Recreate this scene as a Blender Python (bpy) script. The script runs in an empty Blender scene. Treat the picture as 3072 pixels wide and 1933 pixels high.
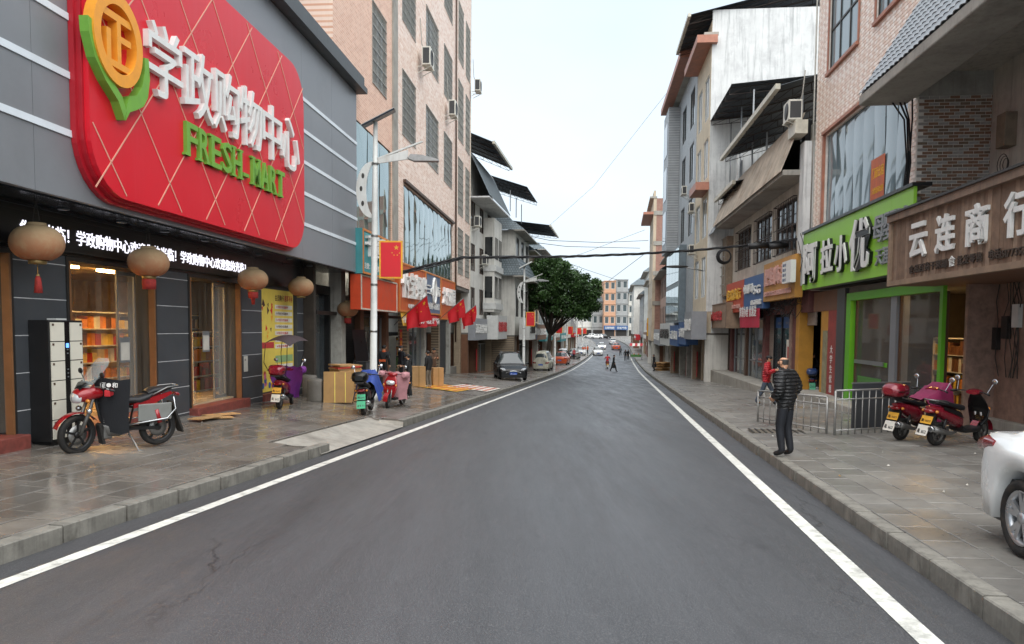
import bpy, bmesh, math, random
from mathutils import Vector as V, Matrix as M
R = math.radians
rnd = random.Random(11)
S = bpy.context.scene
C = S.collection
# ---------------------------------------------------------------- camera
FPX, CX, CY = 2307.0, 1536.0, 1126.0        # focal length and principal point of the photograph
CAMZ = 1.9
cd = bpy.data.cameras.new('camera')
cam = bpy.data.objects.new('camera', cd); C.objects.link(cam)
cd.sensor_width = 36; cd.lens = FPX/3072*36
cd.shift_y = (CY-966.5)/3072
cd.clip_end = 3000; cd.clip_start = .05
CAMROT = M.Rotation(R(90-3.5), 4, 'X') @ M.Rotation(R(.45), 4, 'Z')
cam.matrix_world = M.Translation((0, 0, CAMZ)) @ CAMROT
S.camera = cam
# ---------------------------------------------------------------- sky and sun (overcast)
w = bpy.data.worlds.new('World'); S.world = w; w.use_nodes = True
nt = w.node_tree; nt.nodes.clear()
N = nt.nodes.new; L = nt.links.new
out = N('ShaderNodeOutputWorld'); bg = N('ShaderNodeBackground'); bg2 = N('ShaderNodeBackground'); mx = N('ShaderNodeMixShader')
sky = N('ShaderNodeTexSky'); sky.sky_type = 'NISHITA'; sky.sun_disc = False
sky.sun_elevation = R(60); sky.sun_rotation = R(200); sky.dust_density = 4
bg.inputs[1].default_value = .10
L(sky.outputs[0], bg.inputs[0])
tc = N('ShaderNodeTexCoord'); mp = N('ShaderNodeMapping'); mp.inputs['Scale'].default_value = (1, 1, 2.2)
ns = N('ShaderNodeTexNoise'); ns.inputs['Scale'].default_value = 1.6; ns.inputs['Detail'].default_value = 4
cr = N('ShaderNodeValToRGB')
cr.color_ramp.elements[0].position = .3; cr.color_ramp.elements[0].color = (.255, .298, .342, 1)
cr.color_ramp.elements[1].position = .68; cr.color_ramp.elements[1].color = (.325, .362, .392, 1)
L(tc.outputs['Generated'], mp.inputs[0]); L(mp.outputs[0], ns.inputs[0]); L(ns.outputs[0], cr.inputs[0]); L(cr.outputs[0], bg2.inputs[0])
bg2.inputs[1].default_value = 1.0
mx.inputs[0].default_value = .88
L(bg.outputs[0], mx.inputs[1]); L(bg2.outputs[0], mx.inputs[2]); L(mx.outputs[0], out.inputs[0])
sl = bpy.data.lights.new('sun', 'SUN'); sl.energy = 1.5; sl.angle = R(100); sl.color = (1, .97, .93)
so = bpy.data.objects.new('sun', sl); C.objects.link(so)
so.rotation_euler = (R(30), 0, R(20))
S.view_settings.view_transform = 'Standard'; S.view_settings.look = 'None'
S.view_settings.gamma = 1; S.view_settings.exposure = 1.68; S.view_settings.use_curve_mapping = False
S.cycles.max_bounces = 7; S.cycles.transparent_max_bounces = 12; S.cycles.use_denoising = True
S.cycles.sample_clamp_indirect = 4

# ---------------------------------------------------------------- helpers
def H(h, a=1):
    c = [int(h[i:i+2], 16)/255 for i in (0, 2, 4)]
    return tuple((x/12.92 if x <= .04045 else ((x+.055)/1.055)**2.4) for x in c) + (a,)

def ray(px, py):
    d = CAMROT.to_3x3() @ V(((px-CX)/FPX, (CY-py)/FPX, -1))
    return d
def at_y(px, py, Y):
    d = ray(px, py); t = Y/d.y
    return V((0, 0, CAMZ)) + d*t
def at_z(px, py, z):
    d = ray(px, py); t = (z-CAMZ)/d.z
    return V((0, 0, CAMZ)) + d*t

def tag(o, label=None, cat=None, group=None, kind=None):
    if label: o['label'] = label
    if cat: o['category'] = cat
    if group: o['group'] = group
    if kind: o['kind'] = kind
    return o

def link(o, parent=None):
    C.objects.link(o)
    if parent is not None: o.parent = parent
    return o
def empty(name, loc=(0, 0, 0), rz=0, label=None, cat=None, group=None):
    o = bpy.data.objects.new(name, None); C.objects.link(o)
    o.location = loc; o.rotation_euler = (0, 0, rz); o.empty_display_size = .2
    return tag(o, label, cat, group)
def copy_tree(o, parent=None):
    c = o.copy(); C.objects.link(c); c.parent = parent
    for ch in list(o.children): copy_tree(ch, c)
    return c

class MB:
    """collects shapes, builds ONE mesh object"""
    def __init__(s): s.v = []; s.f = []; s.m = []; s.mi = 0; s.sm = []; s.smooth = False
    def add(s, vs, fs, mat=None):
        n = len(s.v)
        if mat is not None: vs = [mat @ V(a) for a in vs]
        s.v += [tuple(a) for a in vs]
        for f in fs: s.f.append(tuple(i+n for i in f)); s.m.append(s.mi); s.sm.append(s.smooth)
        return s
    def box(s, x0, x1, y0, y1, z0, z1, mat=None):
        if x0 > x1: x0, x1 = x1, x0
        if y0 > y1: y0, y1 = y1, y0
        if z0 > z1: z0, z1 = z1, z0
        return s.add([(x0, y0, z0), (x1, y0, z0), (x1, y1, z0), (x0, y1, z0), (x0, y0, z1), (x1, y0, z1), (x1, y1, z1), (x0, y1, z1)],
              [(0, 3, 2, 1), (4, 5, 6, 7), (0, 1, 5, 4), (1, 2, 6, 5), (2, 3, 7, 6), (3, 0, 4, 7)], mat)
    def cbox(s, c, size, rot=None):
        m = M.Translation(c)
        if rot is not None: m = m @ (rot.to_4x4() if hasattr(rot, 'to_4x4') else rot)
        a, b, d = [x/2 for x in size]
        return s.box(-a, a, -b, b, -d, d, m)
    def bar(s, a, b, w, h=None, up=(0, 0, 1)):
        a = V(a); b = V(b); h = w if h is None else h
        d = (b-a); ln = d.length
        if ln < 1e-6: return s
        d.normalize(); u = V(up)
        if abs(d.dot(u)) > .99: u = V((1, 0, 0))
        x = d.cross(u).normalized(); y = x.cross(d)
        m = M((x, y, d)).transposed().to_4x4(); m.translation = (a+b)/2
        return s.box(-w/2, w/2, -h/2, h/2, -ln/2, ln/2, m)
    def tube(s, pts, r, n=7, caps=True, closed=False):
        pts = [V(p) for p in pts]; k = len(pts)
        rs = r if isinstance(r, (list, tuple)) else [r]*k
        n0 = len(s.v); up = None
        for i, p in enumerate(pts):
            if closed: d = pts[(i+1) % k]-pts[i-1]
            else: d = pts[min(i+1, k-1)]-pts[max(i-1, 0)]
            if d.length < 1e-9: d = V((0, 0, 1))
            d.normalize()
            if up is None: up = V((0, 0, 1)) if abs(d.z) < .9 else V((1, 0, 0))
            x = d.cross(up)
            if x.length < 1e-4: x = d.orthogonal()
            x.normalize(); y = x.cross(d).normalized(); up = y if abs(d.dot(y)) < .9 else up
            for j in range(n):
                a = 2*math.pi*j/n
                s.v.append(tuple(p + (x*math.cos(a)+y*math.sin(a))*rs[i]))
        for i in range(k if closed else k-1):
            for j in range(n):
                a = n0+i*n+j; b = n0+i*n+(j+1) % n
                c = n0+((i+1) % k)*n+(j+1) % n; e = n0+((i+1) % k)*n+j
                s.f.append((a, b, c, e)); s.m.append(s.mi); s.sm.append(n > 5)
        if caps and not closed:
            s.f.append(tuple(n0+j for j in reversed(range(n)))); s.m.append(s.mi); s.sm.append(False)
            s.f.append(tuple(n0+(k-1)*n+j for j in range(n))); s.m.append(s.mi); s.sm.append(False)
        return s
    def lathe(s, prof, n=16, mat=None, smooth=True):
        """prof: (r, z) from one end to the other, turned about local z"""
        vs = []; fs = []
        for r, z in prof:
            for j in range(n):
                a = 2*math.pi*j/n; vs.append((r*math.cos(a), r*math.sin(a), z))
        for i in range(len(prof)-1):
            for j in range(n):
                fs.append((i*n+j, i*n+(j+1) % n, (i+1)*n+(j+1) % n, (i+1)*n+j))
        o = s.smooth; s.smooth = smooth
        s.add(vs, fs, mat); s.smooth = o
        return s
    def prism(s, poly, d0, d1, axis='y', mat=None):
        """poly 2-D outline; axis y: (x, z) outline pushed along y; z: (x, y) along z; x: (y, z) along x"""
        n = len(poly)
        def P(p, d): return {'y': (p[0], d, p[1]), 'z': (p[0], p[1], d), 'x': (d, p[0], p[1])}[axis]
        vs = [P(p, d0) for p in poly]+[P(p, d1) for p in poly]
        fs = [tuple(range(n)), tuple(range(2*n-1, n-1, -1))]+[(i, i+n, (i+1) % n+n, (i+1) % n) for i in range(n)]
        return s.add(vs, fs, mat)
    def grid(s, rows, smooth=True, closed=False, mat=None):
        """rows: list of equal-length point lists"""
        k = len(rows[0]); vs = [p for r in rows for p in r]; fs = []
        for i in range(len(rows)-1):
            for j in range(k if closed else k-1):
                fs.append((i*k+j, i*k+(j+1) % k, (i+1)*k+(j+1) % k, (i+1)*k+j))
        o = s.smooth; s.smooth = smooth; s.add(vs, fs, mat); s.smooth = o
        return s
    def ell(s, c, r, n=10, k=7, mat=None, rot=None):
        rows = []
        for i in range(k+1):
            a = math.pi*i/k-math.pi/2
            rows.append([V((r[0]*math.cos(a)*math.cos(2*math.pi*j/n), r[1]*math.cos(a)*math.sin(2*math.pi*j/n), r[2]*math.sin(a))) for j in range(n)])
        m = M.Translation(c)
        if rot is not None: m = m @ rot.to_4x4()
        if mat is not None: m = mat @ m
        return s.grid(rows, True, True, m)
    def mesh(s, name, mats, recalc=False):
        me = bpy.data.meshes.new(name); me.from_pydata(s.v, [], s.f)
        if not isinstance(mats, (list, tuple)): mats = [mats]
        for m in mats: me.materials.append(m)
        if len(mats) > 1: me.polygons.foreach_set('material_index', s.m)
        me.polygons.foreach_set('use_smooth', s.sm)
        if recalc:
            bm = bmesh.new(); bm.from_mesh(me); bmesh.ops.recalc_face_normals(bm, faces=bm.faces); bm.to_mesh(me); bm.free()
        me.update()
        return me
    def build(s, name, mats, parent=None, recalc=False, bevel=0, loc=None):
        o = bpy.data.objects.new(name, s.mesh(name, mats, recalc)); link(o, parent)
        if bevel:
            b = o.modifiers.new('bevel', 'BEVEL'); b.width = bevel; b.segments = 2; b.limit_method = 'ANGLE'
        if loc is not None: o.location = loc
        return o

# ---------------------------------------------------------------- materials
MT = {}
def newmat(name):
    m = bpy.data.materials.new(name); m.use_nodes = True; MT[name] = m
    nt = m.node_tree; b = nt.nodes['Principled BSDF']
    return m, nt, b
def co(c):
    return H(c) if isinstance(c, str) else (tuple(c)+(1,))[:4]
def mixc(nt, fac, a, b, mode='MIX'):
    n = nt.nodes.new('ShaderNodeMix'); n.data_type = 'RGBA'; n.blend_type = mode
    for sock, v in ((n.inputs[0], fac), (n.inputs[6], a), (n.inputs[7], b)):
        if isinstance(v, (int, float)): sock.default_value = v
        elif isinstance(v, tuple): sock.default_value = v
        else: nt.links.new(v, sock)
    return n.outputs[2]
def ramp(nt, src, p0, p1, c0=(0, 0, 0, 1), c1=(1, 1, 1, 1)):
    n = nt.nodes.new('ShaderNodeValToRGB'); e = n.color_ramp.elements
    e[0].position = p0; e[1].position = p1; e[0].color = c0; e[1].color = c1
    nt.links.new(src, n.inputs[0]); return n.outputs[0]
def noise(nt, scale, detail=5, vec=None, sc=None, rough=.6, off=(0, 0, 0)):
    n = nt.nodes.new('ShaderNodeTexNoise'); n.inputs['Scale'].default_value = scale; n.inputs['Detail'].default_value = detail
    n.inputs['Roughness'].default_value = rough
    if vec is None:
        t = nt.nodes.new('ShaderNodeTexCoord'); vec = t.outputs['Object']
    if sc is not None or off != (0, 0, 0):
        mp = nt.nodes.new('ShaderNodeMapping'); mp.inputs['Scale'].default_value = sc or (1, 1, 1); mp.inputs['Location'].default_value = off
        nt.links.new(vec, mp.inputs[0]); vec = mp.outputs[0]
    nt.links.new(vec, n.inputs[0]); return n.outputs[0]
def bumpn(nt, b, h, strength=.3, dist=.02, normal=None):
    n = nt.nodes.new('ShaderNodeBump'); n.inputs['Strength'].default_value = strength; n.inputs['Distance'].default_value = dist
    nt.links.new(h, n.inputs['Height'])
    if normal is not None: nt.links.new(normal, n.inputs['Normal'])
    nt.links.new(n.outputs[0], b.inputs['Normal']); return n.outputs[0]
def pm(name, col, rough=.6, metal=0, var=.18, scale=3., bump=.1, dirt=0., dirtcol='4a4238', streak=0., streakcol='3a3632', coat=0, spec=.5, alpha=1, world=False):
    """painted / plastered / plastic surface with uneven tone, grime and streaks"""
    if name in MT: return MT[name]
    m, nt, b = newmat(name); c = co(col)
    tcn = nt.nodes.new('ShaderNodeTexCoord'); vec = tcn.outputs['Object']
    n1 = noise(nt, scale, 6, vec)
    dark = tuple(x*(1-var) for x in c[:3])+(1,); lite = tuple(min(1, x*(1+var*.7)) for x in c[:3])+(1,)
    colr = mixc(nt, ramp(nt, n1, .32, .68), dark, lite)
    if dirt:
        n2 = noise(nt, scale*.6, 8, vec, off=(7, 3, 1), rough=.7)
        colr = mixc(nt, mixc(nt, ramp(nt, n2, .5, .72), (0, 0, 0, 1), (dirt,)*3+(1,)), colr, co(dirtcol))
    if streak:
        n3 = noise(nt, 3.0, 6, vec, sc=(2.2, 2.2, .12), rough=.7)
        colr = mixc(nt, mixc(nt, ramp(nt, n3, .5, .68), (0, 0, 0, 1), (streak,)*3+(1,)), colr, co(streakcol))
    nt.links.new(colr, b.inputs['Base Color'])
    b.inputs['Metallic'].default_value = metal; b.inputs['Coat Weight'].default_value = coat
    b.inputs['Coat Roughness'].default_value = .08; b.inputs['Specular IOR Level'].default_value = spec
    rr = nt.nodes.new('ShaderNodeMapRange'); nt.links.new(n1, rr.inputs[0])
    rr.inputs[3].default_value = max(.02, rough-.12); rr.inputs[4].default_value = min(1, rough+.12)
    nt.links.new(rr.outputs[0], b.inputs['Roughness'])
    if alpha < 1: b.inputs['Alpha'].default_value = alpha
    if bump: bumpn(nt, b, noise(nt, scale*9, 5, vec), bump, .01)
    return m
def emit(name, col, st):
    if name in MT: return MT[name]
    m, nt, b = newmat(name); b.inputs['Base Color'].default_value = co(col); b.inputs['Emission Color'].default_value = co(col)
    b.inputs['Emission Strength'].default_value = st; b.inputs['Roughness'].default_value = .4
    return m
def glass(name, tint='b8c4c4', alpha=.25, rough=.04, wav=0., wscale=1.2):
    """thin pane: tinted see-through plus mirror reflection"""
    if name in MT: return MT[name]
    m, nt, b = newmat(name); b.inputs['Base Color'].default_value = co(tint); b.inputs['Roughness'].default_value = rough
    b.inputs['Specular IOR Level'].default_value = .8; b.inputs['Alpha'].default_value = alpha
    if wav: bumpn(nt, b, noise(nt, wscale, 2), wav, .05)
    return m
def brickmat(name, axis, c1, c2, mortar, bw, bh, msize=.006, bias=0., rough=.55, bump=.5, streak=0., offs=.5, var=.25):
    if name in MT: return MT[name]
    m, nt, b = newmat(name)
    t = nt.nodes.new('ShaderNodeTexCoord'); sx = nt.nodes.new('ShaderNodeSeparateXYZ'); cx = nt.nodes.new('ShaderNodeCombineXYZ')
    nt.links.new(t.outputs['Object'], sx.inputs[0]); nt.links.new(sx.outputs[axis], cx.inputs[0]); nt.links.new(sx.outputs[2], cx.inputs[1])
    br = nt.nodes.new('ShaderNodeTexBrick'); nt.links.new(cx.outputs[0], br.inputs[0])
    br.offset = offs; br.inputs['Scale'].default_value = 1; br.inputs['Brick Width'].default_value = bw; br.inputs['Row Height'].default_value = bh
    br.inputs['Mortar Size'].default_value = msize; br.inputs['Bias'].default_value = bias
    br.inputs['Color1'].default_value = co(c1); br.inputs['Color2'].default_value = co(c2); br.inputs['Mortar'].default_value = co(mortar)
    n1 = noise(nt, 1.3, 6, t.outputs['Object'])
    colr = mixc(nt, var, br.outputs[0], mixc(nt, ramp(nt, n1, .35, .65), (.35, .33, .31, 1), (1, 1, 1, 1)), 'MULTIPLY')
    if streak:
        n3 = noise(nt, 3.0, 6, t.outputs['Object'], sc=(1.6, 1.6, .1), rough=.7)
        colr = mixc(nt, mixc(nt, ramp(nt, n3, .52, .7), (0, 0, 0, 1), (streak,)*3+(1,)), colr, co('4a443e'))
    nt.links.new(colr, b.inputs['Base Color']); b.inputs['Roughness'].default_value = rough
    inv = nt.nodes.new('ShaderNodeMath'); inv.operation = 'SUBTRACT'; inv.inputs[0].default_value = 1; nt.links.new(br.outputs['Fac'], inv.inputs[1])
    bumpn(nt, b, inv.outputs[0], bump, .01)
    return m

# ---------------------------------------------------------------- lettering (built-in font)
_gl = {}
def glyph(ch, off, ext, bev=0):
    k = (ch, off, ext, bev)
    if k in _gl: return _gl[k]
    c = bpy.data.curves.new('glyph', 'FONT'); c.body = ch; c.size = 1; c.offset = off; c.extrude = ext; c.bevel_depth = bev
    c.resolution_u = 2
    o = bpy.data.objects.new('glyph', c)
    me = bpy.data.meshes.new_from_object(o)
    xs = [v.co.x for v in me.vertices] or [0, .5]; ys = [v.co.y for v in me.vertices] or [0, .5]
    bpy.data.objects.remove(o)
    _gl[k] = (me, min(xs), max(xs), min(ys), max(ys)); return _gl[k]
def text_mb(mb, body, h, off=.012, ext=.02, width=None, mat=M(), track=1.0):
    """append a line of lettering: x along the line from 0, y up from 0, z out; height h; squeezed to width"""
    x = 0; items = []
    for ch in body:
        if ch == ' ': x += .4; continue
        cjk = ord(ch) > 0x2000
        me, a, b, c, d = glyph(ch, off, ext/h)
        if cjk: items.append((me, x, .12)); x += 1.0*track
        else: items.append((me, x-a, 0)); x += (b-a+.12)*track
    sx = h if width is None else width/max(x, .01)
    for me, xo, yo in items:
        m = mat @ M.Diagonal((sx, h, h, 1)) @ M.Translation((xo, yo, 0))
        mb.add([v.co for v in me.vertices], [tuple(p.vertices) for p in me.polygons], m)
    return x*sx

# ---------------------------------------------------------------- facade frames
class Bld:
    """a thing whose front follows the street: s along the street, d out towards the road, z up (world height)"""
    def __init__(b, name, label, cat, X0, k, side, s0=0, z0=0, group=None, root=True):
        b.X0, b.k, b.sg = X0, k, (1 if side == 'R' else -1)
        b.u = V((k, 1, 0)).normalized(); b.n = V((-1, k, 0)).normalized()*(1 if side == 'R' else -1)
        b.s0, b.z0 = s0, z0
        b.O = V((X0, 0, 0))
        b.ang = math.atan2(1, k)
        if root:
            p = b.O+b.u*s0; b.root = empty(name, (p.x, p.y, z0), b.ang, label, cat, group)
        b.side = side
    def P(b, s, d, z): return V((s-b.s0, b.sg*d, z-b.z0))
    def W(b, s, d, z):
        p = b.O+b.u*s+b.n*d; return V((p.x, p.y, z))
    def px(b, px, py, d=0):
        r = ray(px, py); o = V((0, 0, CAMZ)); pl = b.O+b.n*d
        t = (pl-o).dot(b.n)/r.dot(b.n); p = o+r*t
        return (p-b.O).dot(b.u), p.z
    def s(b, px, d=0, py=985): return b.px(px, py, d)[0]
    def bx(b, mb, s0, s1, d0, d1, z0, z1):
        return mb.box(s0-b.s0, s1-b.s0, b.sg*d0, b.sg*d1, z0-b.z0, z1-b.z0)
    def part(b, name, mat, boxes, parent=None, bevel=0):
        mb = MB()
        for q in boxes: b.bx(mb, *q)
        return mb.build(name, mat, parent or b.root, bevel=bevel)
    def thing(b, name, label, cat, s0=None, z0=0, d0=0, group=None):
        """another thing standing in the same frame"""
        c = Bld.__new__(Bld); c.__dict__ = dict(b.__dict__); c.s0 = b.s0 if s0 is None else s0; c.z0 = z0
        p = c.O+c.u*c.s0
        c.root = empty(name, (p.x, p.y, z0), b.ang, label, cat, group); return c
    def wall(b, name, mat, s0, s1, z0, z1, d0, d1, holes=(), parent=None):
        """wall slab from d0 (back) to d1 (face) with rectangular openings (s0,s1,z0,z1)"""
        ss = sorted({s0, s1, *[min(max(h[i], s0), s1) for h in holes for i in (0, 1)]})
        mb = MB()
        for a, c in zip(ss, ss[1:]):
            if c-a < 1e-4: continue
            cuts = sorted([(max(h[2], z0), min(h[3], z1)) for h in holes if h[0] < (a+c)/2 < h[1]])
            z = z0
            for lo, hi in cuts:
                if lo > z+1e-4: b.bx(mb, a, c, d0, d1, z, lo)
                z = max(z, hi)
            if z1 > z+1e-4: b.bx(mb, a, c, d0, d1, z, z1)
        return mb.build(name, mat, parent or b.root)
    def textm(b, s, d, z):
        p = b.P(s, d, z)
        return M.Translation(p) @ (M.Rotation(math.pi, 4, 'Z') if b.side == 'R' else M()) @ M.Rotation(math.pi/2, 4, 'X')
    def text(b, body, s, z, h, d, mat, ext=.03, width=None, off=.012, name='lettering', parent=None, track=1.0, each=False):
        """s: where the line begins as read by a passer-by"""
        if each:
            x = 0
            n = sum(1 for c in body if c != ' ')
            pitch = (width or h*n*track)/max(1, len(body))
            for i, ch in enumerate(body):
                if ch == ' ': continue
                mb = MB(); cjk = ord(ch) > 0x2000
                me, a, c, e, f = glyph(ch, off, ext/h)
                sx = pitch*.97/max(c-a, .3) if cjk else pitch*.88/max(c-a, .25)
                sy = h/(f-e) if (f-e) > .5 else h
                m = M.Diagonal((sx, sy, h, 1)) @ M.Translation((-a, -e if (f-e) > .5 else -.0, 0))
                if not cjk and ch == '-': m = M.Diagonal((pitch*.6/(c-a), h, h, 1)) @ M.Translation((-a, 0, 0))
                mb.add([v.co for v in me.vertices], [tuple(p.vertices) for p in me.polygons], b.textm(s+(-1 if b.side == 'R' else 1)*pitch*i, d, z) @ m)
                mb.build(name, mat, parent or b.root)
            return
        mb = MB(); text_mb(mb, body, h, off, ext, width, b.textm(s, d, z), track)
        return mb.build(name, mat, parent or b.root)

def window(b, s0, s1, z0, z1, d, frame='frame_dark', pane='pane_grey', nv=1, nh=0, fw=.05, grille=None, gv=6, gh=5, gd=.12, sill=None, parent=None, nobar=False):
    """frame set into an opening whose wall face is at d; panes each of their own; optional cage in front"""
    q = [(s0, s1, d-.1, d-.03, z0, z0+fw), (s0, s1, d-.1, d-.03, z1-fw, z1), (s0, s0+fw, d-.1, d-.03, z0+fw, z1-fw), (s1-fw, s1, d-.1, d-.03, z0+fw, z1-fw)]
    for i in range(1, nv+1):
        x = s0+(s1-s0)*i/(nv+1); q.append((x-fw/2, x+fw/2, d-.098, d-.032, z0+fw, z1-fw))
    for i in range(1, nh+1):
        z = z0+(z1-z0)*i/(nh+1); q.append((s0+fw, s1-fw, d-.096, d-.034, z-fw/2, z+fw/2))
    w = b.part('window', MT[frame], q, parent)
    for i in range(nv+1):
        x0 = s0+(s1-s0)*i/(nv+1); x1 = s0+(s1-s0)*(i+1)/(nv+1)
        b.part('pane', MT[pane], [(x0+.01, x1-.01, d-.075, d-.065, z0+.02, z1-.02)], w)
    if grille:
        mb = MB(); t = .018
        for i in range(gv+1):
            x = s0+(s1-s0)*i/gv; b.bx(mb, x-t/2, x+t/2, d+gd-.02, d+gd, z0, z1)
        for i in range(gh+1):
            z = z0+(z1-z0)*i/gh; b.bx(mb, s0, s1, d+gd+.001, d+gd+.02, z-t, z+t)
        for z in (z0, z1):
            for x in (s0, s1): b.bx(mb, x-t, x+t, d, d+gd, z-t, z+t)
        mb.build('grille', MT[grille], w)
    if sill:
        b.part('sill', MT[sill], [(s0-.08, s1+.08, d-.02, d+.08, z0-.09, z0)], w)
    return w
def interp(x, pts):
    if x <= pts[0][0]: return pts[0][1]
    for (a, p), (c, q) in zip(pts, pts[1:]):
        if x <= c: return p+(q-p)*(x-a)/(c-a)
    return pts[-1][1]
def smooth01(t): t = max(0, min(1, t)); return t*t*(3-2*t)
# ================================================================ shared materials
def asphalt():
    m, nt, b = newmat('asphalt')
    t = nt.nodes.new('ShaderNodeTexCoord'); vec = t.outputs['Object']
    n1 = noise(nt, .5, 6, vec, sc=(1.6, .16, 1), rough=.7); n2 = noise(nt, 85, 2, vec, rough=.9); n3 = noise(nt, 2.2, 6, vec, sc=(1, .25, 1))
    c = mixc(nt, ramp(nt, n1, .35, .7), (.036, .037, .040, 1), (.060, .061, .066, 1))
    c = mixc(nt, mixc(nt, ramp(nt, n2, .5, .78), (0, 0, 0, 1), (.75, .75, .75, 1)), c, (.19, .19, .19, 1))
    c = mixc(nt, mixc(nt, ramp(nt, n3, .58, .75), (0, 0, 0, 1), (.35, .35, .35, 1)), c, (.022, .022, .024, 1))
    # thin wandering seams left by the paver
    vo = nt.nodes.new('ShaderNodeTexVoronoi'); vo.feature = 'DISTANCE_TO_EDGE'; vo.inputs['Scale'].default_value = .22
    mp = nt.nodes.new('ShaderNodeMapping'); mp.inputs['Scale'].default_value = (2.6, .35, 1); nw = noise(nt, 1.5, 4, vec)
    ad = nt.nodes.new('ShaderNodeMixRGB'); ad.blend_type = 'ADD'; ad.inputs[0].default_value = .5
    nt.links.new(vec, ad.inputs[1]); nt.links.new(nw, ad.inputs[2]); nt.links.new(ad.outputs[0], mp.inputs[0]); nt.links.new(mp.outputs[0], vo.inputs[0])
    gate = ramp(nt, noise(nt, .18, 2, vec, off=(4, 9, 0)), .5, .62)
    sm = mixc(nt, 1.0, ramp(nt, vo.outputs[0], .0, .006, (1, 1, 1, 1), (0, 0, 0, 1)), gate, 'MULTIPLY')
    c = mixc(nt, sm, c, (.02, .02, .022, 1))
    nt.links.new(c, b.inputs['Base Color'])
    rr = nt.nodes.new('ShaderNodeMapRange'); nt.links.new(noise(nt, 1.1, 6, vec, sc=(1.5, .14, 1), off=(2, 0, 0), rough=.7), rr.inputs[0])
    rr.inputs[1].default_value = .3; rr.inputs[2].default_value = .7; rr.inputs[3].default_value = .30; rr.inputs[4].default_value = .55
    nt.links.new(rr.outputs[0], b.inputs['Roughness']); b.inputs['Specular IOR Level'].default_value = .55
    bumpn(nt, b, n2, .6, .008)
    return m
asphalt()
def wetstone(name, c0, c1, c2, r0, r1, scale=.7):
    """damp paving: uneven grey brown stone, slick where water lies"""
    m, nt, b = newmat(name)
    g = nt.nodes.new('ShaderNodeNewGeometry'); vec = g.outputs['Position']
    oi = nt.nodes.new('ShaderNodeObjectInfo')
    n1 = noise(nt, scale, 6, vec); n2 = noise(nt, 9, 6, vec, rough=.75); n3 = noise(nt, .5, 4, vec, off=(5, 2, 0))
    c = mixc(nt, ramp(nt, n1, .35, .68), co(c0), co(c1))
    c = mixc(nt, mixc(nt, ramp(nt, n2, .45, .75), (0, 0, 0, 1), (.6, .6, .6, 1)), c, co(c2))
    sc = nt.nodes.new('ShaderNodeMapRange'); nt.links.new(oi.outputs['Random'], sc.inputs[0]); sc.inputs[3].default_value = .82; sc.inputs[4].default_value = 1.15
    hs = nt.nodes.new('ShaderNodeHueSaturation'); nt.links.new(c, hs.inputs['Color']); nt.links.new(sc.outputs[0], hs.inputs['Value'])
    nt.links.new(hs.outputs[0], b.inputs['Base Color'])
    rr = nt.nodes.new('ShaderNodeMapRange'); nt.links.new(n3, rr.inputs[0]); rr.inputs[1].default_value = .38; rr.inputs[2].default_value = .62
    rr.inputs[3].default_value = r0; rr.inputs[4].default_value = r1
    nt.links.new(rr.outputs[0], b.inputs['Roughness']); b.inputs['Specular IOR Level'].default_value = .55
    bumpn(nt, b, n2, .18, .006)
    return m
wetstone('slab_left', '68625b', '7d7871', '56514b', .10, .38)
wetstone('slab_right', '6b6863', '83807a', '575450', .26, .52)
pm('joint', '4d463e', .8, var=.3, scale=8)
pm('kerb_stone', '7c7971', .75, var=.4, scale=1.7, bump=.6, dirt=.95, dirtcol='35322b', streak=.5)
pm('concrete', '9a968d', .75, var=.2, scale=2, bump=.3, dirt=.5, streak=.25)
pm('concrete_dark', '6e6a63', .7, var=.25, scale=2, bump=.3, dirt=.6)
pm('soil', '5a5348', .95, var=.3, scale=.3, bump=.3)
pm('line_paint', 'd2d2ca', .55, var=.2, scale=7, bump=.3, dirt=.8, dirtcol='6a6a66')
# metals, plastics, glass
pm('frame_dark', '2c2a28', .45, .2, var=.1, scale=6, bump=0)
pm('frame_alu', '8d9092', .4, .6, var=.1, bump=0)
pm('frame_white', 'c9cac6', .5, 0, var=.1, bump=0, dirt=.2)
pm('frame_brown', '4d3728', .5, 0, var=.15, bump=0)
pm('frame_wood', '7b5434', .5, 0, var=.2, bump=0)
pm('cage', '9c9a92', .5, .4, var=.2, bump=0)
pm('cage_dark', '3a2f28', .6, .2, var=.3, bump=0)
pm('black_plastic', '161617', .5, 0, var=.2, scale=8, bump=.05)
pm('black_gloss', '0f0f10', .22, 0, var=.15, bump=0)
pm('rubber', '1b1a19', .85, 0, var=.3, scale=10, bump=.2, dirt=.5, dirtcol='55493b')
pm('chrome', 'b9bbbd', .22, .95, var=.1, bump=0)
pm('steel', '8d8d8b', .42, .85, var=.2, scale=6, bump=0)
pm('engine_metal', '6f6e6b', .5, .7, var=.3, scale=8, bump=.1, dirt=.4)
pm('white_paint', 'd4d4ce', .5, 0, var=.08, bump=.05, dirt=.15)
pm('lamp_white', 'c6c8c4', .45, 0, var=.1, scale=2, bump=0, dirt=.25, streak=.25, streakcol='80684e')
glass('pane_grey', '3f4a4c', 1.0, .06, .12, .8)
glass('pane_dark', '15191b', 1.0, .05, .06, .8)
glass('pane_pale', '75868c', 1.0, .05, .12, .5)
glass('pane_shop', '6a7478', .22, .03)
glass('pane_clear', 'c0c8c8', .12, .03)
glass('pane_mirror', '7f9494', 1.0, .03, .12, .5)
MT['pane_mirror'].node_tree.nodes['Principled BSDF'].inputs['Metallic'].default_value = .75
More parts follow.
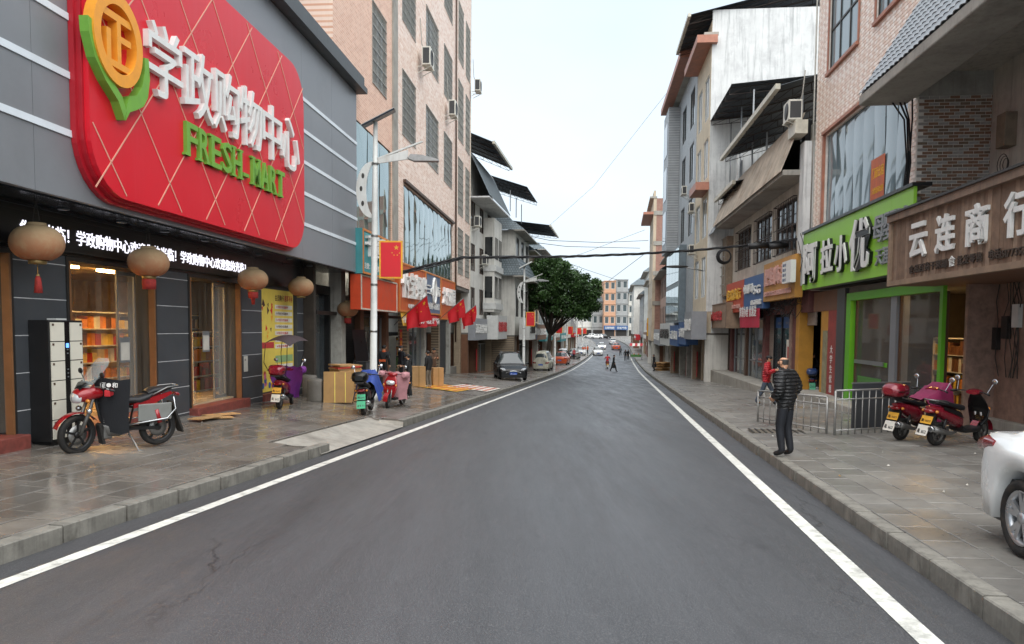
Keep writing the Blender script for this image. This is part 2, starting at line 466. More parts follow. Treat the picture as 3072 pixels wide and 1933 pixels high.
def curtain_mat():
    m, nt, b = newmat('pvc_strip'); b.inputs['Base Color'].default_value = H('cfc8b8'); b.inputs['Roughness'].default_value = .12
    n = noise(nt, 2.2, 4, sc=(6, 6, .5)); al = nt.nodes.new('ShaderNodeMapRange'); nt.links.new(n, al.inputs[0]); al.inputs[3].default_value = .01; al.inputs[4].default_value = .11
    nt.links.new(al.outputs[0], b.inputs['Alpha']); bumpn(nt, b, n, .5, .03)
curtain_mat()
emit('warm_lamp', 'ffc878', 20.0)
emit('led_text', 'f4f2ff', 0.5)
emit('cool_lamp', 'f2f0e6', 12)
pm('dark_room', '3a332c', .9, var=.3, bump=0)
pm('warm_room', 'a88f68', .8, var=.2, bump=0)

# ================================================================ ground
ZR = [(-12, .384), (60, -1.92), (70, -2.22), (80, -2.48), (100, -2.83), (120, -3.08), (140, -3.2), (160, -3.15), (180, -2.9), (218, -2.16), (245, -1.6), (275, -1.2), (700, -1.0)]
def zr(Y): return interp(Y, ZR)
def rc(Y):      # road centre
    return -.66+.1387*(Y-6) if Y < 175 else -.66+.1387*169+.1387*(Y-175)-.00075*(Y-175)**2
HW = 3.56       # centre to painted edge line
def kL(Y): return rc(Y)-HW-.42
def kR(Y): return rc(Y)+HW+.62
def fL(Y):      # foot of the left-hand fronts
    if Y < 48: return -8.65+.0819*Y
    return max(-8.65+.0819*Y, -10.91+.1387*Y)
def fR(Y):
    if Y < 72: return 8.3+.1014*Y if Y < 46 else 12.96+.07*(Y-46)
    return 14.78+.1387*(Y-72)
ZFL = [(0, .12), (12, .02), (21, -.16), (33, -.34), (45, -.85), (60, -1.62), (75, -2.1), (100, -2.6), (160, -2.95), (218, -1.95), (275, -1.0), (700, -.8)]
def zfl(Y): return interp(Y, ZFL)
def zL(X, Y):
    a, b = kL(Y), fL(Y); t = max(0, min(1, (a-X)/max(.5, a-b)))
    return zr(Y)+.16+(zfl(Y)-zr(Y)-.16)*t
def zRt(X, Y):
    return zr(Y)+.16+.02*max(0, X-kR(Y))
RAMP0, RAMP1 = 14.0, 19.4       # dropped kerb on the left
ys = [-12+1.5*i for i in range(60)]+[78+6*i for i in range(40)]+[320, 400, 500, 640]
ys = sorted(ys+[RAMP0-.02, RAMP0, RAMP1, RAMP1+.02])
def strip(name, fa, fb, fz, mat, y0=-12, y1=320, label=None, n=1, kind='structure'):
    mb = MB(); rows = []
    for Y in [y0]+[y for y in ys if y0 < y < y1]+[y1]:
        a, b = fa(Y), fb(Y)
        rows.append([(a+(b-a)*i/n, Y, fz(a+(b-a)*i/n, Y)) for i in range(n+1)])
    mb.grid(rows, False); o = mb.build(name, mat); tag(o, label, kind=kind); return o
strip('ground', lambda Y: -600, lambda Y: 600, lambda X, Y: zr(Y)-.75, MT['soil'], y1=640, label='bare earth and yards around and behind the street', n=8)
strip('road', lambda Y: kL(Y)-.1, lambda Y: kR(Y)+.1, lambda X, Y: zr(Y)-.012*abs(X-rc(Y))*.5, MT['asphalt'], label='damp dark asphalt street running away downhill', n=4)
for sgn, nm, lb in ((-1, 'edge_line', 'white painted line along the left edge of the asphalt'), (1, 'edge_line', 'white painted line along the right edge of the asphalt')):
    o = strip(nm, lambda Y: rc(Y)+sgn*HW-.085+.05, lambda Y: rc(Y)+sgn*HW+.085+.05, lambda X, Y: zr(Y)-.012*abs(X-rc(Y))*.5+.005, MT['line_paint'], y1=170, label=lb)
strip('pavement_left', lambda Y: fL(Y)-3.5, lambda Y: kL(Y)-(.87 if RAMP0-.01 < Y < RAMP1+.01 else .16), lambda X, Y: zL(X, Y)-.035, MT['joint'], label='wet stone pavement in front of the supermarket', n=6)
strip('pavement_right', lambda Y: kR(Y)+.16, lambda Y: fR(Y)+4.0, lambda X, Y: zRt(X, Y)-.035, MT['joint'], label='grey stone slab pavement on the right of the street', n=4)
pavL = bpy.data.objects['pavement_left']; pavR = bpy.data.objects['pavement_right']
# far stretches: plain sheets where slabs can no longer be told apart
strip('far_paving', lambda Y: fL(Y)-3.5, lambda Y: kL(Y)-.16, zL, MT['slab_left'], 64, 320, n=3).parent = pavL
strip('far_paving', lambda Y: kR(Y)+.16, lambda Y: fR(Y)+4.0, zRt, MT['slab_right'], 64, 320, n=3).parent = pavR
# slabs
def slabs(side, pav, mat):
    rr = random.Random(3 if side == 'L' else 4)
    fz = zL if side == 'L' else zRt
    a, l = .40, .60
    dirx = .1387; ang = -math.atan(dirx)
    base = MB(); x, y, h = a/2-.004, l/2-.004, .04; e = .006
    base.add([(-x, -y, -h), (x, -y, -h), (x, y, -h), (-x, y, -h), (-x, -y, -e), (x, -y, -e), (x, y, -e), (-x, y, -e), (-x+e, -y+e, 0), (x-e, -y+e, 0), (x-e, y-e, 0), (-x+e, y-e, 0)],
             [(8, 9, 10, 11), (4, 5, 9, 8), (5, 6, 10, 9), (6, 7, 11, 10), (7, 4, 8, 11), (0, 1, 5, 4), (1, 2, 6, 5), (2, 3, 7, 6), (3, 0, 4, 7)])
    me = base.mesh('slab', MT[mat]); cand = []
    for i in range(-2, 30):
        for j in range(-6, 120):
            Y = .8+j*l+(l/2 if i % 2 else 0)
            if Y > 64: continue
            X = (kL(Y)-.17-a/2-i*a) if side == 'L' else (kR(Y)+.17+a/2+i*a)
            if i < 0: continue
            if side == 'L' and X < fL(Y)-.6: continue
            if side == 'R' and X > fR(Y)+1.5: continue
            if side == 'L' and RAMP0-.1 < Y < RAMP1+.12 and X > kL(Y)-.9: continue
            z = fz(X, Y); gx = (fz(X+.1, Y)-fz(X-.1, Y))/.2; gy = (fz(X, Y+.2)-fz(X, Y-.2))/.4
            zc = V((-gx, -gy, 1)).normalized(); yc = V((dirx, 1, 0)); yc = (yc-zc*yc.dot(zc)).normalized(); xc = yc.cross(zc)
            m = M((xc, yc, zc)).transposed().to_4x4() @ M.Rotation(rr.gauss(0, .006), 4, 'Y') @ M.Rotation(rr.gauss(0, .003), 4, 'X')
            m.translation = (X, Y, z+rr.gauss(0, .0022))
            vis = abs(X/Y-.0) < .72 and Y > 3 if Y > 0 else False
            cand.append((0 if vis else 1, Y, m))
    cand.sort(key=lambda c: (c[0], c[1]))
    for c in cand[:300]:
        o = bpy.data.objects.new('slab', me); o.matrix_world = c[2]; link(o, pav)
    mb = MB()
    for c in cand[300:]:
        mb.add(base.v, base.f, c[2])
    tag(mb.build('slabs', MT[mat], pav), 'rows of stone slabs laid farther along', kind='stuff')
slabs('L', pavL, 'slab_left'); slabs('R', pavR, 'slab_right')
# kerbs: single stones near by, one strip far off
def kerb(side):
    f = kL if side == 'L' else kR; sg = -1 if side == 'L' else 1
    root = empty('kerb', (f(2), 2, zr(2)), 0, 'weathered grey kerb stones along the %s of the street' % ('left' if side == 'L' else 'right')); root['kind'] = 'structure'
    o = root.location
    me = None; Y = -2.0; base = MB(); e = .012
    pr = [(0, -.2), (0, .175-e), (.012, .175), (.168, .178), (.168, -.2)]
    base.prism([(sg*x, z) for x, z in pr], -.49, .49, 'y'); me = base.mesh('kerb_stone', MT['kerb_stone'], True)
    rr = random.Random(8)
    while Y < 62:
        if not (side == 'L' and RAMP0+.2 < Y < RAMP1-.2):
            c = bpy.data.objects.new('kerb_stone', me); link(c, root)
            c.location = V((f(Y)+rr.gauss(0, .006), Y, zr(Y)-.02+rr.gauss(0, .004)))-o
            c.rotation_euler = (-.032, 0, -math.atan(.1387)+rr.gauss(0, .004))
        Y += 1.0
    mb = MB(); rows = []
    for Y in [61.5]+[y for y in ys if 61.5 < y < 320]:
        rows.append([V((f(Y)+sg*x, Y, zr(Y)+z))-o for x, z in ((0, -.1), (0, .15), (.17, .16))])
    mb.grid(rows, False); mb.build('far_kerb', MT['kerb_stone'], root)
kerb('L'); kerb('R')
# sloping concrete apron where the left kerb drops
mb = MB()
for a, b, c, e in ((RAMP0-.05, RAMP0+.6, 0, 1), (RAMP0+.6, RAMP1-.4, 1, 1), (RAMP1-.4, RAMP1+.1, 1, 0)):
    pass
rows = []
for Y, t in ((RAMP0-.01, 0), (RAMP0+.02, 1), (RAMP0+1.8, 1), (RAMP1-1.8, 1), (RAMP1-.02, 1), (RAMP1+.01, 0)):
    x = kL(Y); rows.append([(x+.03, Y, zr(Y)+.004 if t else zr(Y)+.12), (x-.12, Y, zr(Y)+(.035 if t else .15)), (x-.5, Y, zr(Y)+(.11 if t else .17)), (x-.85, Y, zL(x-.85, Y)+.003), (x-.9, Y, zL(x-.9, Y)-.1)])
mb.grid(rows, False); tag(mb.build('ramp', MT['concrete']), 'smooth concrete ramp across the dropped kerb', kind='structure')
# grit and scraps at the gutter
pm('litter_paper', 'b8b4aa', .8, bump=0); pm('litter_leaf', '8a6a3a', .8, bump=0)
rr = random.Random(21)
for i in range(26):
    Y = 5+rr.random()**1.5*22; left = rr.random() < .6
    X = (kL(Y)-rr.random()*4.5) if left else (kR(Y)+.3+rr.random()*3.2)
    if rr.random() < .06: X = rc(Y)+rr.uniform(-3.2, 3.2)
    on_road = kL(Y) < X < kR(Y); z = zr(Y) if on_road else (zL(X, Y) if X < 0 else zRt(X, Y))
    mb = MB(); k = rr.uniform(.012, .035)
    pts = [(math.cos(a+rr.random()*.5)*k*rr.uniform(.5, 1), math.sin(a+rr.random()*.5)*k*rr.uniform(.5, 1)) for a in [j*math.pi/3 for j in range(6)]]
    mb.add([(x, y, rr.uniform(0, .02)) for x, y in pts]+[(0, 0, .03)], [(j, (j+1) % 6, 6) for j in range(6)])
    o = mb.build('litter', MT['litter_paper' if rr.random() < .75 else 'litter_leaf'], loc=(X, Y, z+.01))
    o.rotation_euler[2] = rr.random()*6
    tag(o, 'small crumpled scrap of paper lying on the damp ground', 'litter', 'scraps of litter on the ground')
# ================================================================ LEFT: supermarket
KL = .0819
pm('panel_grey', '85888c', .42, .25, var=.06, scale=.8, bump=.02, dirt=.15)
pm('panel_dark', '43464a', .5, .1, var=.12, scale=2, bump=.04, dirt=.25, dirtcol='55524d')
pm('panel_black', '111214', .32, 0, var=.2, bump=0)
pm('soffit_gloss', '30363c', .08, .5, var=.3, scale=3, bump=.05)
pm('sign_red', 'd01c2c', .3, 0, var=.05, scale=.7, bump=.02, streak=.1, streakcol='d85a66', spec=.35)
pm('sign_red_edge', 'a81826', .4, 0, var=.08, bump=0)
pm('sign_line', 'd8a08a', .5, 0, var=.1, bump=0)
pm('strip_white', 'd6dde2', .4, 0, var=.05, bump=0, dirt=.15)
pm('letter_white', 'dededa', .5, 0, var=.06, scale=6, bump=.05, dirt=.2, dirtcol='8f8a80')
pm('letter_green', '6ea33a', .5, 0, var=.1, scale=6, bump=.05)
pm('letter_green_side', '4e7f28', .5, 0, var=.1, bump=0)
pm('logo_orange', 'e6992c', .45, 0, var=.08, scale=6, bump=.05)
pm('led_dot', '5a5f5a', .5, 0, var=.1, bump=0)
pm('red_stone', '7c4038', .5, 0, var=.35, scale=9, bump=.1, dirt=.3)
pm('cornice_grey', '4d5153', .5, .2, var=.15, bump=.05, streak=.3)
SM = Bld('supermarket', 'large grey supermarket with a huge red sign on its fascia', 'supermarket', -8.65, KL, 'L', 4.0, -.1)
FD = 1.15                                  # fascia stands this far out over the pavement
sE = SM.s(1072, FD)                        # far end of the fascia
zB, zT = 3.76, 9.78
# fascia panels, each a sheet with its own gap
edges = [4.0, 7.3, 10.9, 21.4, 24.0, sE]
zs = [zB, zT]
def bands(s0, s1):
    n = 0
    for a, b in zip(edges, edges[1:]):
        SM.part('fascia_panel', MT['panel_grey'], [(a+.004, b-.004, FD-.12, FD, zB, zT)])
bands(4, sE)
SM.part('fascia_core', MT['panel_dark'], [(4.01, sE-.01, 0, FD-.125, zB+.03, zT-.02)])
for i in range(5):
    z = 4.66+.843*i
    for a, b in ((4, 11.8), (20.9, sE)):
        SM.part('white_strip', MT['strip_white'], [(a, b-.003, FD+.002, FD+.022, z, z+.1)])
# soffit and its round downlights
SM.part('soffit', MT['soffit_gloss'], [(4, sE-.15, 0, FD-.13, zB-.03, zB+.028)])
for px, d in ((200, .55), (372, .6), (500, .65), (620, .7), (780, .55), (930, .6), (870, .9)):
    s = SM.s(px, d); mb = MB(); mb.lathe([(.0, 0), (.085, 0), (.09, -.02), (.07, -.03), (0, -.028)], 14)
    o = mb.build('downlight', MT['cornice_grey'], SM.root); o.location = SM.P(s, d, zB-.03)
SM.part('cornice', MT['cornice_grey'], [(4, sE+.25, -.2, FD+.32, zT+.02, zT+.2), (4, sE+.22, -.2, FD+.22, zT+.2, zT+.55)])
# red sign: rounded board in three steps
def rounded(s0, s1, z0, z1, r, n=8):
    pts = []
    for cx, cz, a0 in ((s1-r, z1-r, 0), (s0+r, z1-r, 90), (s0+r, z0+r, 180), (s1-r, z0+r, 270)):
        for i in range(n+1):
            a = R(a0+90*i/n); pts.append((cx+r*math.cos(a), cz+r*math.sin(a)))
    return pts
RS0, RS1, RZ0, RZ1 = 11.68, 20.95, 3.82, 8.64
sign = SM.thing('shop_sign', 'giant rounded red sign board with orange flower logo, white and green lettering', 'sign', RS0, RZ0)
mb = MB()
for i, (g, d0, d1) in enumerate(((0, FD+.005, FD+.09), (.05, FD+.09, FD+.17))):
    mb.prism([(s-RS0, z-RZ0) for s, z in rounded(RS0+g, RS1-g, RZ0+g, RZ1-g, .95)], -d0, -d1, 'y')
mb.build('sign_edge', MT['sign_red_edge'], sign.root, True)
SD = FD+.25
mb = MB(); mb.prism([(s-RS0, z-RZ0) for s, z in rounded(RS0+.09, RS1-.09, RZ0+.09, RZ1-.09, .9)], -(FD+.17), -SD, 'y')
mb.build('sign_face', MT['sign_red'], sign.root, True)
# diamond ribs on the face
def clipseg(x0, y0, dx, dy):
    """clip a line to the sign's rectangle"""
    t0, t1 = -99, 99
    for p, q in ((-dx, x0-RS0-.15), (dx, RS1-.15-x0), (-dy, y0-RZ0-.15), (dy, RZ1-.15-y0)):
        if abs(p) < 1e-9: continue
        t = q/p
        if p < 0: t0 = max(t0, t)
        else: t1 = min(t1, t)
    return t0, t1
for sgn in (-1, 1):
    for i in range(-6, 14):
        x0 = 11.4-.0*sgn+1.74*i; dx, dy = .89*sgn, 1.0; nn = math.hypot(dx, dy); dx /= nn; dy /= nn
        t0, t1 = clipseg(x0, 5.4, dx, dy)
        if t1-t0 < .5: continue
        a = (x0+dx*t0, 5.4+dy*t0); b = (x0+dx*t1, 5.4+dy*t1)
        # keep clear of the rounded corners
        mb = MB(); mb.bar(sign.P(a[0], SD+.004, a[1]), sign.P(b[0], SD+.004, b[1]), .022, .010, up=(0, 1, 0))
        mb.build('rib', MT['sign_line'], sign.root)
# logo ring, character and leaves
cs, cz = 12.3, 6.28
def ringpoly(r0, r1, a, b, n=36):
    return None
mb = MB(); n = 40; vs = []; fs = []
for j in range(n):
    a = 2*math.pi*j/n
    for (k, d) in ((1.0, SD), (1.0, SD+.17), (.73, SD+.17), (.73, SD)):
        vs.append(sign.P(cs+.64*k*math.cos(a), d, cz+.70*k*math.sin(a)))
for j in range(n):
    for q in range(4): fs.append((j*4+q, j*4+(q+1) % 4, ((j+1) % n)*4+(q+1) % 4, ((j+1) % n)*4+q))
mb.add(vs, fs); logo = mb.build('logo_ring', MT['logo_orange'], sign.root, True)
mb = MB()
for a, b, c, e in ((-.36, .36, .27, .38), (-.03, .07, -.34, .27), (.07, .34, -.02, .08), (-.30, -.19, -.34, .10), (-.42, .42, -.44, -.34)):
    sign.bx(mb, cs+a, cs+b, SD, SD+.15, cz+c, cz+e)
mb.build('logo_character', MT['logo_orange'], sign.root)
def leafshape(pts, name):
    mb = MB(); mb.prism([(a-RS0, b-RZ0) for a, b in pts], -SD, -(SD+.14), 'y'); mb.build(name, MT['letter_green'], sign.root, True)
leafshape([(12.44, 5.11), (12.29, 5.35), (11.97, 5.57), (11.72, 5.83), (11.59, 6.15), (11.57, 6.37), (11.67, 6.35), (11.79, 6.05), (11.97, 5.77), (12.22, 5.57), (12.39, 5.45), (12.49, 5.27)], 'logo_leaf')
leafshape([(12.47, 5.11), (12.50, 5.35), (12.59, 5.51), (12.79, 5.59), (12.95, 5.77), (13.03, 6.00), (13.05, 6.27), (13.16, 6.29), (13.19, 5.95), (13.12, 5.65), (12.99, 5.47), (12.77, 5.35), (12.59, 5.27)], 'logo_leaf')
def faceset(o, side):
    pass
sign.text('学政购物中心', 13.22, 5.8, 1.25, SD+.05, MT['letter_white'], ext=.05, width=7.1, off=.004, name='character', each=True)
sign.text('FRESH-MART', 14.52, 5.03, .62, SD+.035, MT['letter_green'], ext=.035, width=4.85, off=.012, name='letter', each=True)
# serifs of the Latin letters
mb = MB(); pitch = 4.85/10
for i, ch in enumerate('FRESH-MART'):
    x = 14.52+pitch*i; w = pitch*.86
    for q in {'F': [(0, 0)], 'R': [(0, 0), (1, 0)], 'E': [(0, 0), (0, 1)], 'H': [(0, 0), (1, 0), (0, 1), (1, 1)], 'M': [(0, 0), (1, 0), (0, 1), (1, 1)], 'A': [(0, 0), (1, 0)], 'T': [(.5, 0)]}.get(ch, []):
        xx = x+w*q[0]+(.04 if q[0] == 0 else -.04 if q[0] == 1 else 0); zz = 5.03+.62*q[1]
        mb = MB(); sign.bx(mb, xx-.1, xx+.1, SD+.002, SD+.069, zz-.03*(1-q[1])*0-(.045 if q[1] else 0), zz+(.045 if not q[1] else 0))
        mb.build('serif', MT['letter_green'], sign.root)
# storey above the cornice
pm('grey_render', '8f969a', .7, var=.12, scale=3, bump=.1, streak=.2)
brickmat('old_tile', 0, '9a6a52', 'a87860', '6a5348', .24, .07, .008)
brickmat('old_tile_side', 1, '9a6a52', 'a87860', '6a5348', .24, .07, .008)
gs0, gs1 = 15.6, SM.s(1010, .1)
SM.wall('upper_wall', MT['grey_render'], 4, 22.9, zT+.55, 14.5, -.3, .1, [(8.0, 13.6, 11.2, 13.9), (15.2, 22.0, 11.2, 13.9)])
for a, b in ((8.0, 13.6), (15.2, 22.0)):
    window(SM, a, b, 11.2, 13.9, .1, 'frame_alu', 'pane_dark', nv=5, nh=2, grille='cage', gv=24, gh=5)
SM.part('drain_pipe', MT['frame_white'], [(22.95, 23.05, .1, .2, zT+.55, 14.5)])
SM.part('upper_side', MT['old_tile'], [(23.05, 24.0, -.3, .14, zT+.55, 14.5)])
# ground floor
Zg = lambda s: zfl(s)-.35
DH = 3.05
bays = dict(d0=(SM.s(-330), SM.s(22)), d1=(SM.s(184), SM.s(455)), d2=(SM.s(552), SM.s(712)), po=(SM.s(775), SM.s(882)))
cols = [(4, bays['d0'][0]), (bays['d0'][1], bays['d1'][0]), (bays['d1'][1], bays['d2'][0]), (bays['d2'][1], bays['po'][0]), (bays['po'][1], 25.0)]
pm('joint_light', 'b9babb', .5, bump=0)
for a, b in cols:
    c = SM.part('column', MT['panel_dark'], [(a, b, -.5, .1, Zg(a), DH-.005)])
    z = -.02
    k = 0
    while z < DH-.1:
        SM.part('joint_strip', MT['joint_light'], [(a+.001, b-.001, .1, .104, z, z+.014)], c); z += .58
SM.part('lintel', MT['panel_black'], [(4, 25.0, -.5, .12, DH, zB-.035)])
# LED ticker
led = SM.thing('display_board', 'long black ticker board with glowing white Chinese greeting', 'display', 11.0, 3.1)
led.part('housing', MT['panel_black'], [(11.0, 20.3, .125, .2, 3.1, 3.66)])
led.part('bezel', MT['frame_dark'], [(11.0, 20.3, .201, .206, 3.1, 3.13), (11.0, 20.3, .201, .206, 3.63, 3.66)])
for i, ch in enumerate('您的光临！学政购物中心欢迎您的光临！学政购物中心欢迎您的光临！'):
    mb = MB(); text_mb(mb, ch, .27, .006, .004, None, led.textm(11.82+.265*i, .207, 3.23)); mb.build('glowing_character', MT['led_text'], led.root)
# doors: frames, warm rooms, strip curtains
def room(s0, s1, depth, z0, z1, wallm, floorm, name='room'):
    mb = MB()
    SM.bx(mb, s0-1.5, s1+1.5, -depth-.1, -depth, z0-.2, z1)       # back
    SM.bx(mb, s0-1.6, s0-1.5, -depth, -.5, z0-.2, z1); SM.bx(mb, s1+1.5, s1+1.6, -depth, -.5, z0-.2, z1)
    mb.mi = 1; SM.bx(mb, s0-1.5, s1+1.5, -depth, -.1, z0-.2, z0)
    mb.mi = 0; SM.bx(mb, s0-1.6, s1+1.6, -depth, -.5, z1, z1+.1)
    return mb.build(name, [MT[wallm], MT[floorm]], SM.root)
pm('floor_tile', 'b5a588', .25, var=.1, bump=0)
room(8.0, 23.2, 7.0, .1, 3.3, 'warm_room', 'floor_tile', 'shop_interior')
pm('goods_red', 'b03a2a', .5, bump=0); pm('goods_orange', 'd08030', .5, bump=0); pm('goods_yellow', 'd8b848', .5, bump=0); pm('goods_white', 'cfcabc', .5, bump=0)
pm('goods_green', '4a7a3c', .5, bump=0); pm('goods_blue', '3a5a9a', .5, bump=0); pm('goods_brown', '6b4630', .5, bump=0)
GOODS = ['goods_red', 'goods_orange', 'goods_yellow', 'goods_white', 'goods_green', 'goods_brown', 'goods_blue']
def shelf(B, s0, s1, d, z0, levels, dz, label, pal=GOODS, depth=.4, seed=1, cat='shelf'):
    t = B.thing('display_shelf', label, cat, s0, z0)
    rr = random.Random(seed)
    for k in range(levels+1): t.part('shelf_board', MT['frame_white'], [(s0, s1, d-depth, d, z0+k*dz, z0+k*dz+.03)])
    t.part('shelf_side', MT['frame_white'], [(s0-.03, s0-.001, d-depth, d, z0, z0+levels*dz+.03)]); t.part('shelf_side', MT['frame_white'], [(s1+.001, s1+.03, d-depth, d, z0, z0+levels*dz+.03)])
    for k in range(levels):
        x = s0+.02
        while x < s1-.14:
            w = rr.uniform(.12, .26); h = rr.uniform(.45, .85)*dz; n = min(int((s1-x)/w), rr.randint(1, 3))
            for q in range(n):
                t.part('product', MT[pal[rr.randrange(len(pal))] if q == 0 else pal[rr.randrange(len(pal))]], [(x+.005, x+w-.005, d-depth*.8, d-.04, z0+k*dz+.031, z0+k*dz+.03+h)]); x += w
    return t
shelf(SM, 13.4, 17.6, -3.0, .1, 5, .42, 'shop shelves of packets and jars behind the first doorway', seed=2)
shelf(SM, 17.9, 24.3, -3.3, .1, 5, .42, 'shop shelves of orange packets behind the second doorway', ['goods_orange', 'goods_red', 'goods_yellow', 'goods_orange', 'goods_brown', 'goods_white'], seed=3)
shelf(SM, 20.6, 24.4, -1.6, .1, 4, .40, 'low shelves of yellow packets near the second doorway', ['goods_orange', 'goods_yellow', 'goods_brown', 'goods_red'], seed=33)
shelf(SM, 8.3, 11.2, -1.5, .1, 4, .42, 'shop shelves of bottles behind the leftmost doorway', ['goods_green', 'goods_red', 'goods_white', 'goods_blue'], seed=4)
for i, (s, d) in enumerate(((13.2, -1.3), (14.6, -2.4), (17.6, -1.2), (18.8, -1.9), (10.0, -1.2))):
    p = SM.W(s, d, 2.7)
    t = empty('pendant_lamp', p, 0, ['lit pendant lamp just inside the first doorway', 'lit pendant lamp deeper inside the first doorway', 'lit pendant lamp just inside the second doorway', 'lit pendant lamp deeper inside the second doorway', 'lit pendant lamp inside the leftmost doorway'][i], 'lamp', 'lit lamps inside the supermarket')
    mb = MB(); mb.tube([(0, 0, .08), (0, 0, .6)], .008, 5); mb.lathe([(.03, .1), (.16, .0), (.18, -.06), (.17, -.06), (.02, .08)], 14); mb.build('lamp_shade', MT['frame_brown'], t)
    mb = MB(); mb.ell((0, 0, -.02), (.07, .07, .08)); mb.build('bulb', MT['warm_lamp'], t)
for i, s in enumerate((10, 13.5, 15.2, 17.2, 19.4)):
    p = SM.W(s, -3.0, 3.24)
    mb = MB(); mb.box(-.6, .6, -.12, .12, -.03, .03); o = mb.build('ceiling_lamp', MT['warm_lamp'], loc=p); o.rotation_euler[2] = SM.ang
    tag(o, 'glowing tube light on the supermarket ceiling, %s' % ['leftmost', 'second from the left', 'in the middle', 'second from the right', 'rightmost'][i], 'lamp', 'ceiling lights inside the supermarket')
def doorway(s0, s1, zf, nstrip, seed, widths=None):
    rr = random.Random(seed)
    f = SM.part('door_frame', MT['frame_dark'], [(s0, s0+.06, -.45, .12, zf, DH-.006), (s1-.06, s1, -.45, .12, zf, DH-.006), (s0+.06, s1-.06, -.45, .12, DH-.08, DH-.006)])
    for q in ((s0+.061, s0+.10), (s1-.10, s1-.061)): SM.part('door_trim', MT['frame_wood'], [(q[0], q[1], .0, .13, zf, DH-.081)], f)
    SM.part('threshold', MT['red_stone'], [(s0-.02, s1+.02, -.5, .32, Zg(s0), zf)], bevel=.015)
    # sliding glass leaf at the far end
    SM.part('door_leaf', MT['frame_alu'], [(s1-.75, s1-.71, -.3, -.26, zf, DH-.1), (s1-.16, s1-.12, -.3, -.26, zf, DH-.1), (s1-.71, s1-.16, -.3, -.26, zf, zf+.12), (s1-.71, s1-.16, -.3, -.26, DH-.18, DH-.1)], f)
    SM.part('pane', MT['pane_clear'], [(s1-.71, s1-.16, -.285, -.275, zf+.12, DH-.18)], f)
    W = (s1-s0-.14)/nstrip
    for i in range(nstrip):
        a = s0+.08+W*i; mb = MB(); rows = []
        ph = rr.random()*6; sway = rr.gauss(0, .05); gap = rr.uniform(-.02, .05)
        for k in range(13):
            t = k/12; z = DH-.09-(DH-.13-zf-rr.uniform(0, .0))*t
            rows.append([SM.P(a+(W+.05)*(j/5)*(1-.04*t)+sway*t*t+gap*t, -.02*(i % 2)+.045*math.sin(j*1.3+ph+t*1.5)*(.4+.6*t)-.02+sway*.6*t, z) for j in range(6)])
        mb.grid(rows); mb.build('curtain_strip', MT['pvc_strip'], f)
    return f
doorway(*bays['d1'], .16, 8, 5); doorway(*bays['d2'], .06, 8, 6); doorway(*bays['d0'], .22, 9, 7)
# poster bay
pm('poster_yellow', 'e0c85a', .5, var=.08, scale=3, bump=0); pm('poster_red', 'b83a3a', .5, bump=0); pm('poster_dark', '4a3030', .5, bump=0); pm('poster_white', 'dcd8cc', .5, bump=0)
pm('poster_green', '8fae7a', .5, bump=0); pm('poster_pink', 'c9688a', .5, bump=0)
a, b = bays['po']
SM.part('bay_wall', MT['panel_dark'], [(a, b, -.5, -.02, Zg(a), DH-.006)]); SM.part('plinth', MT['red_stone'], [(a, b, -.02, .15, Zg(a), .02)])
po = SM.thing('poster', 'tall yellow price poster with white rows beside the doorway', 'poster', a, .1)
po.part('poster_sheet', MT['poster_yellow'], [(a+.06, b-.06, -.018, .0, .06, 2.95)])
m0 = a+(b-a)*.42
for i in range(7): po.part('price_row', MT['poster_white'], [(m0+.05, b-.15, .001, .004, 2.4-.19*i, 2.4-.19*i+.12)])
for i in range(7):
    po.text('￥特价优惠商品'[0:6], m0+.12, 2.42-.19*i, .08, .006, MT['poster_dark' if i % 2 else 'poster_red'], ext=.001, width=(b-m0)*.6)
po.text('会员购卡', m0+.05, 2.62, .2, .004, MT['poster_dark'], ext=.001, width=(b-m0)*.45); po.text('惠享不停', m0+(b-m0)*.5, 2.62, .2, .004, MT['poster_red'], ext=.001, width=(b-m0)*.42)
po.part('price_row', MT['poster_red'], [(a+.1, m0-.05, .001, .004, 1.28, 1.45)])
for i in range(3): po.part('photo_block', MT[['poster_green', 'poster_white', 'poster_pink'][i]], [(m0+.05, b-.15, .001, .004, .85-.26*i, .85-.26*i+.2)])
rr = random.Random(5)
mb = MB()
for i in range(14):
    x = a+.15+rr.random()*(m0-a-.3); z = 1.6+rr.random()*1.0; k = rr.uniform(.05, .11)
    mb = MB(); mb.add([po.P(x+k*math.cos(q*2.1+i), .002+.0002*i, z+k*1.4*math.sin(q*2.1+i)) for q in range(3)], [(0, 1, 2)])
    mb.build('printed_shape', MT[['poster_dark', 'sign_red', 'logo_orange'][i % 3]], po.root)
for i in range(9):
    mb = MB(); x = a+.15+rr.random()*(m0-a-.3); z = .2+rr.random()*.6; k = .09
    mb.add([po.P(x+k*math.cos(q*.7), .003+.0003*i, z+k*math.sin(q*.7)) for q in range(9)], [tuple(range(9))]); mb.build('printed_flower', MT[['poster_pink', 'goods_blue', 'poster_red'][i % 3]], po.root)
nt_ = SM.thing('notice', 'small white paper notice stuck on the dark column', 'notice', cols[3][0], .7)
nt_.part('paper', MT['litter_paper'], [(cols[3][0]+.12, cols[3][0]+.36, .1045, .108, .72, 1.12)])
nt_.text('公告', cols[3][0]+.16, 1.0, .05, .109, MT['poster_dark'], ext=.001)
for i, (px, py, lab) in enumerate(((375, 1050, 'grey framed paper notice hanging on the first strip curtain'), (618, 1025, 'white paper notice hanging on the second strip curtain'))):
    s, z = SM.px(px, py, .06); n2 = SM.thing('notice', lab, 'notice', s, z)
    n2.part('board', MT['frame_alu'], [(s-.17, s+.17, .055, .062, z-.24, z+.24)]); n2.part('paper', MT['litter_paper'], [(s-.14, s+.14, .0625, .066, z-.2, z+.14)])
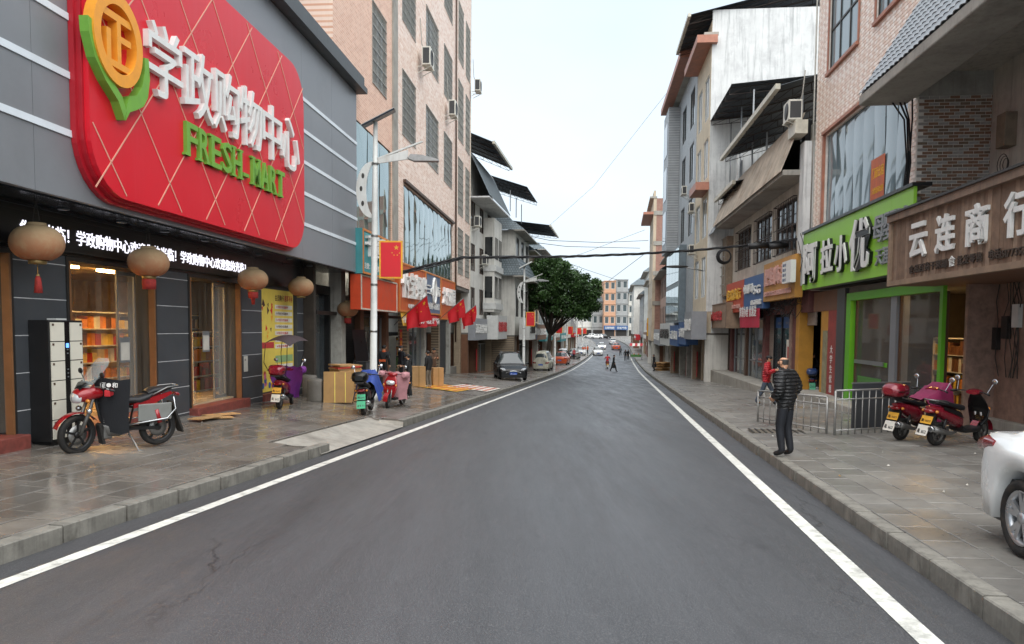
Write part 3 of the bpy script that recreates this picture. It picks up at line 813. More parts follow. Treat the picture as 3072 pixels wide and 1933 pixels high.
# white rain pipe, side bay with the dark clothing shop
pm('pipe_white', 'c8c4b4', .5, bump=.05, dirt=.3)
mb = MB(); s = SM.s(925, .2); mb.tube([SM.P(s, .22, -.2), SM.P(s, .22, zB-.05)], .085, 12); mb.build('rain_pipe', MT['pipe_white'], SM.root)
for z in (.9, 2.2): mb = MB(); mb.tube([SM.P(s, .22, z), SM.P(s, .22, z+.09)], .098, 12); mb.build('pipe_collar', MT['pipe_white'], SM.root)
# locker
lk0, lk1 = SM.s(147, .45), SM.s(249, .45)
LK = SM.thing('parcel_locker', 'tall black bag locker with cream doors beside the doorway', 'locker', lk0, .03)
LK.part('cabinet', MT['black_plastic'], [(lk0, lk1, .105, .44, .05, 1.97)], bevel=.006)
LK.part('base', MT['panel_black'], [(lk0+.02, lk1-.02, .12, .42, -.1, .05)])
pm('locker_door', 'd9d4c4', .45, var=.04, bump=0)
w = lk1-lk0
for c0, c1 in ((.04, .42), (.60, .96)):
    for i in range(6):
        z = .09+.31*i; dr = LK.part('door', MT['locker_door'], [(lk0+w*c0, lk0+w*c1, .44, .456, z, z+.295)])
        xx = lk0+w*(c0+.03 if c0 < .5 else c1-.08); LK.part('latch', MT['frame_brown'], [(xx, xx+w*.05, .4565, .462, z+.24, z+.275)], dr)
LK.part('control_panel', MT['black_gloss'], [(lk0+w*.44, lk0+w*.58, .44, .45, .1, 1.95)])
emit('screen_blue', '4a78e8', 1.2); LK.part('screen', MT['screen_blue'], [(lk0+w*.47, lk0+w*.55, .4505, .453, 1.53, 1.60)])
for i in range(5): LK.part('button', MT['frame_alu'], [(lk0+w*.49, lk0+w*.53, .4505, .456, 1.05+.06*i+(.2 if i > 2 else 0), 1.07+.06*i+(.2 if i > 2 else 0))])
LK.part('router', MT['frame_white'], [(lk0+.3, lk0+.55, .2, .36, 1.972, 2.0)])
# lanterns
def lantern_mat():
    m, nt, b = newmat('lantern_cloth')
    t = nt.nodes.new('ShaderNodeTexCoord'); sx = nt.nodes.new('ShaderNodeSeparateXYZ'); nt.links.new(t.outputs['Object'], sx.inputs[0])
    f = ramp(nt, sx.outputs[2], 0, 1); mr = nt.nodes.new('ShaderNodeMapRange'); nt.links.new(sx.outputs[2], mr.inputs[0]); mr.inputs[1].default_value = -.25; mr.inputs[2].default_value = .2
    c = mixc(nt, mr.outputs[0], H('a8643f'), H('9a8464')); n1 = noise(nt, 7, 6)
    c = mixc(nt, mixc(nt, ramp(nt, n1, .45, .7), (0, 0, 0, 1), (.55, .55, .55, 1)), c, H('a8926e'))
    nt.links.new(c, b.inputs['Base Color']); b.inputs['Roughness'].default_value = .8; bumpn(nt, b, noise(nt, 25, 4), .2, .01)
lantern_mat(); pm('tassel_red', '9c2f2a', .8, var=.3, scale=20); pm('gilt', '9a8254', .4, .6, bump=0); pm('cord', '3c3934', .8, bump=0)
def lantern(p, ztop, label, tail):
    t = empty('lantern', p, rnd.random(), label, 'lantern', 'faded round lanterns hanging from the soffit')
    mb = MB(); rows = []; n = 32
    for i in range(15):
        a = -1.22+2.44*i/14
        rr_ = .37*math.cos(a)**.8
        rows.append([(rr_*(1-.045*(j % 2))*math.cos(2*math.pi*j/n), rr_*(1-.045*(j % 2))*math.sin(2*math.pi*j/n), .27*math.sin(a)) for j in range(n)])
    mb.grid(rows, True, True); mb.build('shade', MT['lantern_cloth'], t)
    mb = MB(); mb.lathe([(0, .30), (.13, .30), (.14, .25), (.12, .24)], 16); mb.build('top_cap', MT['lantern_cloth'], t)
    mb = MB(); mb.lathe([(.11, -.24), (.13, -.27), (.12, -.31), (0, -.31)], 16); mb.build('bottom_cap', MT['gilt'], t)
    mb = MB()
    for x in (-.05, .05): mb.tube([(x, 0, .28), (x*.3, 0, ztop-p[2]-.08), (0, 0, ztop-p[2])], .006, 4)
    mb.build('hanger', MT['cord'], t)
    if tail == 1:
        mb = MB(); mb.tube([(0, 0, -.31), (0, 0, -.46)], .006, 4); mb.ell((0, 0, -.48), (.025, .025, .03)); mb.build('tassel_cord', MT['gilt'], t)
        mb = MB(); mb.lathe([(.02, -.48), (.04, -.52), (.06, -.74), (0, -.74)], 10); mb.build('tassel', MT['tassel_red'], t)
    elif tail == 2:
        mb = MB(); mb.lathe([(.115, -.31), (.125, -.33), (.12, -.5), (0, -.5)], 14); mb.build('tassel', MT['tassel_red'], t)
    elif tail == 3:
        mb = MB(); mb.lathe([(.115, -.31), (.125, -.33), (.12, -.46), (.05, -.47), (.04, -.62), (0, -.62)], 14); mb.build('tassel', MT['tassel_red'], t)
for px, py, tail, lab in ((111, 730, 1, 'faded round lantern with a thin red tassel, leftmost under the soffit'), (446, 788, 2, 'faded round lantern hanging in front of the ticker board'),
                      (759, 839, 3, 'faded round lantern with a long red tail near the yellow poster'), (903, 862, 0, 'faded round lantern without a tassel beside the white rain pipe'), (1043, 928, 2, 'small looking faded lantern hanging lowest, past the fascia')):
    s, z = SM.px(px, py, .6); lantern(SM.W(s, .6, z), 3.73 if px < 1000 else 3.6, lab, tail)
# ================================================================ LEFT: pink tiled block with the orange shops
brickmat('pink_tile', 0, 'f0dccd', 'd8b39c', 'f2e3d8', .30, .10, .009, bump=.6, streak=.1, var=.12)
brickmat('pink_tile_fine', 0, 'e2b89e', 'd2a288', 'ecd5c5', .30, .085, .008, bump=.4, streak=.1, var=.12)
brickmat('pink_tile_side', 1, 'd3ab92', 'c2967e', 'dcc2b0', .20, .075, .007, bump=.5, streak=.15, var=.25)
pm('sign_orange', 'c25a24', .5, var=.12, scale=1.5, bump=.03, dirt=.3, streak=.25)
pm('sign_orange_bright', 'c8431a', .5, var=.1, bump=.03, dirt=.2)
pm('sign_teal', '3f8c90', .5, var=.1, scale=2, bump=.02, streak=.2)
pm('sign_slate', '5a6a82', .5, var=.1, scale=2, bump=.02, streak=.2)
pm('sign_edge_orange', 'c77a3a', .5, bump=0)
pm('banner_red', 'b8232b', .7, var=.1, bump=.1); pm('banner_yellow', 'd8a52c', .7, var=.1, bump=.1)
pm('shutter_dark', '3a3c3d', .6, .3, var=.2, bump=.05)
pm('brick_orange', 'a8552a', .6, var=.2, bump=.1)
PK = Bld('apartment_block', 'tall pink tiled apartment block with caged windows above orange shop signs', 'building', -7.6, KL, 'L', 24.4, -.3)
sP = lambda px: PK.s(px)
a0, a1, a2 = 24.4, sP(1177), sP(1191); aE = PK.s(1409)
TOP = 25.0; SG = 4.62
holes1 = []; wins = []
def wq(px0, px1, z0, z1): wins.append((PK.s(px0), PK.s(px1), z0, z1)); return wins[-1]
for z in (10.9, 16.2): wq(1119, 1160, z, z+2.95)
n1 = len(wins)
for z in (10.25, 15.1, 19.95):
    for p0, p1 in ((1207, 1246), (1277, 1313), (1330, 1354)): wq(p0, p1, z, z+2.75)
for z0, z1 in ((5.4, 8.3), (9.2, 12.75), (13.95, 17.6), (18.9, 22.4)):
    for p0, p1 in ((1372, 1387), (1394, 1406)): wq(p0, p1, z0, z1)
mural = (PK.s(1211), PK.s(1357), 4.75, 8.15)
glaz1 = (25.0, a1-.1, 4.9, 9.0)
PK.wall('wall', MT['pink_tile_fine'], a0, a1, SG, TOP, -9, 0, wins[:n1]+[glaz1])
PK.part('pilaster', MT['concrete'], [(a1, a2, -9, .06, 3.2, TOP)])
PK.wall('wall', MT['pink_tile'], a2, aE, SG, TOP, -9, 0, wins[n1:]+[mural])
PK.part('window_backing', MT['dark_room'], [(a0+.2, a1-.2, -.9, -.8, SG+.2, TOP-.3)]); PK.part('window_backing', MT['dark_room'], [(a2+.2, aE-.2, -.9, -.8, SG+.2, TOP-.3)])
for w_ in wins:
    window(PK, *w_, 0, 'frame_alu', 'pane_grey', nv=2, grille='cage', gv=14, gh=7, gd=.02)
PK.part('corner_trim', MT['pipe_white'], [(aE-.03, aE+.02, -.02, .03, SG, TOP)])
mb = MB(); mb.tube([PK.P(PK.s(1363), .08, 1), PK.P(PK.s(1363), .08, TOP)], .055, 8); mb.build('drain_pipe', MT['frame_brown'], PK.root)
# reflective glazing over the shops: one pane after another
def glazing(B, q, n, frame='frame_alu', pane='pane_mirror', d=-.05):
    s0, s1, z0, z1 = q
    g = B.part('glazing_frame', MT[frame], [(s0, s1, d-.06, d+.02, z0-.06, z0), (s0, s1, d-.06, d+.02, z1, z1+.06), (s0-.06, s0, d-.06, d+.02, z0-.06, z1+.06), (s1, s1+.06, d-.06, d+.02, z0-.06, z1+.06)])
    rr = random.Random(int(s0*10))
    for i in range(n):
        a = s0+(s1-s0)*i/n; b = s0+(s1-s0)*(i+1)/n
        t = rr.uniform(-.012, .012); u_ = rr.uniform(-.012, .012); mb = MB(); rows = []
        for k in range(9):
            zz = z0+(z1-z0)*k/8; rows.append([B.P(a+.001+(b-a-.002)*j/4, d+.012*math.sin(math.pi*j/4)+.012*math.sin(k*.8+i)+t*(j/4-.5)+u_*(k/8-.5), zz) for j in range(5)])
        mb.grid(rows, True); mb.build('pane', MT[pane], g)
    return g
glazing(PK, mural, 11); glazing(PK, glaz1, 4)
PK.part('glazing_frame', MT['frame_brown'], [(mural[0]-.1, mural[1]+.1, .0, .14, mural[3]+.07, mural[3]+.2)])
# AC units on brackets
pm('ac_shell', 'cfcdc2', .5, var=.08, bump=0, dirt=.25, streak=.25, streakcol='7d6a4e'); pm('ac_grille', '3a3b3c', .6, bump=0)
def ac_unit(B, s, z, d, label, ln=.85, h=.58, dp=.32, hose=1.5, group='outdoor air conditioner units'):
    t = B.thing('air_conditioner', label, 'air conditioner', s, z, group=group)
    t.part('casing', MT['ac_shell'], [(s-ln/2, s+ln/2, d+.22, d+.22+dp, z, z+h)], bevel=.02)
    mb = MB(); c = t.P(s-.08, d+.22+dp+.004, z+h/2); rot = M.Rotation(math.pi/2, 4, 'X')
    mb.lathe([(0, 0), (h*.42, 0), (h*.42, .012), (h*.36, .012)], 20, M.Translation(c) @ rot); mb.build('fan_grille', MT['ac_grille'], t.root)
    # near end: louvred panel
    t.part('end_panel', MT['ac_grille'], [(s-ln/2-.006, s-ln/2-.001, d+.27, d+.17+dp, z+.07, z+h-.07)])
    for q in (-.32, .32):
        mb = MB(); mb.bar(t.P(s+q*ln, d, z-.02), t.P(s+q*ln, d+.22+dp+.05, z-.02), .04); mb.bar(t.P(s+q*ln, d, z-.32), t.P(s+q*ln, d+.2+dp, z-.03), .03); mb.build('bracket', MT['ac_shell'], t.root)
    if hose:
        mb = MB(); mb.tube([t.P(s+.2, d+.3, z+h*.7), t.P(s+.1, d+.1, z+h+.3), t.P(s+.05, d+.04, z+h+hose)], .022, 6); mb.build('hose', MT['concrete'], t.root)
    return t
s, z = PK.px(1258, 205); ac_unit(PK, s, z, 0, 'boxy white outdoor unit highest on the pink tiled front', 1.0, .85, .4)
s, z = PK.px(1338, 352); ac_unit(PK, s, z, 0, 'white outdoor unit left of the brown pipe on the pink front', 1.0, .85, .4)
s, z = PK.px(1412, 282); ac_unit(PK, s-.3, z, .15, 'white outdoor unit at the far corner of the pink block, against the sky', .9, .8, .4)
# ----- shop signs
def board(B, name, label, q, d0, d1, mat, edge=None, cat='sign', ew=.07):
    s0, s1, z0, z1 = q
    t = B.thing(name, label, cat, s0, z0)
    t.part('board', MT[mat], [(s0, s1, d0, d1, z0, z1)])
    if edge:
        t.part('rim', MT[edge], [(s0, s1, d1, d1+.03, z0, z0+ew)]); t.part('rim', MT[edge], [(s0, s1, d1, d1+.03, z1-ew, z1)])
        t.part('rim', MT[edge], [(s0, s0+ew, d1, d1+.03, z0+ew, z1-ew)]); t.part('rim', MT[edge], [(s1-ew, s1, d1, d1+.03, z0+ew, z1-ew)])
    return t
dS = .35
q = (PK.s(1076, .2), PK.s(1182, dS), 3.72, 5.25)
t = board(PK, 'shop_sign', 'teal shop sign with white characters just past the grey fascia', q, .05, dS, 'sign_teal', 'sign_edge_orange')
t.text('千喜量贩', q[0]+.25, 4.35, .78, dS+.06, MT['letter_white'], ext=.06, width=q[1]-q[0]-.5, off=.02, name='character', each=True)
t.text('主营：成人服饰 童装内衣 0378', q[0]+.2, 3.9, .22, dS+.012, MT['letter_white'], ext=.005, width=q[1]-q[0]-.4)
q2 = (PK.s(1090, dS), PK.s(1196, dS), 2.5, 3.70)
t = board(PK, 'shop_sign', 'plain orange fascia board under the teal sign', q2, -.1, dS-.08, 'sign_orange_bright', 'pipe_white', ew=.05)
q3 = (PK.s(1198, dS), PK.s(1276, dS), 2.55, 4.60)
t = board(PK, 'shop_sign', 'orange shop sign with tall white characters behind the first flag', q3, -.1, dS, 'sign_orange', 'sign_edge_orange')
t.text('竹宝妈咪', q3[0]+.25, 3.15, 1.1, dS+.07, MT['letter_white'], ext=.07, width=q3[1]-q3[0]-.4, off=.02, name='character', each=True)
t.text('母婴生活馆', q3[0]+1.5, 2.72, .2, dS+.04, MT['letter_white'], ext=.008, width=2.2)
q4 = (PK.s(1277, dS)+.02, PK.s(1321, dS), 2.55, 4.60)
t = board(PK, 'shop_sign', 'slate blue shop sign with a white ring between two orange signs', q4, -.1, dS, 'sign_slate', 'sign_edge_orange')
mb = MB(); n = 28; c = ((q4[0]+q4[1])/2, 3.75)
mb.tube([t.P(c[0]+.42*math.cos(2*math.pi*j/n), dS+.05, c[1]+.62*math.sin(2*math.pi*j/n)) for j in range(n)], .07, 6, closed=True); mb.build('ring', MT['letter_white'], t.root)
t.text('三C国际', q4[0]+.2, 3.5, .55, dS+.03, MT['letter_white'], ext=.03, width=q4[1]-q4[0]-.4); t.text('中国移动通信', q4[0]+.3, 2.8, .36, dS+.012, MT['letter_white'], ext=.005, width=q4[1]-q4[0]-.6)
q5 = (PK.s(1322, dS)+.02, PK.s(1364, dS), 2.35, 4.60)
t = board(PK, 'shop_sign', 'farther orange shop sign with white characters above the second flag', q5, -.1, dS, 'sign_orange', 'sign_edge_orange')
t.text('九竹林园', q5[0]+.3, 3.15, .95, dS+.06, MT['letter_white'], ext=.06, width=q5[1]-q5[0]-.7, off=.02, name='character', each=True)
q6 = (PK.s(1198, dS)+.3, PK.s(1320, dS)-.2, 1.95, 2.53)
t = PK.thing('banner', 'red and yellow cloth banner under the orange shop signs', 'banner', q6[0], 1.9)
m_ = q6[0]+(q6[1]-q6[0])*.4
for nm, x0, x1, mt_ in (('yellow_cloth', q6[0], m_, 'banner_yellow'), ('red_cloth', m_, q6[1], 'banner_red')):
    mb = MB(); rows = []
    for i in range(13):
        x = x0+(x1-x0)*i/12; rows.append([t.P(x, .32+.03*math.sin(x*2.4)*k, 2.53-.6*k/4-.04*math.sin(x*.9)) for k in range(5)])
    mb.grid(rows); mb.build(nm, MT[mt_], t.root)
t.text('开业大酬宾 全场优惠', q6[0]+.2, 2.08, .3, .37, MT['letter_white'], ext=.004, width=m_-q6[0]-.3); t.text('九九服饰批发 欢迎选购', m_+.1, 2.06, .34, .37, MT['letter_white'], ext=.004, width=q6[1]-m_-.2)
# ----- ground floor of the shops: piers, recessed fronts, goods
pm('pier_brick', '8a7a68', .7, var=.2, scale=6, bump=.3, dirt=.4); pm('pier_wood', '6d4a34', .6, var=.2, bump=.1); pm('pier_white', 'a9a79e', .6, var=.15, bump=.1, dirt=.5, streak=.3)
brickmat('pier_tile', 0, '9c8b74', 'a8967e', '6e6253', .2, .08, .008)
GF = -.9
piers = [27.2, 29.6, 33.6, 37.8, 42.2, 46.5, 50.5, aE-.3]
for i, s in enumerate(piers):
    PK.part('pier', MT[['pier_white', 'pier_wood', 'pier_wood', 'pier_tile', 'pier_white', 'pier_tile', 'pier_white', 'pier_tile'][i]], [(s, s+.5, GF-.2, GF+.25, zfl(s)-.6, SG)])
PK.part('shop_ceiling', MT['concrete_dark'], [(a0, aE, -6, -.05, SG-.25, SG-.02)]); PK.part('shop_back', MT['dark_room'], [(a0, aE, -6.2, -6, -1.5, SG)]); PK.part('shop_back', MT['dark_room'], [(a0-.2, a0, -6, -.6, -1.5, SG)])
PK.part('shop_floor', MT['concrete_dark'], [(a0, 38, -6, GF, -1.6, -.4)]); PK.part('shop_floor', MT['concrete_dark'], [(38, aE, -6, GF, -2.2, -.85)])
pm('shopfront_green', '48625c', .5, bump=.05); pm('shopfront_red', '8e2a26', .5, bump=.05)
for i, (s0, s1, st) in enumerate(((25.0, 27.1, 'dark'), (27.75, 29.55, 'shut'), (30.15, 33.5, 'glass'), (34.15, 37.7, 'open'), (38.35, 42.1, 'glass'), (42.75, 46.4, 'open'), (47.05, 50.4, 'shut'), (51.05, aE-.35, 'open'))):
    zf = zfl(s0)-.05
    PK.part('transom', MT['frame_dark'], [(s0, s1, GF, GF+.12, 2.3, 2.42)])
    if st == 'glass':
        f = PK.part('shopfront', MT['frame_alu'], [(s0, s0+.06, GF, GF+.08, zf, 2.3), (s1-.06, s1, GF, GF+.08, zf, 2.3), ((s0+s1)/2-.04, (s0+s1)/2+.04, GF, GF+.08, zf, 2.3), (s0, s1, GF, GF+.08, zf, zf+.15)])
        for x0, x1 in ((s0+.06, (s0+s1)/2-.04), ((s0+s1)/2+.04, s1-.06)): PK.part('pane', MT['pane_shop'], [(x0, x1, GF+.03, GF+.04, zf+.15, 2.3)], f)
    elif st == 'shut':
        f = PK.part('shutter_box', MT['shutter_dark'], [(s0, s1, GF-.1, GF+.2, 2.42, 2.75)]); z = zf
        while z < 2.28: PK.part('shutter_slat', MT['shutter_dark'], [(s0, s1, GF+.01, GF+.035, z, z+.085)], f); z += .09
        PK.part('shutter_back', MT['panel_black'], [(s0, s1, GF-.03, GF+.005, zf, 2.3)], f)
# clothes hanging in the first dark doorway
pm('cloth_pink', 'c46a78', .85, bump=.2); pm('cloth_lime', 'b4bd60', .85, bump=.2); pm('cloth_mauve', '9a7684', .85, bump=.2)
sd = SM.s(970, -.1)
cs_ = SM.thing('doorway', 'tall dark shop doorway hung with clothes past the rain pipe', 'shopfront', 25.05, -.3)
cs_.part('frame', MT['black_plastic'], [(25.1, 25.25, -.3, .05, -.35, 3.3), (27.0, 27.15, -.3, .05, -.35, 3.3), (25.25, 27.0, -.3, .05, 3.0, 3.3)])
cs_.part('backdrop', MT['dark_room'], [(25.25, 27.0, -1.4, -1.3, -.35, 3.0)]); cs_.part('pane', MT['pane_shop'], [(25.25, 27.0, -.14, -.13, -.3, 3.0)])
cs_.part('step', MT['concrete_dark'], [(25.1, 27.15, -1.4, .3, -.6, -.2)])
for i, (z, mt_, nm) in enumerate(((2.05, 'cloth_pink', 'pink padded jacket hanging at the top of the dark doorway'), (1.1, 'cloth_lime', 'lime cardigan hanging in the middle of the dark doorway'), (.1, 'cloth_mauve', 'mauve padded jacket hanging low in the dark doorway'))):
    s = 26.0; g = cs_.thing('hanging_garment', nm, 'garment', s, z)
    mb = MB(); rows = []
    for k in range(7):
        t_ = k/6; w_ = (.2+.16*t_)*(1 if k else .6); rows.append([g.P(s+w_*math.cos(2*math.pi*j/12), -.4+.1*math.sin(2*math.pi*j/12), z+.78-.78*t_) for j in range(12)])
    mb.grid(rows, True, True); mb.build('garment_body', MT[mt_], g.root)
    for e in (-1, 1):
        mb = MB(); mb.tube([g.P(s+e*.14, -.4, z+.74), g.P(s+e*.34, -.36, z+.5), g.P(s+e*.4, -.34, z+.14)], [.08, .075, .06], 8); mb.build('sleeve', MT[mt_], g.root)
    mb = MB(); mb.tube([g.P(s, -.4, z+.76), g.P(s, -.4, z+.9)], .008, 4); mb.build('hanger', MT['steel'], g.root)
# red vertical banners and merchandise inside the open fronts
for i, (s, z0, z1, lab) in enumerate(((31.0, .2, 1.9, 'red couplet strip with pale characters on the shop glass'), (36.2, .3, 1.8, 'red couplet strip on the brown shop pier'))):
    t = PK.thing('wall_banner', lab, 'banner', s, z0); t.part('strip', MT['banner_red'], [(s, s+.5, GF+.26, GF+.27, z0, z1)])
    for k, ch in enumerate('福到吉祥'): t.text(ch, s+.08, z1-.42-.4*k, .32, GF+.272, MT['banner_yellow'], ext=.002)
shelf(PK, 34.3, 37.5, -2.6, -.38, 4, .5, 'shelves of goods inside the open orange shop', seed=9); shelf(PK, 30.3, 33.3, -2.4, -.38, 4, .5, 'shelves of clothes parcels behind the shop glass', ['goods_white', 'goods_blue', 'goods_red'], seed=10)
shelf(PK, 42.9, 46.2, -2.4, -.82, 4, .55, 'shelves of goods in the open shop under the second orange sign', seed=12)
for i, s in enumerate((31.5, 36.0, 40.2, 44.5)):
    mb = MB(); mb.box(-.6, .6, -.06, .06, -.03, .03); o = mb.build('tube_light', MT['cool_lamp'], loc=PK.W(s, -2.2, SG-.32)); o.rotation_euler[2] = PK.ang
    tag(o, 'lit tube light inside the %s shop of the pink block' % ['first', 'second', 'third', 'fourth'][i], 'lamp', 'tube lights in the orange shops')
# leaning dark corrugated sheet, speaker box
t = PK.thing('metal_sheet', 'dark corrugated metal sheet leaning at the shop front', 'sheet', 27.9, -.2)
mb = MB(); rows = []
for j in range(29): rows.append([t.P(27.8+.06*j, -.45+.02*(j % 2)+.25*(0 if k else 1), -.2+2.0*k) for k in (0, 1)])
mb.grid(rows, False); mb.build('sheet', MT['panel_black'], t.root)
t = PK.thing('speaker_box', 'black box standing at the foot of the shop pier', 'box', 26.2, -.25)
t.part('case', MT['black_plastic'], [(26.2, 26.75, .1, .5, -.25, .72)], bevel=.01); t.part('front_cloth', MT['panel_dark'], [(26.25, 26.7, .5, .506, -.2, .67)])
# ================================================================ RIGHT side
KR = .1014
pm('plaster_old', 'c2bcb0', .8, var=.15, scale=1.2, bump=.25, dirt=.7, dirtcol='7b7064', streak=.45, streakcol='6a6258')
pm('plaster_white', 'd3d5d3', .8, var=.08, scale=1.5, bump=.25, dirt=.5, dirtcol='98989a', streak=.5, streakcol='6f7274')
pm('plaster_cream', 'cbbda4', .75, var=.1, scale=1.5, bump=.15, dirt=.35, dirtcol='9a8a70', streak=.25)
pm('eave_concrete', 'a29e95', .8, var=.15, scale=1.0, bump=.25, dirt=.6, dirtcol='5e5a53', streak=.2)
pm('roof_tile_grey', '8b9094', .55, .1, var=.2, scale=3, bump=.1, dirt=.3)
pm('roof_tile_dark', '5d666a', .6, 0, var=.25, scale=3, bump=.15, dirt=.3)
pm('metal_roof_under', '3d4247', .5, .4, var=.2, scale=1.5, bump=.05)
pm('metal_roof_rust', 'b8ac9c', .6, .3, var=.3, scale=1.2, bump=.05, dirt=.6, dirtcol='7a5a42')
pm('sign_green', '8ac23a', .4, 0, var=.05, scale=1, bump=.02)
pm('frame_green', '5aa61e', .4, 0, var=.08, bump=.02)
pm('wood_sign', '7d6858', .7, 0, var=.3, scale=3, bump=.2, streak=.5, streakcol='4a3a30')
pm('wood_edge', '8a7460', .7, 0, var=.25, bump=.2)
pm('tile_a', 'f4e6da', .3, var=.08, scale=8, bump=.1); pm('tile_b', 'e0c3b0', .3, var=.1, scale=8, bump=.1); pm('tile_c', 'ead4c4', .3, var=.1, scale=8, bump=.1)
pm('brick_brown', '8a6a54', .5, var=.2, scale=8, bump=.15); pm('brick_grey', 'a19c95', .5, var=.15, scale=8, bump=.15); pm('brick_tan', '7d6a58', .5, var=.2, scale=8, bump=.15)
pm('grout', 'dad2c8', .8, bump=.1); pm('tile_trim', 'a8705a', .5, var=.2, bump=.1)
pm('pier_marble', '8f7466', .5, var=.3, scale=5, bump=.1, dirt=.5)
pm('granite_dark', '3f4143', .35, var=.2, scale=12, bump=0)
# ---------- R2: pink tiled house over the green shop
R2 = Bld('tiled_house', 'house clad in pale pink tiles above the bright green shop sign', 'house', 8.3, KR, 'R', 18.0, -.4)
c0, c1 = 20.2, 29.4
gl = (20.85, 28.0, 5.55, 8.8); wA = (24.95, 28.0, 11.0, 13.9); wB = (21.3, 23.4, 11.0, 13.9)
R2.wall('wall', MT['grout'], c0, c1, 3.4, 15, -9, -.012, [gl, wA, wB])
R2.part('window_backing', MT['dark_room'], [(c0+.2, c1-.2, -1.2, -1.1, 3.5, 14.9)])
# glazed tiles, laid one by one
tw, th = .21, .105
base = MB(); e = .006; x, z = tw/2-.004, th/2-.004
base.add([(-x, 0, -z), (x, 0, -z), (x, 0, z), (-x, 0, z), (-x+e, .012, -z+e), (x-e, .02, -z+e), (x-e, .02, z-e), (-x+e, .008, z-e)], [(4, 7, 6, 5), (0, 4, 5, 1), (1, 5, 6, 2), (2, 6, 7, 3), (3, 7, 4, 0)])
tm = [base.mesh('wall_tile', MT[q]) for q in ('tile_a', 'tile_b', 'tile_c')]
cand = []; rr = random.Random(31); zz = 4.0; row = 0
while zz < 14.9:
    s = c0+tw/2+(tw/2 if row % 2 else 0)
    while s < c1-tw/2+.01:
        if not any(h[0]-tw*.6-.06 < s < h[1]+tw*.6+.06 and h[2]-th*.6-.1 < zz < h[3]+th*.6+.06 for h in (gl, wA, wB)):
            if not (zz < 5.5 and s < 28.4): cand.append((s, zz, (row+int((s-c0)/tw)) % 2 if rr.random() < .8 else 2))
        s += tw
    zz += th; row += 1
vis = sorted(cand, key=lambda c: (0 if c[1] < 10.9+.0*c[0] else 1, c[0]))
for s, z, k in vis[:300]:
    o = bpy.data.objects.new('wall_tile', tm[k]); link(o, R2.root); o.location = R2.P(s, -.012, z)
mb = MB()
for s, z, k in vis[300:]:
    mb.mi = k; mb.add(base.v, base.f, M.Translation(R2.P(s, -.012, z)))
tag(mb.build('wall_tiles', [MT['tile_a'], MT['tile_b'], MT['tile_c']], R2.root), 'glazed pink tiles covering the front', kind='stuff')
for q in (wA, wB):
    window(R2, *q, -.02, 'frame_dark', 'pane_pale', nv=2, nh=1, fw=.07)
    R2.part('window_trim', MT['tile_trim'], [(q[0]-.1, q[1]+.1, -.0, .1, q[2]-.12, q[2]-.01)]); R2.part('window_trim', MT['tile_trim'], [(q[0]-.1, q[0]-.005, 0, .04, q[2], q[3])]); R2.part('window_trim', MT['tile_trim'], [(q[1]+.005, q[1]+.1, 0, .04, q[2], q[3])])
pm('curtain_grey', 'c5cac9', .8, var=.1, bump=.05)
glazing(R2, gl, 8, 'frame_alu', 'pane_pale', -.1)
R2.part('window_trim', MT['tile_trim'], [(gl[0]-.15, gl[1]+.2, -.01, .12, gl[3]+.07, gl[3]+.17)]); R2.part('window_trim', MT['tile_trim'], [(gl[1]+.07, gl[1]+.2, -.01, .08, gl[2], gl[3]+.07)])
t = R2.thing('window_sticker', 'orange paper advert stuck inside the large grey window', 'poster', 22.8, 5.8)
t.part('sheet', MT['sign_orange'], [(22.5, 23.6, -.075, -.07, 5.75, 7.0)]); t.text('门面出租', 23.5, 6.4, .34, -.068, MT['banner_yellow'], ext=.002, width=.95); t.text('六楼套间出售', 23.5, 5.95, .2, -.068, MT['banner_yellow'], ext=.002, width=.95)
# brick-patterned side wall, seen past the set-back plaster house
R2.part('side_core', MT['grout'], [(c0-.03, c0-.001, -6, -.02, 3.3, 14)])
bw, bh = .25, .082
base = MB(); e = .005; y, z = bw/2-.006, bh/2-.006
base.add([(0, -y, -z), (0, y, -z), (0, y, z), (0, -y, z), (-.014, -y+e, -z+e), (-.014, y-e, -z+e), (-.014, y-e, z-e), (-.014, -y+e, z-e)], [(4, 5, 6, 7), (0, 1, 5, 4), (1, 2, 6, 5), (2, 3, 7, 6), (3, 0, 4, 7)])
bm3 = [base.mesh('facing_brick', MT[q]) for q in ('brick_brown', 'brick_grey', 'brick_tan')]
cand = []; zz = 4.25; row = 0
while zz < 9.6:
    d = -.02-bw/2+(bw/2 if row % 2 else 0)
    while d > -2.6:
        if d < -.1: cand.append((d, zz, 1 if (row+int(-d/bw)*2) % 4 == 0 or rr.random() < .12 else (0 if rr.random() < .7 else 2)))
        d -= bw
    zz += bh; row += 1
vis = sorted(cand, key=lambda c: c[1] if c[0] > -2.0 else 99)
for d, z, k in vis[:300]:
    o = bpy.data.objects.new('facing_brick', bm3[k]); link(o, R2.root); o.location = R2.P(c0-.031, d, z)
mb = MB()
for d, z, k in vis[300:]: mb.mi = k; mb.add(base.v, base.f, M.Translation(R2.P(c0-.031, d, z)))
tag(mb.build('facing_bricks', [MT['brick_brown'], MT['brick_grey'], MT['brick_tan']], R2.root), 'brown and grey facing bricks of the side wall', kind='stuff')
mb = MB(); mb.tube([R2.P(c1+.05, .06, 3.5), R2.P(c1+.05, .06, 15)], .03, 6); mb.build('drain_pipe', MT['cage'], R2.root)
ac_unit(R2, 29.9, 9.8, .25, 'white outdoor unit at the corner between pink tiles and rusty awning', .85, .75, .5, 1.2)
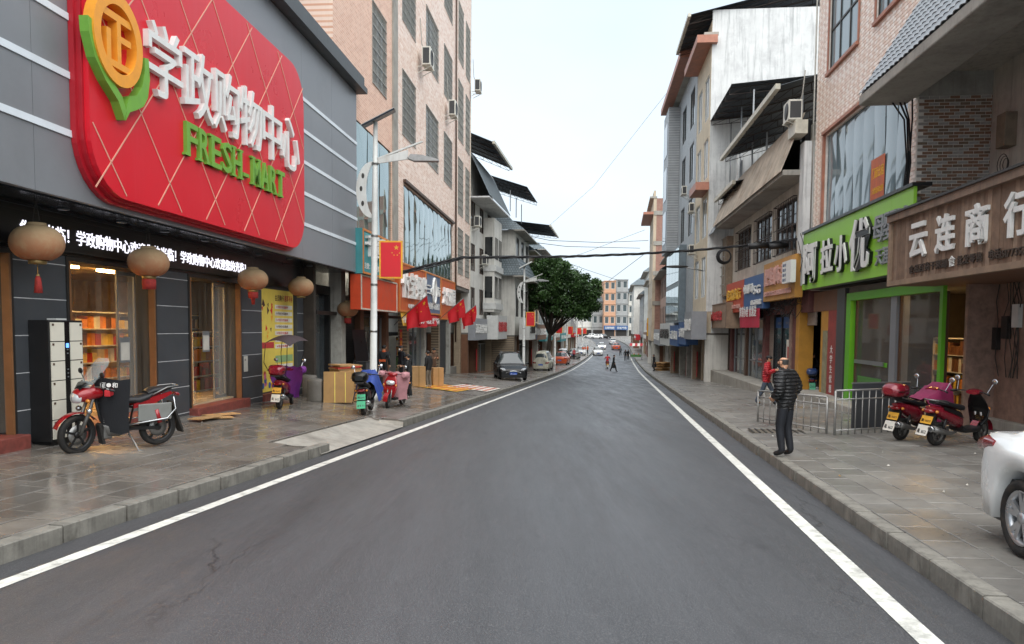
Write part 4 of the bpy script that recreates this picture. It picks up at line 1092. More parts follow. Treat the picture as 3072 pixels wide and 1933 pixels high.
# green shop sign
GS = R2.thing('shop_sign', 'long bright green shop sign with bulky white characters edged in black', 'sign', 18.7, 3.36)
gz0, gz1 = 3.4, 5.46
for i in range(7):
    a = 19.2+(29.05-19.2)*i/7; b = 19.2+(29.05-19.2)*(i+1)/7
    GS.part('sign_panel', MT['sign_green'], [(a+.003, b-.003, .32, .4, gz0, gz1)])
GS.part('sign_top', MT['panel_black'], [(19.15, 29.1, -.01, .46, gz1+.005, gz1+.09)]); GS.part('sign_underside', MT['frame_alu'], [(19.2, 29.05, -.2, .319, gz0, gz0+.06)])
for ch, s, z, hh, ww in (('阿', 28.6, 3.6, 1.45, 1.75), ('拉', 26.45, 3.8, 1.15, 1.35), ('小', 24.95, 3.75, 1.15, 1.25), ('优', 23.55, 3.66, 1.55, 1.8)):
    GS.text(ch, s, z-.02, hh, .43, MT['panel_black'], ext=.07, width=ww, off=.05, name='character_rim', each=True)
    GS.text(ch, s-.04, z, hh*.98, .51, MT['letter_white'], ext=.02, width=ww*.97, off=.02, name='character', each=True)
pm('letter_grey', '8c8f92', .5, bump=0)
for ch, s in (('母', 21.65), ('婴', 20.85), ('坊', 20.05)): GS.text(ch, s, 4.32, .72, .46, MT['letter_grey'], ext=.04, width=.85, off=.01, name='character', each=True)
GS.text('天涯学步店', 21.5, 3.68, .5, .44, MT['letter_grey'], ext=.03, width=2.6, off=.008)
# ground floor of the green shop
zg = -.32
R2.part('shop_step', MT['concrete'], [(17.9, 29.0, -6, .75, -1.2, zg)], bevel=.02)
R2.part('shop_back', MT['warm_room'], [(17.9, 25.3, -5.1, -5, zg, 3.3)]); R2.part('shop_side', MT['dark_room'], [(25.3, 25.4, -5, -.3, zg, 3.3)]); R2.part('shop_side', MT['pier_marble'], [(17.72, 17.85, -5, -.3, zg, 3.3)]); R2.part('shop_ceiling', MT['concrete_dark'], [(17.9, 25.3, -5, -.1, 3.12, 3.3)])
gp = R2.part('door_surround', MT['frame_green'], [(24.7, 25.1, -.16, .03, zg, 3.1), (18.24, 18.4, -.06, .03, zg, 3.1), (18.4, 24.7, -.12, .03, 2.86, 3.1)])
for a, b in ((18.4, 21.2), (21.6, 24.7)):
    f = R2.part('shopfront', MT['frame_brown'], [(a, a+.08, -.2, -.13, zg, 2.86), (b-.08, b, -.2, -.13, zg, 2.86), (a+.08, b-.08, -.2, -.13, zg, zg+.12)])
    R2.part('pane', MT['pane_shop'], [(a+.08, b-.08, -.17, -.16, zg+.12, 2.86)], f)
R2.part('pier', MT['panel_grey'], [(21.2, 21.6, -.4, -.05, zg, 2.86)]); R2.part('pier', MT['granite_dark'], [(25.3, 26.1, -.5, .02, zg, 3.3)])
R2.part('door_rail', MT['frame_alu'], [(22.2, 24.6, -.13, -.10, .88, 1.0)]); R2.part('door_decal', MT['frame_green'], [(22.0, 23.1, -.155, -.15, .86, .99)])
R2.part('window_decal', MT['goods_green'], [(22.4, 24.4, -.157, -.153, -.15, .5)])
shelf(R2, 18.6, 24.4, -2.4, zg, 4, .5, 'shelves of tins behind the green shop glass', ['goods_white', 'goods_orange', 'goods_yellow', 'goods_brown'], seed=15)
for i, s in enumerate((19.8, 23.2)):
    mb = MB(); mb.box(-.5, .5, -.1, .1, -.03, .03); o = mb.build('ceiling_lamp', MT['warm_lamp'], loc=R2.W(s, -1.6, 3.08)); o.rotation_euler[2] = R2.ang
    tag(o, 'lit ceiling lamp in the green shop, %s' % ['nearer the wooden sign', 'nearer the dark pier'][i], 'lamp', 'lamps in the green shop')
# red wall with white characters, yellow doorway
pm('wall_red', '8e3a34', .7, var=.3, scale=3, bump=.1, dirt=.5, dirtcol='6a5048'); pm('wall_yellow', 'b5822e', .6, var=.15, bump=.05); pm('door_faded', '8a8468', .7, var=.3, scale=4, bump=.1, dirt=.5)
pm('wall_maroon', '6a3f3c', .8, var=.3, scale=3, bump=.2, dirt=.5)
R2.part('side_pier', MT['wall_red'], [(26.1, 27.2, -.5, -.04, zg, 3.3)]); 
for k, ch in enumerate('大学生优惠'): R2.text(ch, 26.9, 1.1-.34*k, .3, -.036, MT['letter_white'], ext=.003, off=.0)
R2.part('shop_wall', MT['wall_yellow'], [(27.2, 28.1, -.5, -.06, zg, 2.6)]); R2.part('side_door', MT['door_faded'], [(27.25, 27.75, -.058, -.03, zg, 1.9)]); R2.part('doorway_recess', MT['wall_maroon'], [(28.1, 29.4, -1.6, -1.5, zg, 2.6)]); R2.part('shop_wall', MT['pier_wood'], [(26.1, 29.0, -.5, -.03, 2.6, 3.3)])
# ---------- R1: plaster house with the wooden sign
R1 = Bld('plaster_house', 'old plaster house with a deep tiled eave above the wooden sign', 'house', 10.1, KR, 'R', 6.0, -.2)
R1.wall('wall', MT['plaster_old'], 6, 20.12, 3.6, 8.9, -5, 0, [(16.4, 18.15, 5.1, 7.55)])
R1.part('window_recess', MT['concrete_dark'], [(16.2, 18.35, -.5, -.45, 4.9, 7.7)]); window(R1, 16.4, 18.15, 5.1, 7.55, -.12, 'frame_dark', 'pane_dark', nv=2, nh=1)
# eave: concrete lip, ceiling and tiled skirt
R1.part('eave_ceiling', MT['plaster_old'], [(6, 20.12, 0, 2.1, 8.5, 8.65)])
R1.part('eave_lip', MT['eave_concrete'], [(6, 20.15, 2.05, 3.2, 7.72, 7.98)], bevel=.03); R1.part('eave_beam', MT['eave_concrete'], [(6, 20.11, 2.05, 2.3, 7.98, 8.5)]); R1.part('eave_cap', MT['eave_concrete'], [(19.97, 20.14, 0, 2.05, 7.9, 8.5)])
R1.part('attic_core', MT['eave_concrete'], [(6, 20.1, -5, 1.6, 8.9, 10.2)])
pr = [(3.18, 7.99), (1.65, 10.5)]
n = 26; rows_t = []
import itertools
dx, dz = pr[1][0]-pr[0][0], pr[1][1]-pr[0][1]; ln = math.hypot(dx, dz)
mb = MB(); mb.add([R1.P(6, pr[0][0], pr[0][1]-.02), R1.P(20.15, pr[0][0], pr[0][1]-.02), R1.P(20.15, pr[1][0], pr[1][1]-.02), R1.P(6, pr[1][0], pr[1][1]-.02)], [(0, 1, 2, 3)]); mb.build('roof_deck', MT['roof_tile_dark'], R1.root)
base = MB(); tw_, tl = .26, .34; rows = []
for k in (0, 1):
    rows.append([V((tw_*(j/6-.5), 0, tl*(k-.5)))+V((0, .035*math.sin(math.pi*j/6)+(.03 if k == 0 else .005), 0)) for j in range(7)])
base.grid(rows, True); base.add([rows[0][j] for j in range(7)]+[rows[0][j]-V((0, .02, 0)) for j in range(7)], [(j, j+7, j+8, j+1) for j in range(6)])
tme = base.mesh('roof_tile', MT['roof_tile_grey'])
rx = math.atan2(-dx, dz)     # lean of the skirt
cand = []
for r_ in range(int(ln/.3)):
    for c_ in range(int(13.5/tw_)):
        f = (r_+.55)*.3/ln; s = 20.02-c_*tw_
        cand.append((s, pr[0][0]+dx*f, pr[0][1]+dz*f))
cand.sort(key=lambda c: -c[0])
for i, (s, d, z) in enumerate(cand):
    if i < 300:
        o = bpy.data.objects.new('roof_tile', tme); link(o, R1.root); o.location = R1.P(s, d, z); o.rotation_euler = (rx, 0, 0)
mb = MB()
for s, d, z in cand[300:]: mb.add(base.v, base.f, M.Translation(R1.P(s, d, z)) @ M.Rotation(rx, 4, 'X'))
tag(mb.build('roof_tiles', MT['roof_tile_grey'], R1.root), 'grey curved roof tiles nearer the viewer', kind='stuff')
# ventilation grille block, meter box, loose cables
t = R1.part('vent_block', MT['concrete_dark'], [(17.2, 18.0, .0, .03, 7.75, 8.3)])
for sgn in (-1, 1):
    mb = MB(); mb.bar(R1.P(17.25, .045, 8.02+.22*sgn), R1.P(17.95, .045, 8.02-.22*sgn), .05); mb.build('vent_bar', MT['plaster_old'], t)
BX = R1.thing('meter_box', 'tall rusty junction box on the plaster wall with loops of cable', 'box', 19.0, 6.3)
pm('box_rust', '8a7a68', .6, .2, var=.2, bump=.05, dirt=.5); BX.part('box', MT['box_rust'], [(18.75, 19.15, .0, .28, 6.35, 7.15)], bevel=.01)
for i in range(3):
    mb = MB(); r_ = .14+.05*i; mb.tube([BX.P(18.95+r_*math.cos(a), .12+.04*i, 5.95+r_*math.sin(a)) for a in [2*math.pi*j/14 for j in range(14)]], .01, 4, closed=True); mb.build('cable_loop', MT['cord'], BX.root)
# wooden sign
WS = R1.thing('shop_sign', 'weathered brown plank sign with large white characters, nearest on the right', 'sign', 9.0, 3.05)
d1 = 2.85; wz0, wz1 = 3.1, 4.5
s = 9.0; rr = random.Random(12)
pm('plank_a', '7a6250', .7, 0, var=.3, scale=5, bump=.2, streak=.5, streakcol='463629'); pm('plank_b', '8e7764', .7, 0, var=.3, scale=5, bump=.2, streak=.5, streakcol='57463a')
while s < 18.4:
    w_ = min(.148, 18.45-s); WS.part('plank', MT['plank_a' if rr.random() < .6 else 'plank_b'], [(s+.002, s+w_-.002, d1-.05-rr.random()*.008, d1-.003-rr.random()*.012, wz0, wz1)]); s += .148
WS.part('rim', MT['wood_edge'], [(9, 18.6, d1-.1, d1+.05, wz0-.12, wz0)]); WS.part('rim', MT['wood_sign'], [(9, 18.6, d1-.1, d1+.1, wz1, wz1+.16)]); WS.part('rim', MT['wood_edge'], [(18.46, 18.6, d1-.1, d1+.05, wz0, wz1)])
WS.part('capping', MT['panel_black'], [(9, 18.65, .02, d1+.14, wz1+.162, wz1+.21)])
WS.part('sign_return', MT['wood_sign'], [(18.5, 18.595, .6, d1-.11, wz0-.1, wz1)]); WS.part('canopy_underside', MT['pier_wood'], [(9, 18.5, .02, d1-.11, wz0-.12, wz0-.05)])
for ch, s in (('云', 17.35), ('连', 16.05), ('商', 14.75), ('行', 13.35)): WS.text(ch, s, 3.52, .78, d1+.03, MT['letter_white'], ext=.03, width=.86, off=.022, name='character', each=True)
pm('letter_rust', '3e3128', .6, bump=.1)
WS.text('食品百货干果副', 17.4, 3.2, .19, d1+.012, MT['letter_rust'], ext=.012, width=1.9, off=.012); WS.text('食', 15.45, 3.2, .22, d1+.014, MT['letter_white'], ext=.012, width=.26, off=.01, name='character'); WS.text('批发零售', 15.1, 3.2, .19, d1+.012, MT['letter_rust'], ext=.012, width=1.0, off=.012); WS.text('电话15177353805', 13.9, 3.2, .19, d1+.012, MT['letter_rust'], ext=.012, width=1.6, off=.012)
# ground floor: stone pier, roller shutter half up, shelves behind glass
pm('pier_marble', '8f7466', .5, var=.3, scale=5, bump=.1, dirt=.5); pm('shutter', 'a3958a', .5, .3, var=.15, scale=2, bump=.05, dirt=.3)
GD = .75
R1.part('pier', MT['pier_marble'], [(16.3, 17.7, -.2, GD+.1, -.4, 3.05)]); R1.part('shop_floor', MT['concrete'], [(6, 17.8, -5, GD+.25, -1, -.05)], bevel=.02); R1.part('plinth', MT['red_stone'], [(6, 16.3, GD-.1, GD+.05, -.05, .2)])
sh = R1.part('shutter_box', MT['shutter'], [(9.5, 16.28, GD-.25, GD+.05, 2.75, 3.05)])
for i in range(12): R1.part('shutter_slat', MT['shutter'], [(9.5, 16.25, GD-.04-.014*(i % 2), GD+.01-.014*(i % 2), 1.55+.1*i, 1.645+.1*i)], sh)
f = R1.part('shopfront', MT['frame_alu'], [(16.15, 16.25, GD-.08, GD-.01, .2, 1.55), (13.0, 13.08, GD-.08, GD-.01, .2, 1.55), (9.5, 16.15, GD-.08, GD-.01, 1.47, 1.55)])
for a, b in ((9.5, 13.0), (13.08, 16.15)): R1.part('pane', MT['pane_shop'], [(a, b, GD-.05, GD-.04, .2, 1.47)], f)
R1.part('shop_back', MT['dark_room'], [(6, 16.3, -3.1, -3, -.05, 3.05)]); R1.part('shop_ceiling', MT['dark_room'], [(6, 17.7, -3, GD-.3, 3.06, 3.2)])
shelf(R1, 11.0, 16.0, .35, -.04, 3, .48, 'glass counter shelves of packets under the half-raised shutter', ['goods_blue', 'goods_white', 'goods_red', 'goods_yellow', 'goods_green', 'goods_blue'], seed=18)
mb = MB(); mb.box(-.6, .6, -.04, .04, -.02, .02); o = mb.build('tube_light', MT['cool_lamp'], loc=R1.W(14.5, -.4, 2.4)); o.rotation_euler[2] = R1.ang; tag(o, 'lit tube light in the shop under the wooden sign', 'lamp')
for i in range(3):
    R1.part('meter', MT['frame_dark' if i else 'frame_white'], [(16.5+.42*i, 16.75+.42*i, GD+.105, GD+.2, 2.0-.25*i, 2.5-.25*i)])
mb = MB()
for i in range(7):
    a = 16.4+rr.random()*1.2; mb.tube([R1.P(a+rr.gauss(0, .1), GD+.13+rr.random()*.06, 3.0-k*.42) for k in range(6)], .012, 4)
mb.build('cables', MT['cord'], R1.root)
# ---------- R3: low plaster house with rusty awnings
R3 = Bld('old_house', 'low old plaster house with caged windows, rusty awning and roof canopies', 'house', 8.3, KR, 'R', 29.45, -.6)
e0, e1 = 29.45, 45.7
ws3 = [(31.7, 35.1), (36.0, 39.3), (40.6, 44.2)]
R3.wall('wall', MT['plaster_old'], e0, e1, 3.6, 9.2, -8, 0, [(a, b, 5.2, 7.35) for a, b in ws3])
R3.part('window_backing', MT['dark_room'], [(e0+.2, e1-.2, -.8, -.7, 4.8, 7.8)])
for a, b in ws3:
    window(R3, a, b, 5.2, 7.35, 0, 'frame_brown', 'pane_dark', nv=3, nh=1, grille='cage_dark', gv=12, gh=4, gd=.14)
R3.part('corner_post', MT['plaster_white'], [(29.45, 30.1, 0, .35, 3.6, 9.0)])
R3.part('eave_slab', MT['eave_concrete'], [(30.0, e1+.6, 0, 1.0, 7.85, 8.05)])
def corrugated(B, name, mat, s0, s1, p0, p1, parent=None, pitch=.11, amp=.025, along=True, thick=True):
    """sheet between (d,z) p0 and p1; ribs run down the slope"""
    mb = MB(); n = int((s1-s0)/pitch*2); rows = []
    nx, nz = p1[1]-p0[1], -(p1[0]-p0[0]); l_ = math.hypot(nx, nz); nx /= l_; nz /= l_
    for j in range(n+1):
        o = amp*(1 if j % 2 else -1); s = s0+(s1-s0)*j/n
        rows.append([B.P(s, p0[0]+nx*o, p0[1]+nz*o), B.P(s, p1[0]+nx*o, p1[1]+nz*o)])
    mb.grid(rows, True); return mb.build(name, MT[mat], parent or B.root)
corrugated(R3, 'awning', 'metal_roof_rust', 30.0, 46.3, (1.1, 7.98), (.25, 10.2), pitch=.16)
R3.part('awning_backing', MT['panel_black'], [(30.0, 46.2, -.2, .2, 8.06, 9.9)])
# metal canopies on posts over the roof terrace, with trusses
def canopy(B, s0, s1, pf, pb, gutter=True, post=None, n=7, mat='metal_roof_under', nm='canopy'):
    r = corrugated(B, nm, mat, s0, s1, pf, pb, pitch=.25, amp=.02)
    mb = MB()
    if gutter:
        B.bx(mb, s0, s1, pf[0]-.02, pf[0]+.16, pf[1]-.14, pf[1]+.06); mb.build('gutter', MT['pipe_white'], r)
    dz_ = pb[1]-pf[1]
    for i in range(n):
        s = s0+(s1-s0)*(i+.5)/n; mb = MB(); lo = .38
        mb.bar(B.P(s, pf[0], pf[1]-.05), B.P(s, pb[0], pb[1]-.05), .04); mb.bar(B.P(s, pf[0], pf[1]-lo), B.P(s, pb[0], pb[1]-lo), .03)
        m_ = 8
        for k in range(m_+1):
            f = k/m_; g = (k+1)/m_; zA = pf[1]+dz_*f; dA = pf[0]+(pb[0]-pf[0])*f
            mb.bar(B.P(s, dA, zA-lo), B.P(s, dA, zA-.05), .025)
            if k < m_: mb.bar(B.P(s, dA, zA-lo), B.P(s, pf[0]+(pb[0]-pf[0])*g, pf[1]+dz_*g-.05), .022)
        mb.build('truss', MT['cage_dark'], r)
    if post is not None:
        for s in (s0+.4, (s0+s1)/2, s1-.4):
            mb = MB(); mb.bar(B.P(s, post[0], post[1]), B.P(s, post[0], pf[1]-.2), .07); mb.build('post', MT['frame_alu'], r)
    return r
canopy(R3, 30.2, 43.0, (1.15, 11.3), (-4.5, 12.9), post=(.2, 9.2))
canopy(R3, 40.5, 46.5, (.9, 9.6), (-2.5, 10.3), gutter=True, post=None, n=4)
canopy(R3, 40.0, 47.2, (1.28, 14.4), (-7, 15.1), gutter=False, post=(.1, 9.5), n=6)
R3.part('terrace_wall', MT['plaster_white'], [(44.4, 44.7, -6, .1, 9.2, 12.2)]); R3.part('terrace_wall', MT['concrete'], [(e0, e1, -.25, 0, 9.2, 9.7)])
R3.part('terrace_box', MT['pipe_white'], [(29.3, 30.4, .3, .75, 9.25, 9.75)])
# cage bay at the far end
R3.part('bay', MT['pier_brick'], [(45.72, 49.5, -6, .35, 3.9, 7.4)])
g = R3.part('cage', MT['cage'], [(45.8, 49.4, .45, .48, 4.0+.55*i, 4.04+.55*i) for i in range(7)]+[(45.8+.9*i, 45.84+.9*i, .44, .47, 4.0, 7.35) for i in range(5)])
corrugated(R3, 'awning', 'roof_tile_grey', 45.8, 51.8, (1.2, 7.6), (.4, 9.0), pitch=.2)
# signs of the low house
def rsign(B, label, px0, py0, px1, py1, d, mat, edge, lines, depth=.3, ztop=None):
    """board from its far upper corner (px0,py0) to its near lower corner (px1,py1) on plane d"""
    sa, z1 = B.px(px0, py0, d); sb, z0 = B.px(px1, py1, d)
    t = board(B, 'shop_sign', label, (sb, sa, z0, z1), d-depth, d, mat, edge, ew=.05)
    for body, fx, fz, fh, fw, mt_ in lines:
        t.text(body, sa-(sa-sb)*fx, z0+(z1-z0)*fz, (z1-z0)*fh, d+.05, MT[mt_], ext=.03, width=(sa-sb)*fw, off=.012)
    return t
pm('sign_ochre', 'b8853c', .55, var=.15, bump=.05, dirt=.3); pm('sign_blue', '35598a', .5, var=.1, bump=.03, dirt=.2); pm('sign_redor', 'b8482c', .55, var=.12, bump=.03, dirt=.3)
pm('letter_pink', 'd2a398', .5, var=.15, bump=.05); pm('letter_yellow', 'd9a93a', .5, var=.1, bump=0)
DSg = .55
rsign(R3, 'ochre shop sign with faded pink raised characters and a white box', 2292, 796, 2383, 892, DSg, 'sign_ochre', None, (('肥姐饰品', .08, .38, .5, .7, 'letter_pink'), ('批发零售各种精品饰品', .08, .12, .13, .85, 'letter_pink')))
t = R3.thing('light_box', 'small white light box fixed on the ochre sign', 'sign', 31.5, 4.3); s_, z_ = R3.px(2368, 815, DSg+.2); t.part('box', MT['letter_white'], [(s_-.4, s_+.9, DSg+.06, DSg+.25, z_-.42, z_+.42)])
for i in range(4): t.text('新款上架', s_+.8, z_-.35+.19*i, .12, DSg+.255, MT['sign_slate'], ext=.003)
rsign(R3, 'blue shop sign with white characters and 5G mark', 2232, 838, 2289, 925, DSg, 'sign_blue', None, (('中国移动', .05, .5, .3, .5, 'letter_white'), ('5G', .58, .45, .35, .34, 'letter_white'), ('白云通讯店', .45, .12, .16, .5, 'letter_white')))
rsign(R3, 'red orange shop sign with yellow characters, left of the blue sign', 2180, 855, 2231, 935, DSg, 'sign_redor', None, (('信瑞商行', .08, .4, .38, .8, 'letter_yellow'), ('烟 酒 副食 饮料', .1, .12, .14, .75, 'letter_pink')))
t = R3.thing('banner', 'crimson cloth banner with white lettering hung below the blue sign', 'banner', 38, 2.3)
sa, z1 = R3.px(2222, 926, DSg); sb, z0 = R3.px(2282, 960, DSg)
pm('banner_crimson', 'b01c3a', .7, var=.1, bump=.1); mb = MB(); rows = []
for i in range(11):
    s = sb+(sa-sb)*i/10; rows.append([t.P(s, DSg+.05+.04*math.sin(i*1.1)*k/3, z1-.1-(z1-z0+.25)*k/3) for k in range(4)])
mb.grid(rows); mb.build('cloth', MT['banner_crimson'], t.root); t.text('宽带办理 优惠送', sa-.3, z0+.15, .55, DSg+.12, MT['letter_white'], ext=.004, width=(sa-sb)*.85)
# ground floor of the low house
zf3 = -.62
R3.part('shop_floor', MT['concrete'], [(29.05, 50, -6, .9, -2.2, zf3+.08)], bevel=.02)
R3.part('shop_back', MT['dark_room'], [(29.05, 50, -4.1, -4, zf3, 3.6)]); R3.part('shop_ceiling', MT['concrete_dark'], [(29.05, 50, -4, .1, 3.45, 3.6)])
for a, b, mt_, dd in ((30.6, 31.1, 'wall_yellow', .05), (31.1, 32.0, 'wall_maroon', -.05), (36.6, 37.2, 'wall_maroon', .02), (32.0, 32.35, 'pier_marble', .0), (41.2, 41.6, 'frame_brown', 0), (45.3, 46.0, 'wall_maroon', 0)):
    R3.part('pier', MT[mt_], [(a, b, -.5, dd, zf3, 3.45)] if mt_ != 'door_faded' else [(a, a+.75, -.5, dd, zf3, 2.2)])
for i in range(8): R3.part('shutter_slat', MT['shutter'], [(29.46, 30.6, -.3-.01*(i % 2), -.25-.01*(i % 2), 2.1+.1*i, 2.195+.1*i)])
f = R3.part('shopfront', MT['frame_brown'], [(46.0, 46.1, -.2, -.1, -1.2, 2.6), (47.1, 47.2, -.2, -.1, -1.2, 2.6), (46.1, 47.1, -.2, -.1, 2.5, 2.6)]); R3.part('pane', MT['pane_grey'], [(46.1, 47.1, -.16, -.15, -1.2, 2.5)], f); R3.part('shop_banner', MT['wood_edge'], [(45.7, 47.25, -.1, .3, 2.6, 3.7)])
f = R3.part('shopfront', MT['panel_black'], [(32.4, 32.5, -.25, -.1, zf3, 2.6), (34.0, 34.15, -.25, -.1, zf3, 2.6), (35.4, 35.5, -.25, -.1, zf3, 2.6), (32.5, 35.4, -.24, -.11, 2.5, 2.6)])
for a, b in ((32.5, 34.0), (34.15, 35.4)): R3.part('pane', MT['pane_shop'], [(a, b, -.18, -.17, zf3, 2.5)], f); R3.part('shop_banner', MT['sign_blue'], [(a+.02, b-.02, -.165, -.16, 2.0, 2.48)], f); R3.text('VIVO', b-.4, 2.15, .17, -.158, MT['frame_alu'], ext=.002, width=.6)
z = zf3
while z < 2.9: R3.part('shutter_slat', MT['shutter'], [(35.5, 36.6, -.2, -.17, z, z+.09)]); z += .095
R3.part('poster', MT['poster_red'], [(33.0, 33.6, -.165, -.16, -.2, .1)]); R3.part('poster', MT['poster_white'], [(32.6, 33.4, -.166, -.162, .5, 1.5)]); R3.part('poster', MT['poster_red'], [(32.75, 33.2, -.161, -.158, .7, 1.2)])
for a, b in ((37.3, 39.2), (39.3, 41.1), (41.7, 43.4), (43.5, 45.2)):
    f = R3.part('shopfront', MT['frame_alu'], [(a, a+.06, -.2, -.12, zf3, 2.5), (b-.06, b, -.2, -.12, zf3, 2.5), (a, b, -.2, -.12, .3, .36), (a, b, -.2, -.12, 2.4, 2.5)]); R3.part('pane', MT['pane_grey'], [(a+.06, b-.06, -.17, -.16, zf3, 2.4)], f)
R3.part('shop_wall', MT['wall_maroon'], [(29.6, 36.6, -.4, .0, 2.6 if True else 0, 3.45)])
rsign(R3, 'brown plank shop sign with red characters beyond the red orange sign', 2112, 920, 2178, 985, .9, 'wood_edge', 'wood_sign', (('香辣卤味馆', .1, .3, .4, .75, 'poster_red'),), depth=.8)
# ================================================================ farther buildings
brickmat('tile_skirt', 0, '59656a', '6a757a', '3a4246', .22, .2, .02, bump=.8, rough=.5)
brickmat('tile_skirt_side', 1, '59656a', '6a757a', '3a4246', .22, .2, .02, bump=.8, rough=.5)
brickmat('red_brick_side', 1, '9a6450', 'ad7660', '8e8178', .24, .075, .012, bump=.4, var=.35)
brickmat('grey_tile', 0, 'a0a4a6', 'acb0b2', '909496', .2, .1, .006, bump=.2)
brickmat('grey_tile_side', 1, '9ea2a4', 'acb0b2', '909496', .2, .1, .006, bump=.2)
pm('wall_white', 'd2d0c8', .8, var=.08, scale=1.2, bump=.1, dirt=.35, dirtcol='8f8b82', streak=.3)
pm('wall_beige', 'bfae96', .8, var=.1, scale=1.2, bump=.1, dirt=.35, streak=.3)
pm('wall_pinkish', 'b99a8a', .8, var=.1, scale=1.2, bump=.1, dirt=.3, streak=.2)
pm('wall_orange', 'bd9478', .8, var=.06, scale=1.2, bump=.05, streak=.1)
pm('wall_greyish', '9b9d9c', .8, var=.12, scale=1.2, bump=.1, dirt=.4, streak=.35)
pm('sign_white', 'c9cac6', .5, var=.08, bump=.02, dirt=.3); pm('sign_brown', '7a5f4c', .6, var=.2, bump=.05, dirt=.2); pm('sign_grey', '8d9094', .5, var=.1, bump=.02)
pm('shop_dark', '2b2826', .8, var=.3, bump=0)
def skirt(B, s0, s1, z0, z1, out=.8, inn=-.3, near=True, name='tile_roof', mat='tile_skirt'):
    """tiled skirt roof along the front, returned round the near end"""
    mb = MB(); i_ = inn
    mb.add([B.P(s0-(out if near else 0), out, z0), B.P(s1, out, z0), B.P(s1, i_, z1), B.P(s0-(i_ if near else 0), i_, z1)], [(0, 1, 2, 3)])
    r = mb.build(name, MT[mat], B.root)
    for k in range(4):
        f = (k+.5)/4; B.part('tile_course', MT['roof_tile_dark'], [(s0-(out*(1-f) if near else 0), s1, out+(i_-out)*f+.0, out+(i_-out)*f+.03, z0+(z1-z0)*f-.02, z0+(z1-z0)*f+.02)], r)
    if near:
        mb = MB(); mb.add([B.P(s0-out, out, z0), B.P(s0-out, -6, z0), B.P(s0-i_, -6, z1), B.P(s0-i_, i_, z1)], [(0, 1, 2, 3)]); mb.build('tile_roof_end', MT[mat+'_side'], r)
    B.part('soffit', MT['eave_concrete'], [(s0-(out if near else 0), s1, -.02, out, z0-.1, z0-.005)], r)
    return r
def house(name, label, X0, k, side, s0, s1, zb, zt, wall, rows=(), cols=2, roof='flat', skirts=(), signs=(), depth=9, ww=.55, cage=False, front_d=-.6, pane='pane_grey', cat='house', frame='frame_white', group=None, can=None, shop=True, zs=None, sidewall=None):
    B = Bld(name, label, cat, X0, k, side, s0, zb, group)
    zs = zb+3.3 if zs is None else zs        # underside of the first floor
    hs = []; L_ = (s1-s0)/cols
    for (a, b) in rows:
        for c in range(cols):
            m = s0+L_*(c+.5); hs.append((m-L_*ww/2, m+L_*ww/2, a, b))
    B.wall('wall', MT[wall], s0, s1, zs, zt, -.35, 0, hs)
    B.part('wall_body', MT[sidewall or wall], [(s0, s1, -depth, -.352, zs, zt-.02)])
    for h in hs: window(B, *h, 0, frame, pane, nv=1, nh=0, fw=.07, grille='cage' if cage else None, gv=8, gh=5, gd=.1, sill=None)
    if shop:
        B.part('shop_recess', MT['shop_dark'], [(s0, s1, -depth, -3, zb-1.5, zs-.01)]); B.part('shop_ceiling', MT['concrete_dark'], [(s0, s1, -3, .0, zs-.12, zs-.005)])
        n = max(2, int((s1-s0)/3.6)); rr = random.Random(int(s0*7)); P_ = ['pier_white', 'pier_tile', 'wall_white', 'pier_wood']
        for i in range(n+1):
            x = s0+(s1-s0-.35)*i/n; B.part('pier', MT[P_[rr.randrange(4)]], [(x, x+.35, -3, -.02 if i in (0, n) else -.25, zb-1.5, zs-.125)])
        for i in range(n):
            x0 = s0+(s1-s0-.35)*i/n+.36; x1 = s0+(s1-s0-.35)*(i+1)/n-.01; st = rr.randrange(4)
            if st == 0: B.part('roller_shutter', MT['shutter'], [(x0, x1, -.5, -.45, zb-1, zs-.13)])
            elif st == 1:
                f = B.part('shopfront', MT['frame_alu'], [(x0, x1, -.6, -.5, zb+2.3, zb+2.4), ((x0+x1)/2-.04, (x0+x1)/2+.04, -.6, -.5, zb-1, zb+2.3)]); B.part('pane', MT['pane_grey'], [(x0, x1, -.56, -.54, zb-1, zb+2.3)], f)
            elif st == 2:
                B.part('goods_stack', MT[GOODS[rr.randrange(7)]], [(x0+.2, x1-.3, -1.6, -.9, zb-.5, zb+.7+rr.random()*.6)]); B.part('door_couplet', MT['banner_red'], [(x0, x0+.3, -.3, -.27, zb+.3, zb+2.0)])
            else: B.part('door_couplet', MT['banner_red'], [(x1-.35, x1-.05, -.3, -.27, zb+.3, zb+2.0)])
    for (a, b, o_, i_) in skirts: skirt(B, s0, s1, a, b, o_, i_, True)
    if roof == 'flat':
        B.part('cornice', MT['eave_concrete'], [(s0-.05, s1+.05, -.4, .45, zt, zt+.22)]); B.part('parapet', MT[wall], [(s0, s1, -.25, 0, zt+.22, zt+.9)])
    elif roof == 'skirt':
        skirt(B, s0, s1, zt-.1, zt+1.7, .9, -1.4, True)
        B.part('roof_slab', MT['roof_tile_dark'], [(s0+1.3, s1, -depth, -1.3, zt+1.3, zt+1.68)])
    if can: canopy(B, s0+.3, s1-.3, *can, n=4)
    for i, (lab, z0, z1, mt_, body, lm, f0, f1, d) in enumerate(signs):
        a = s0+(s1-s0)*f0; b = s0+(s1-s0)*f1
        t = board(B, 'shop_sign', lab, (a, b, z0, z1), max(.002, d-.9), d, mt_, None)
        st = a+.3 if side == 'L' else b-.3
        t.text(body, st, z0+(z1-z0)*.3, (z1-z0)*.45, d+.03, MT[lm], ext=.02, width=(b-a)-.6, off=.015)
    return B
KF = .1387
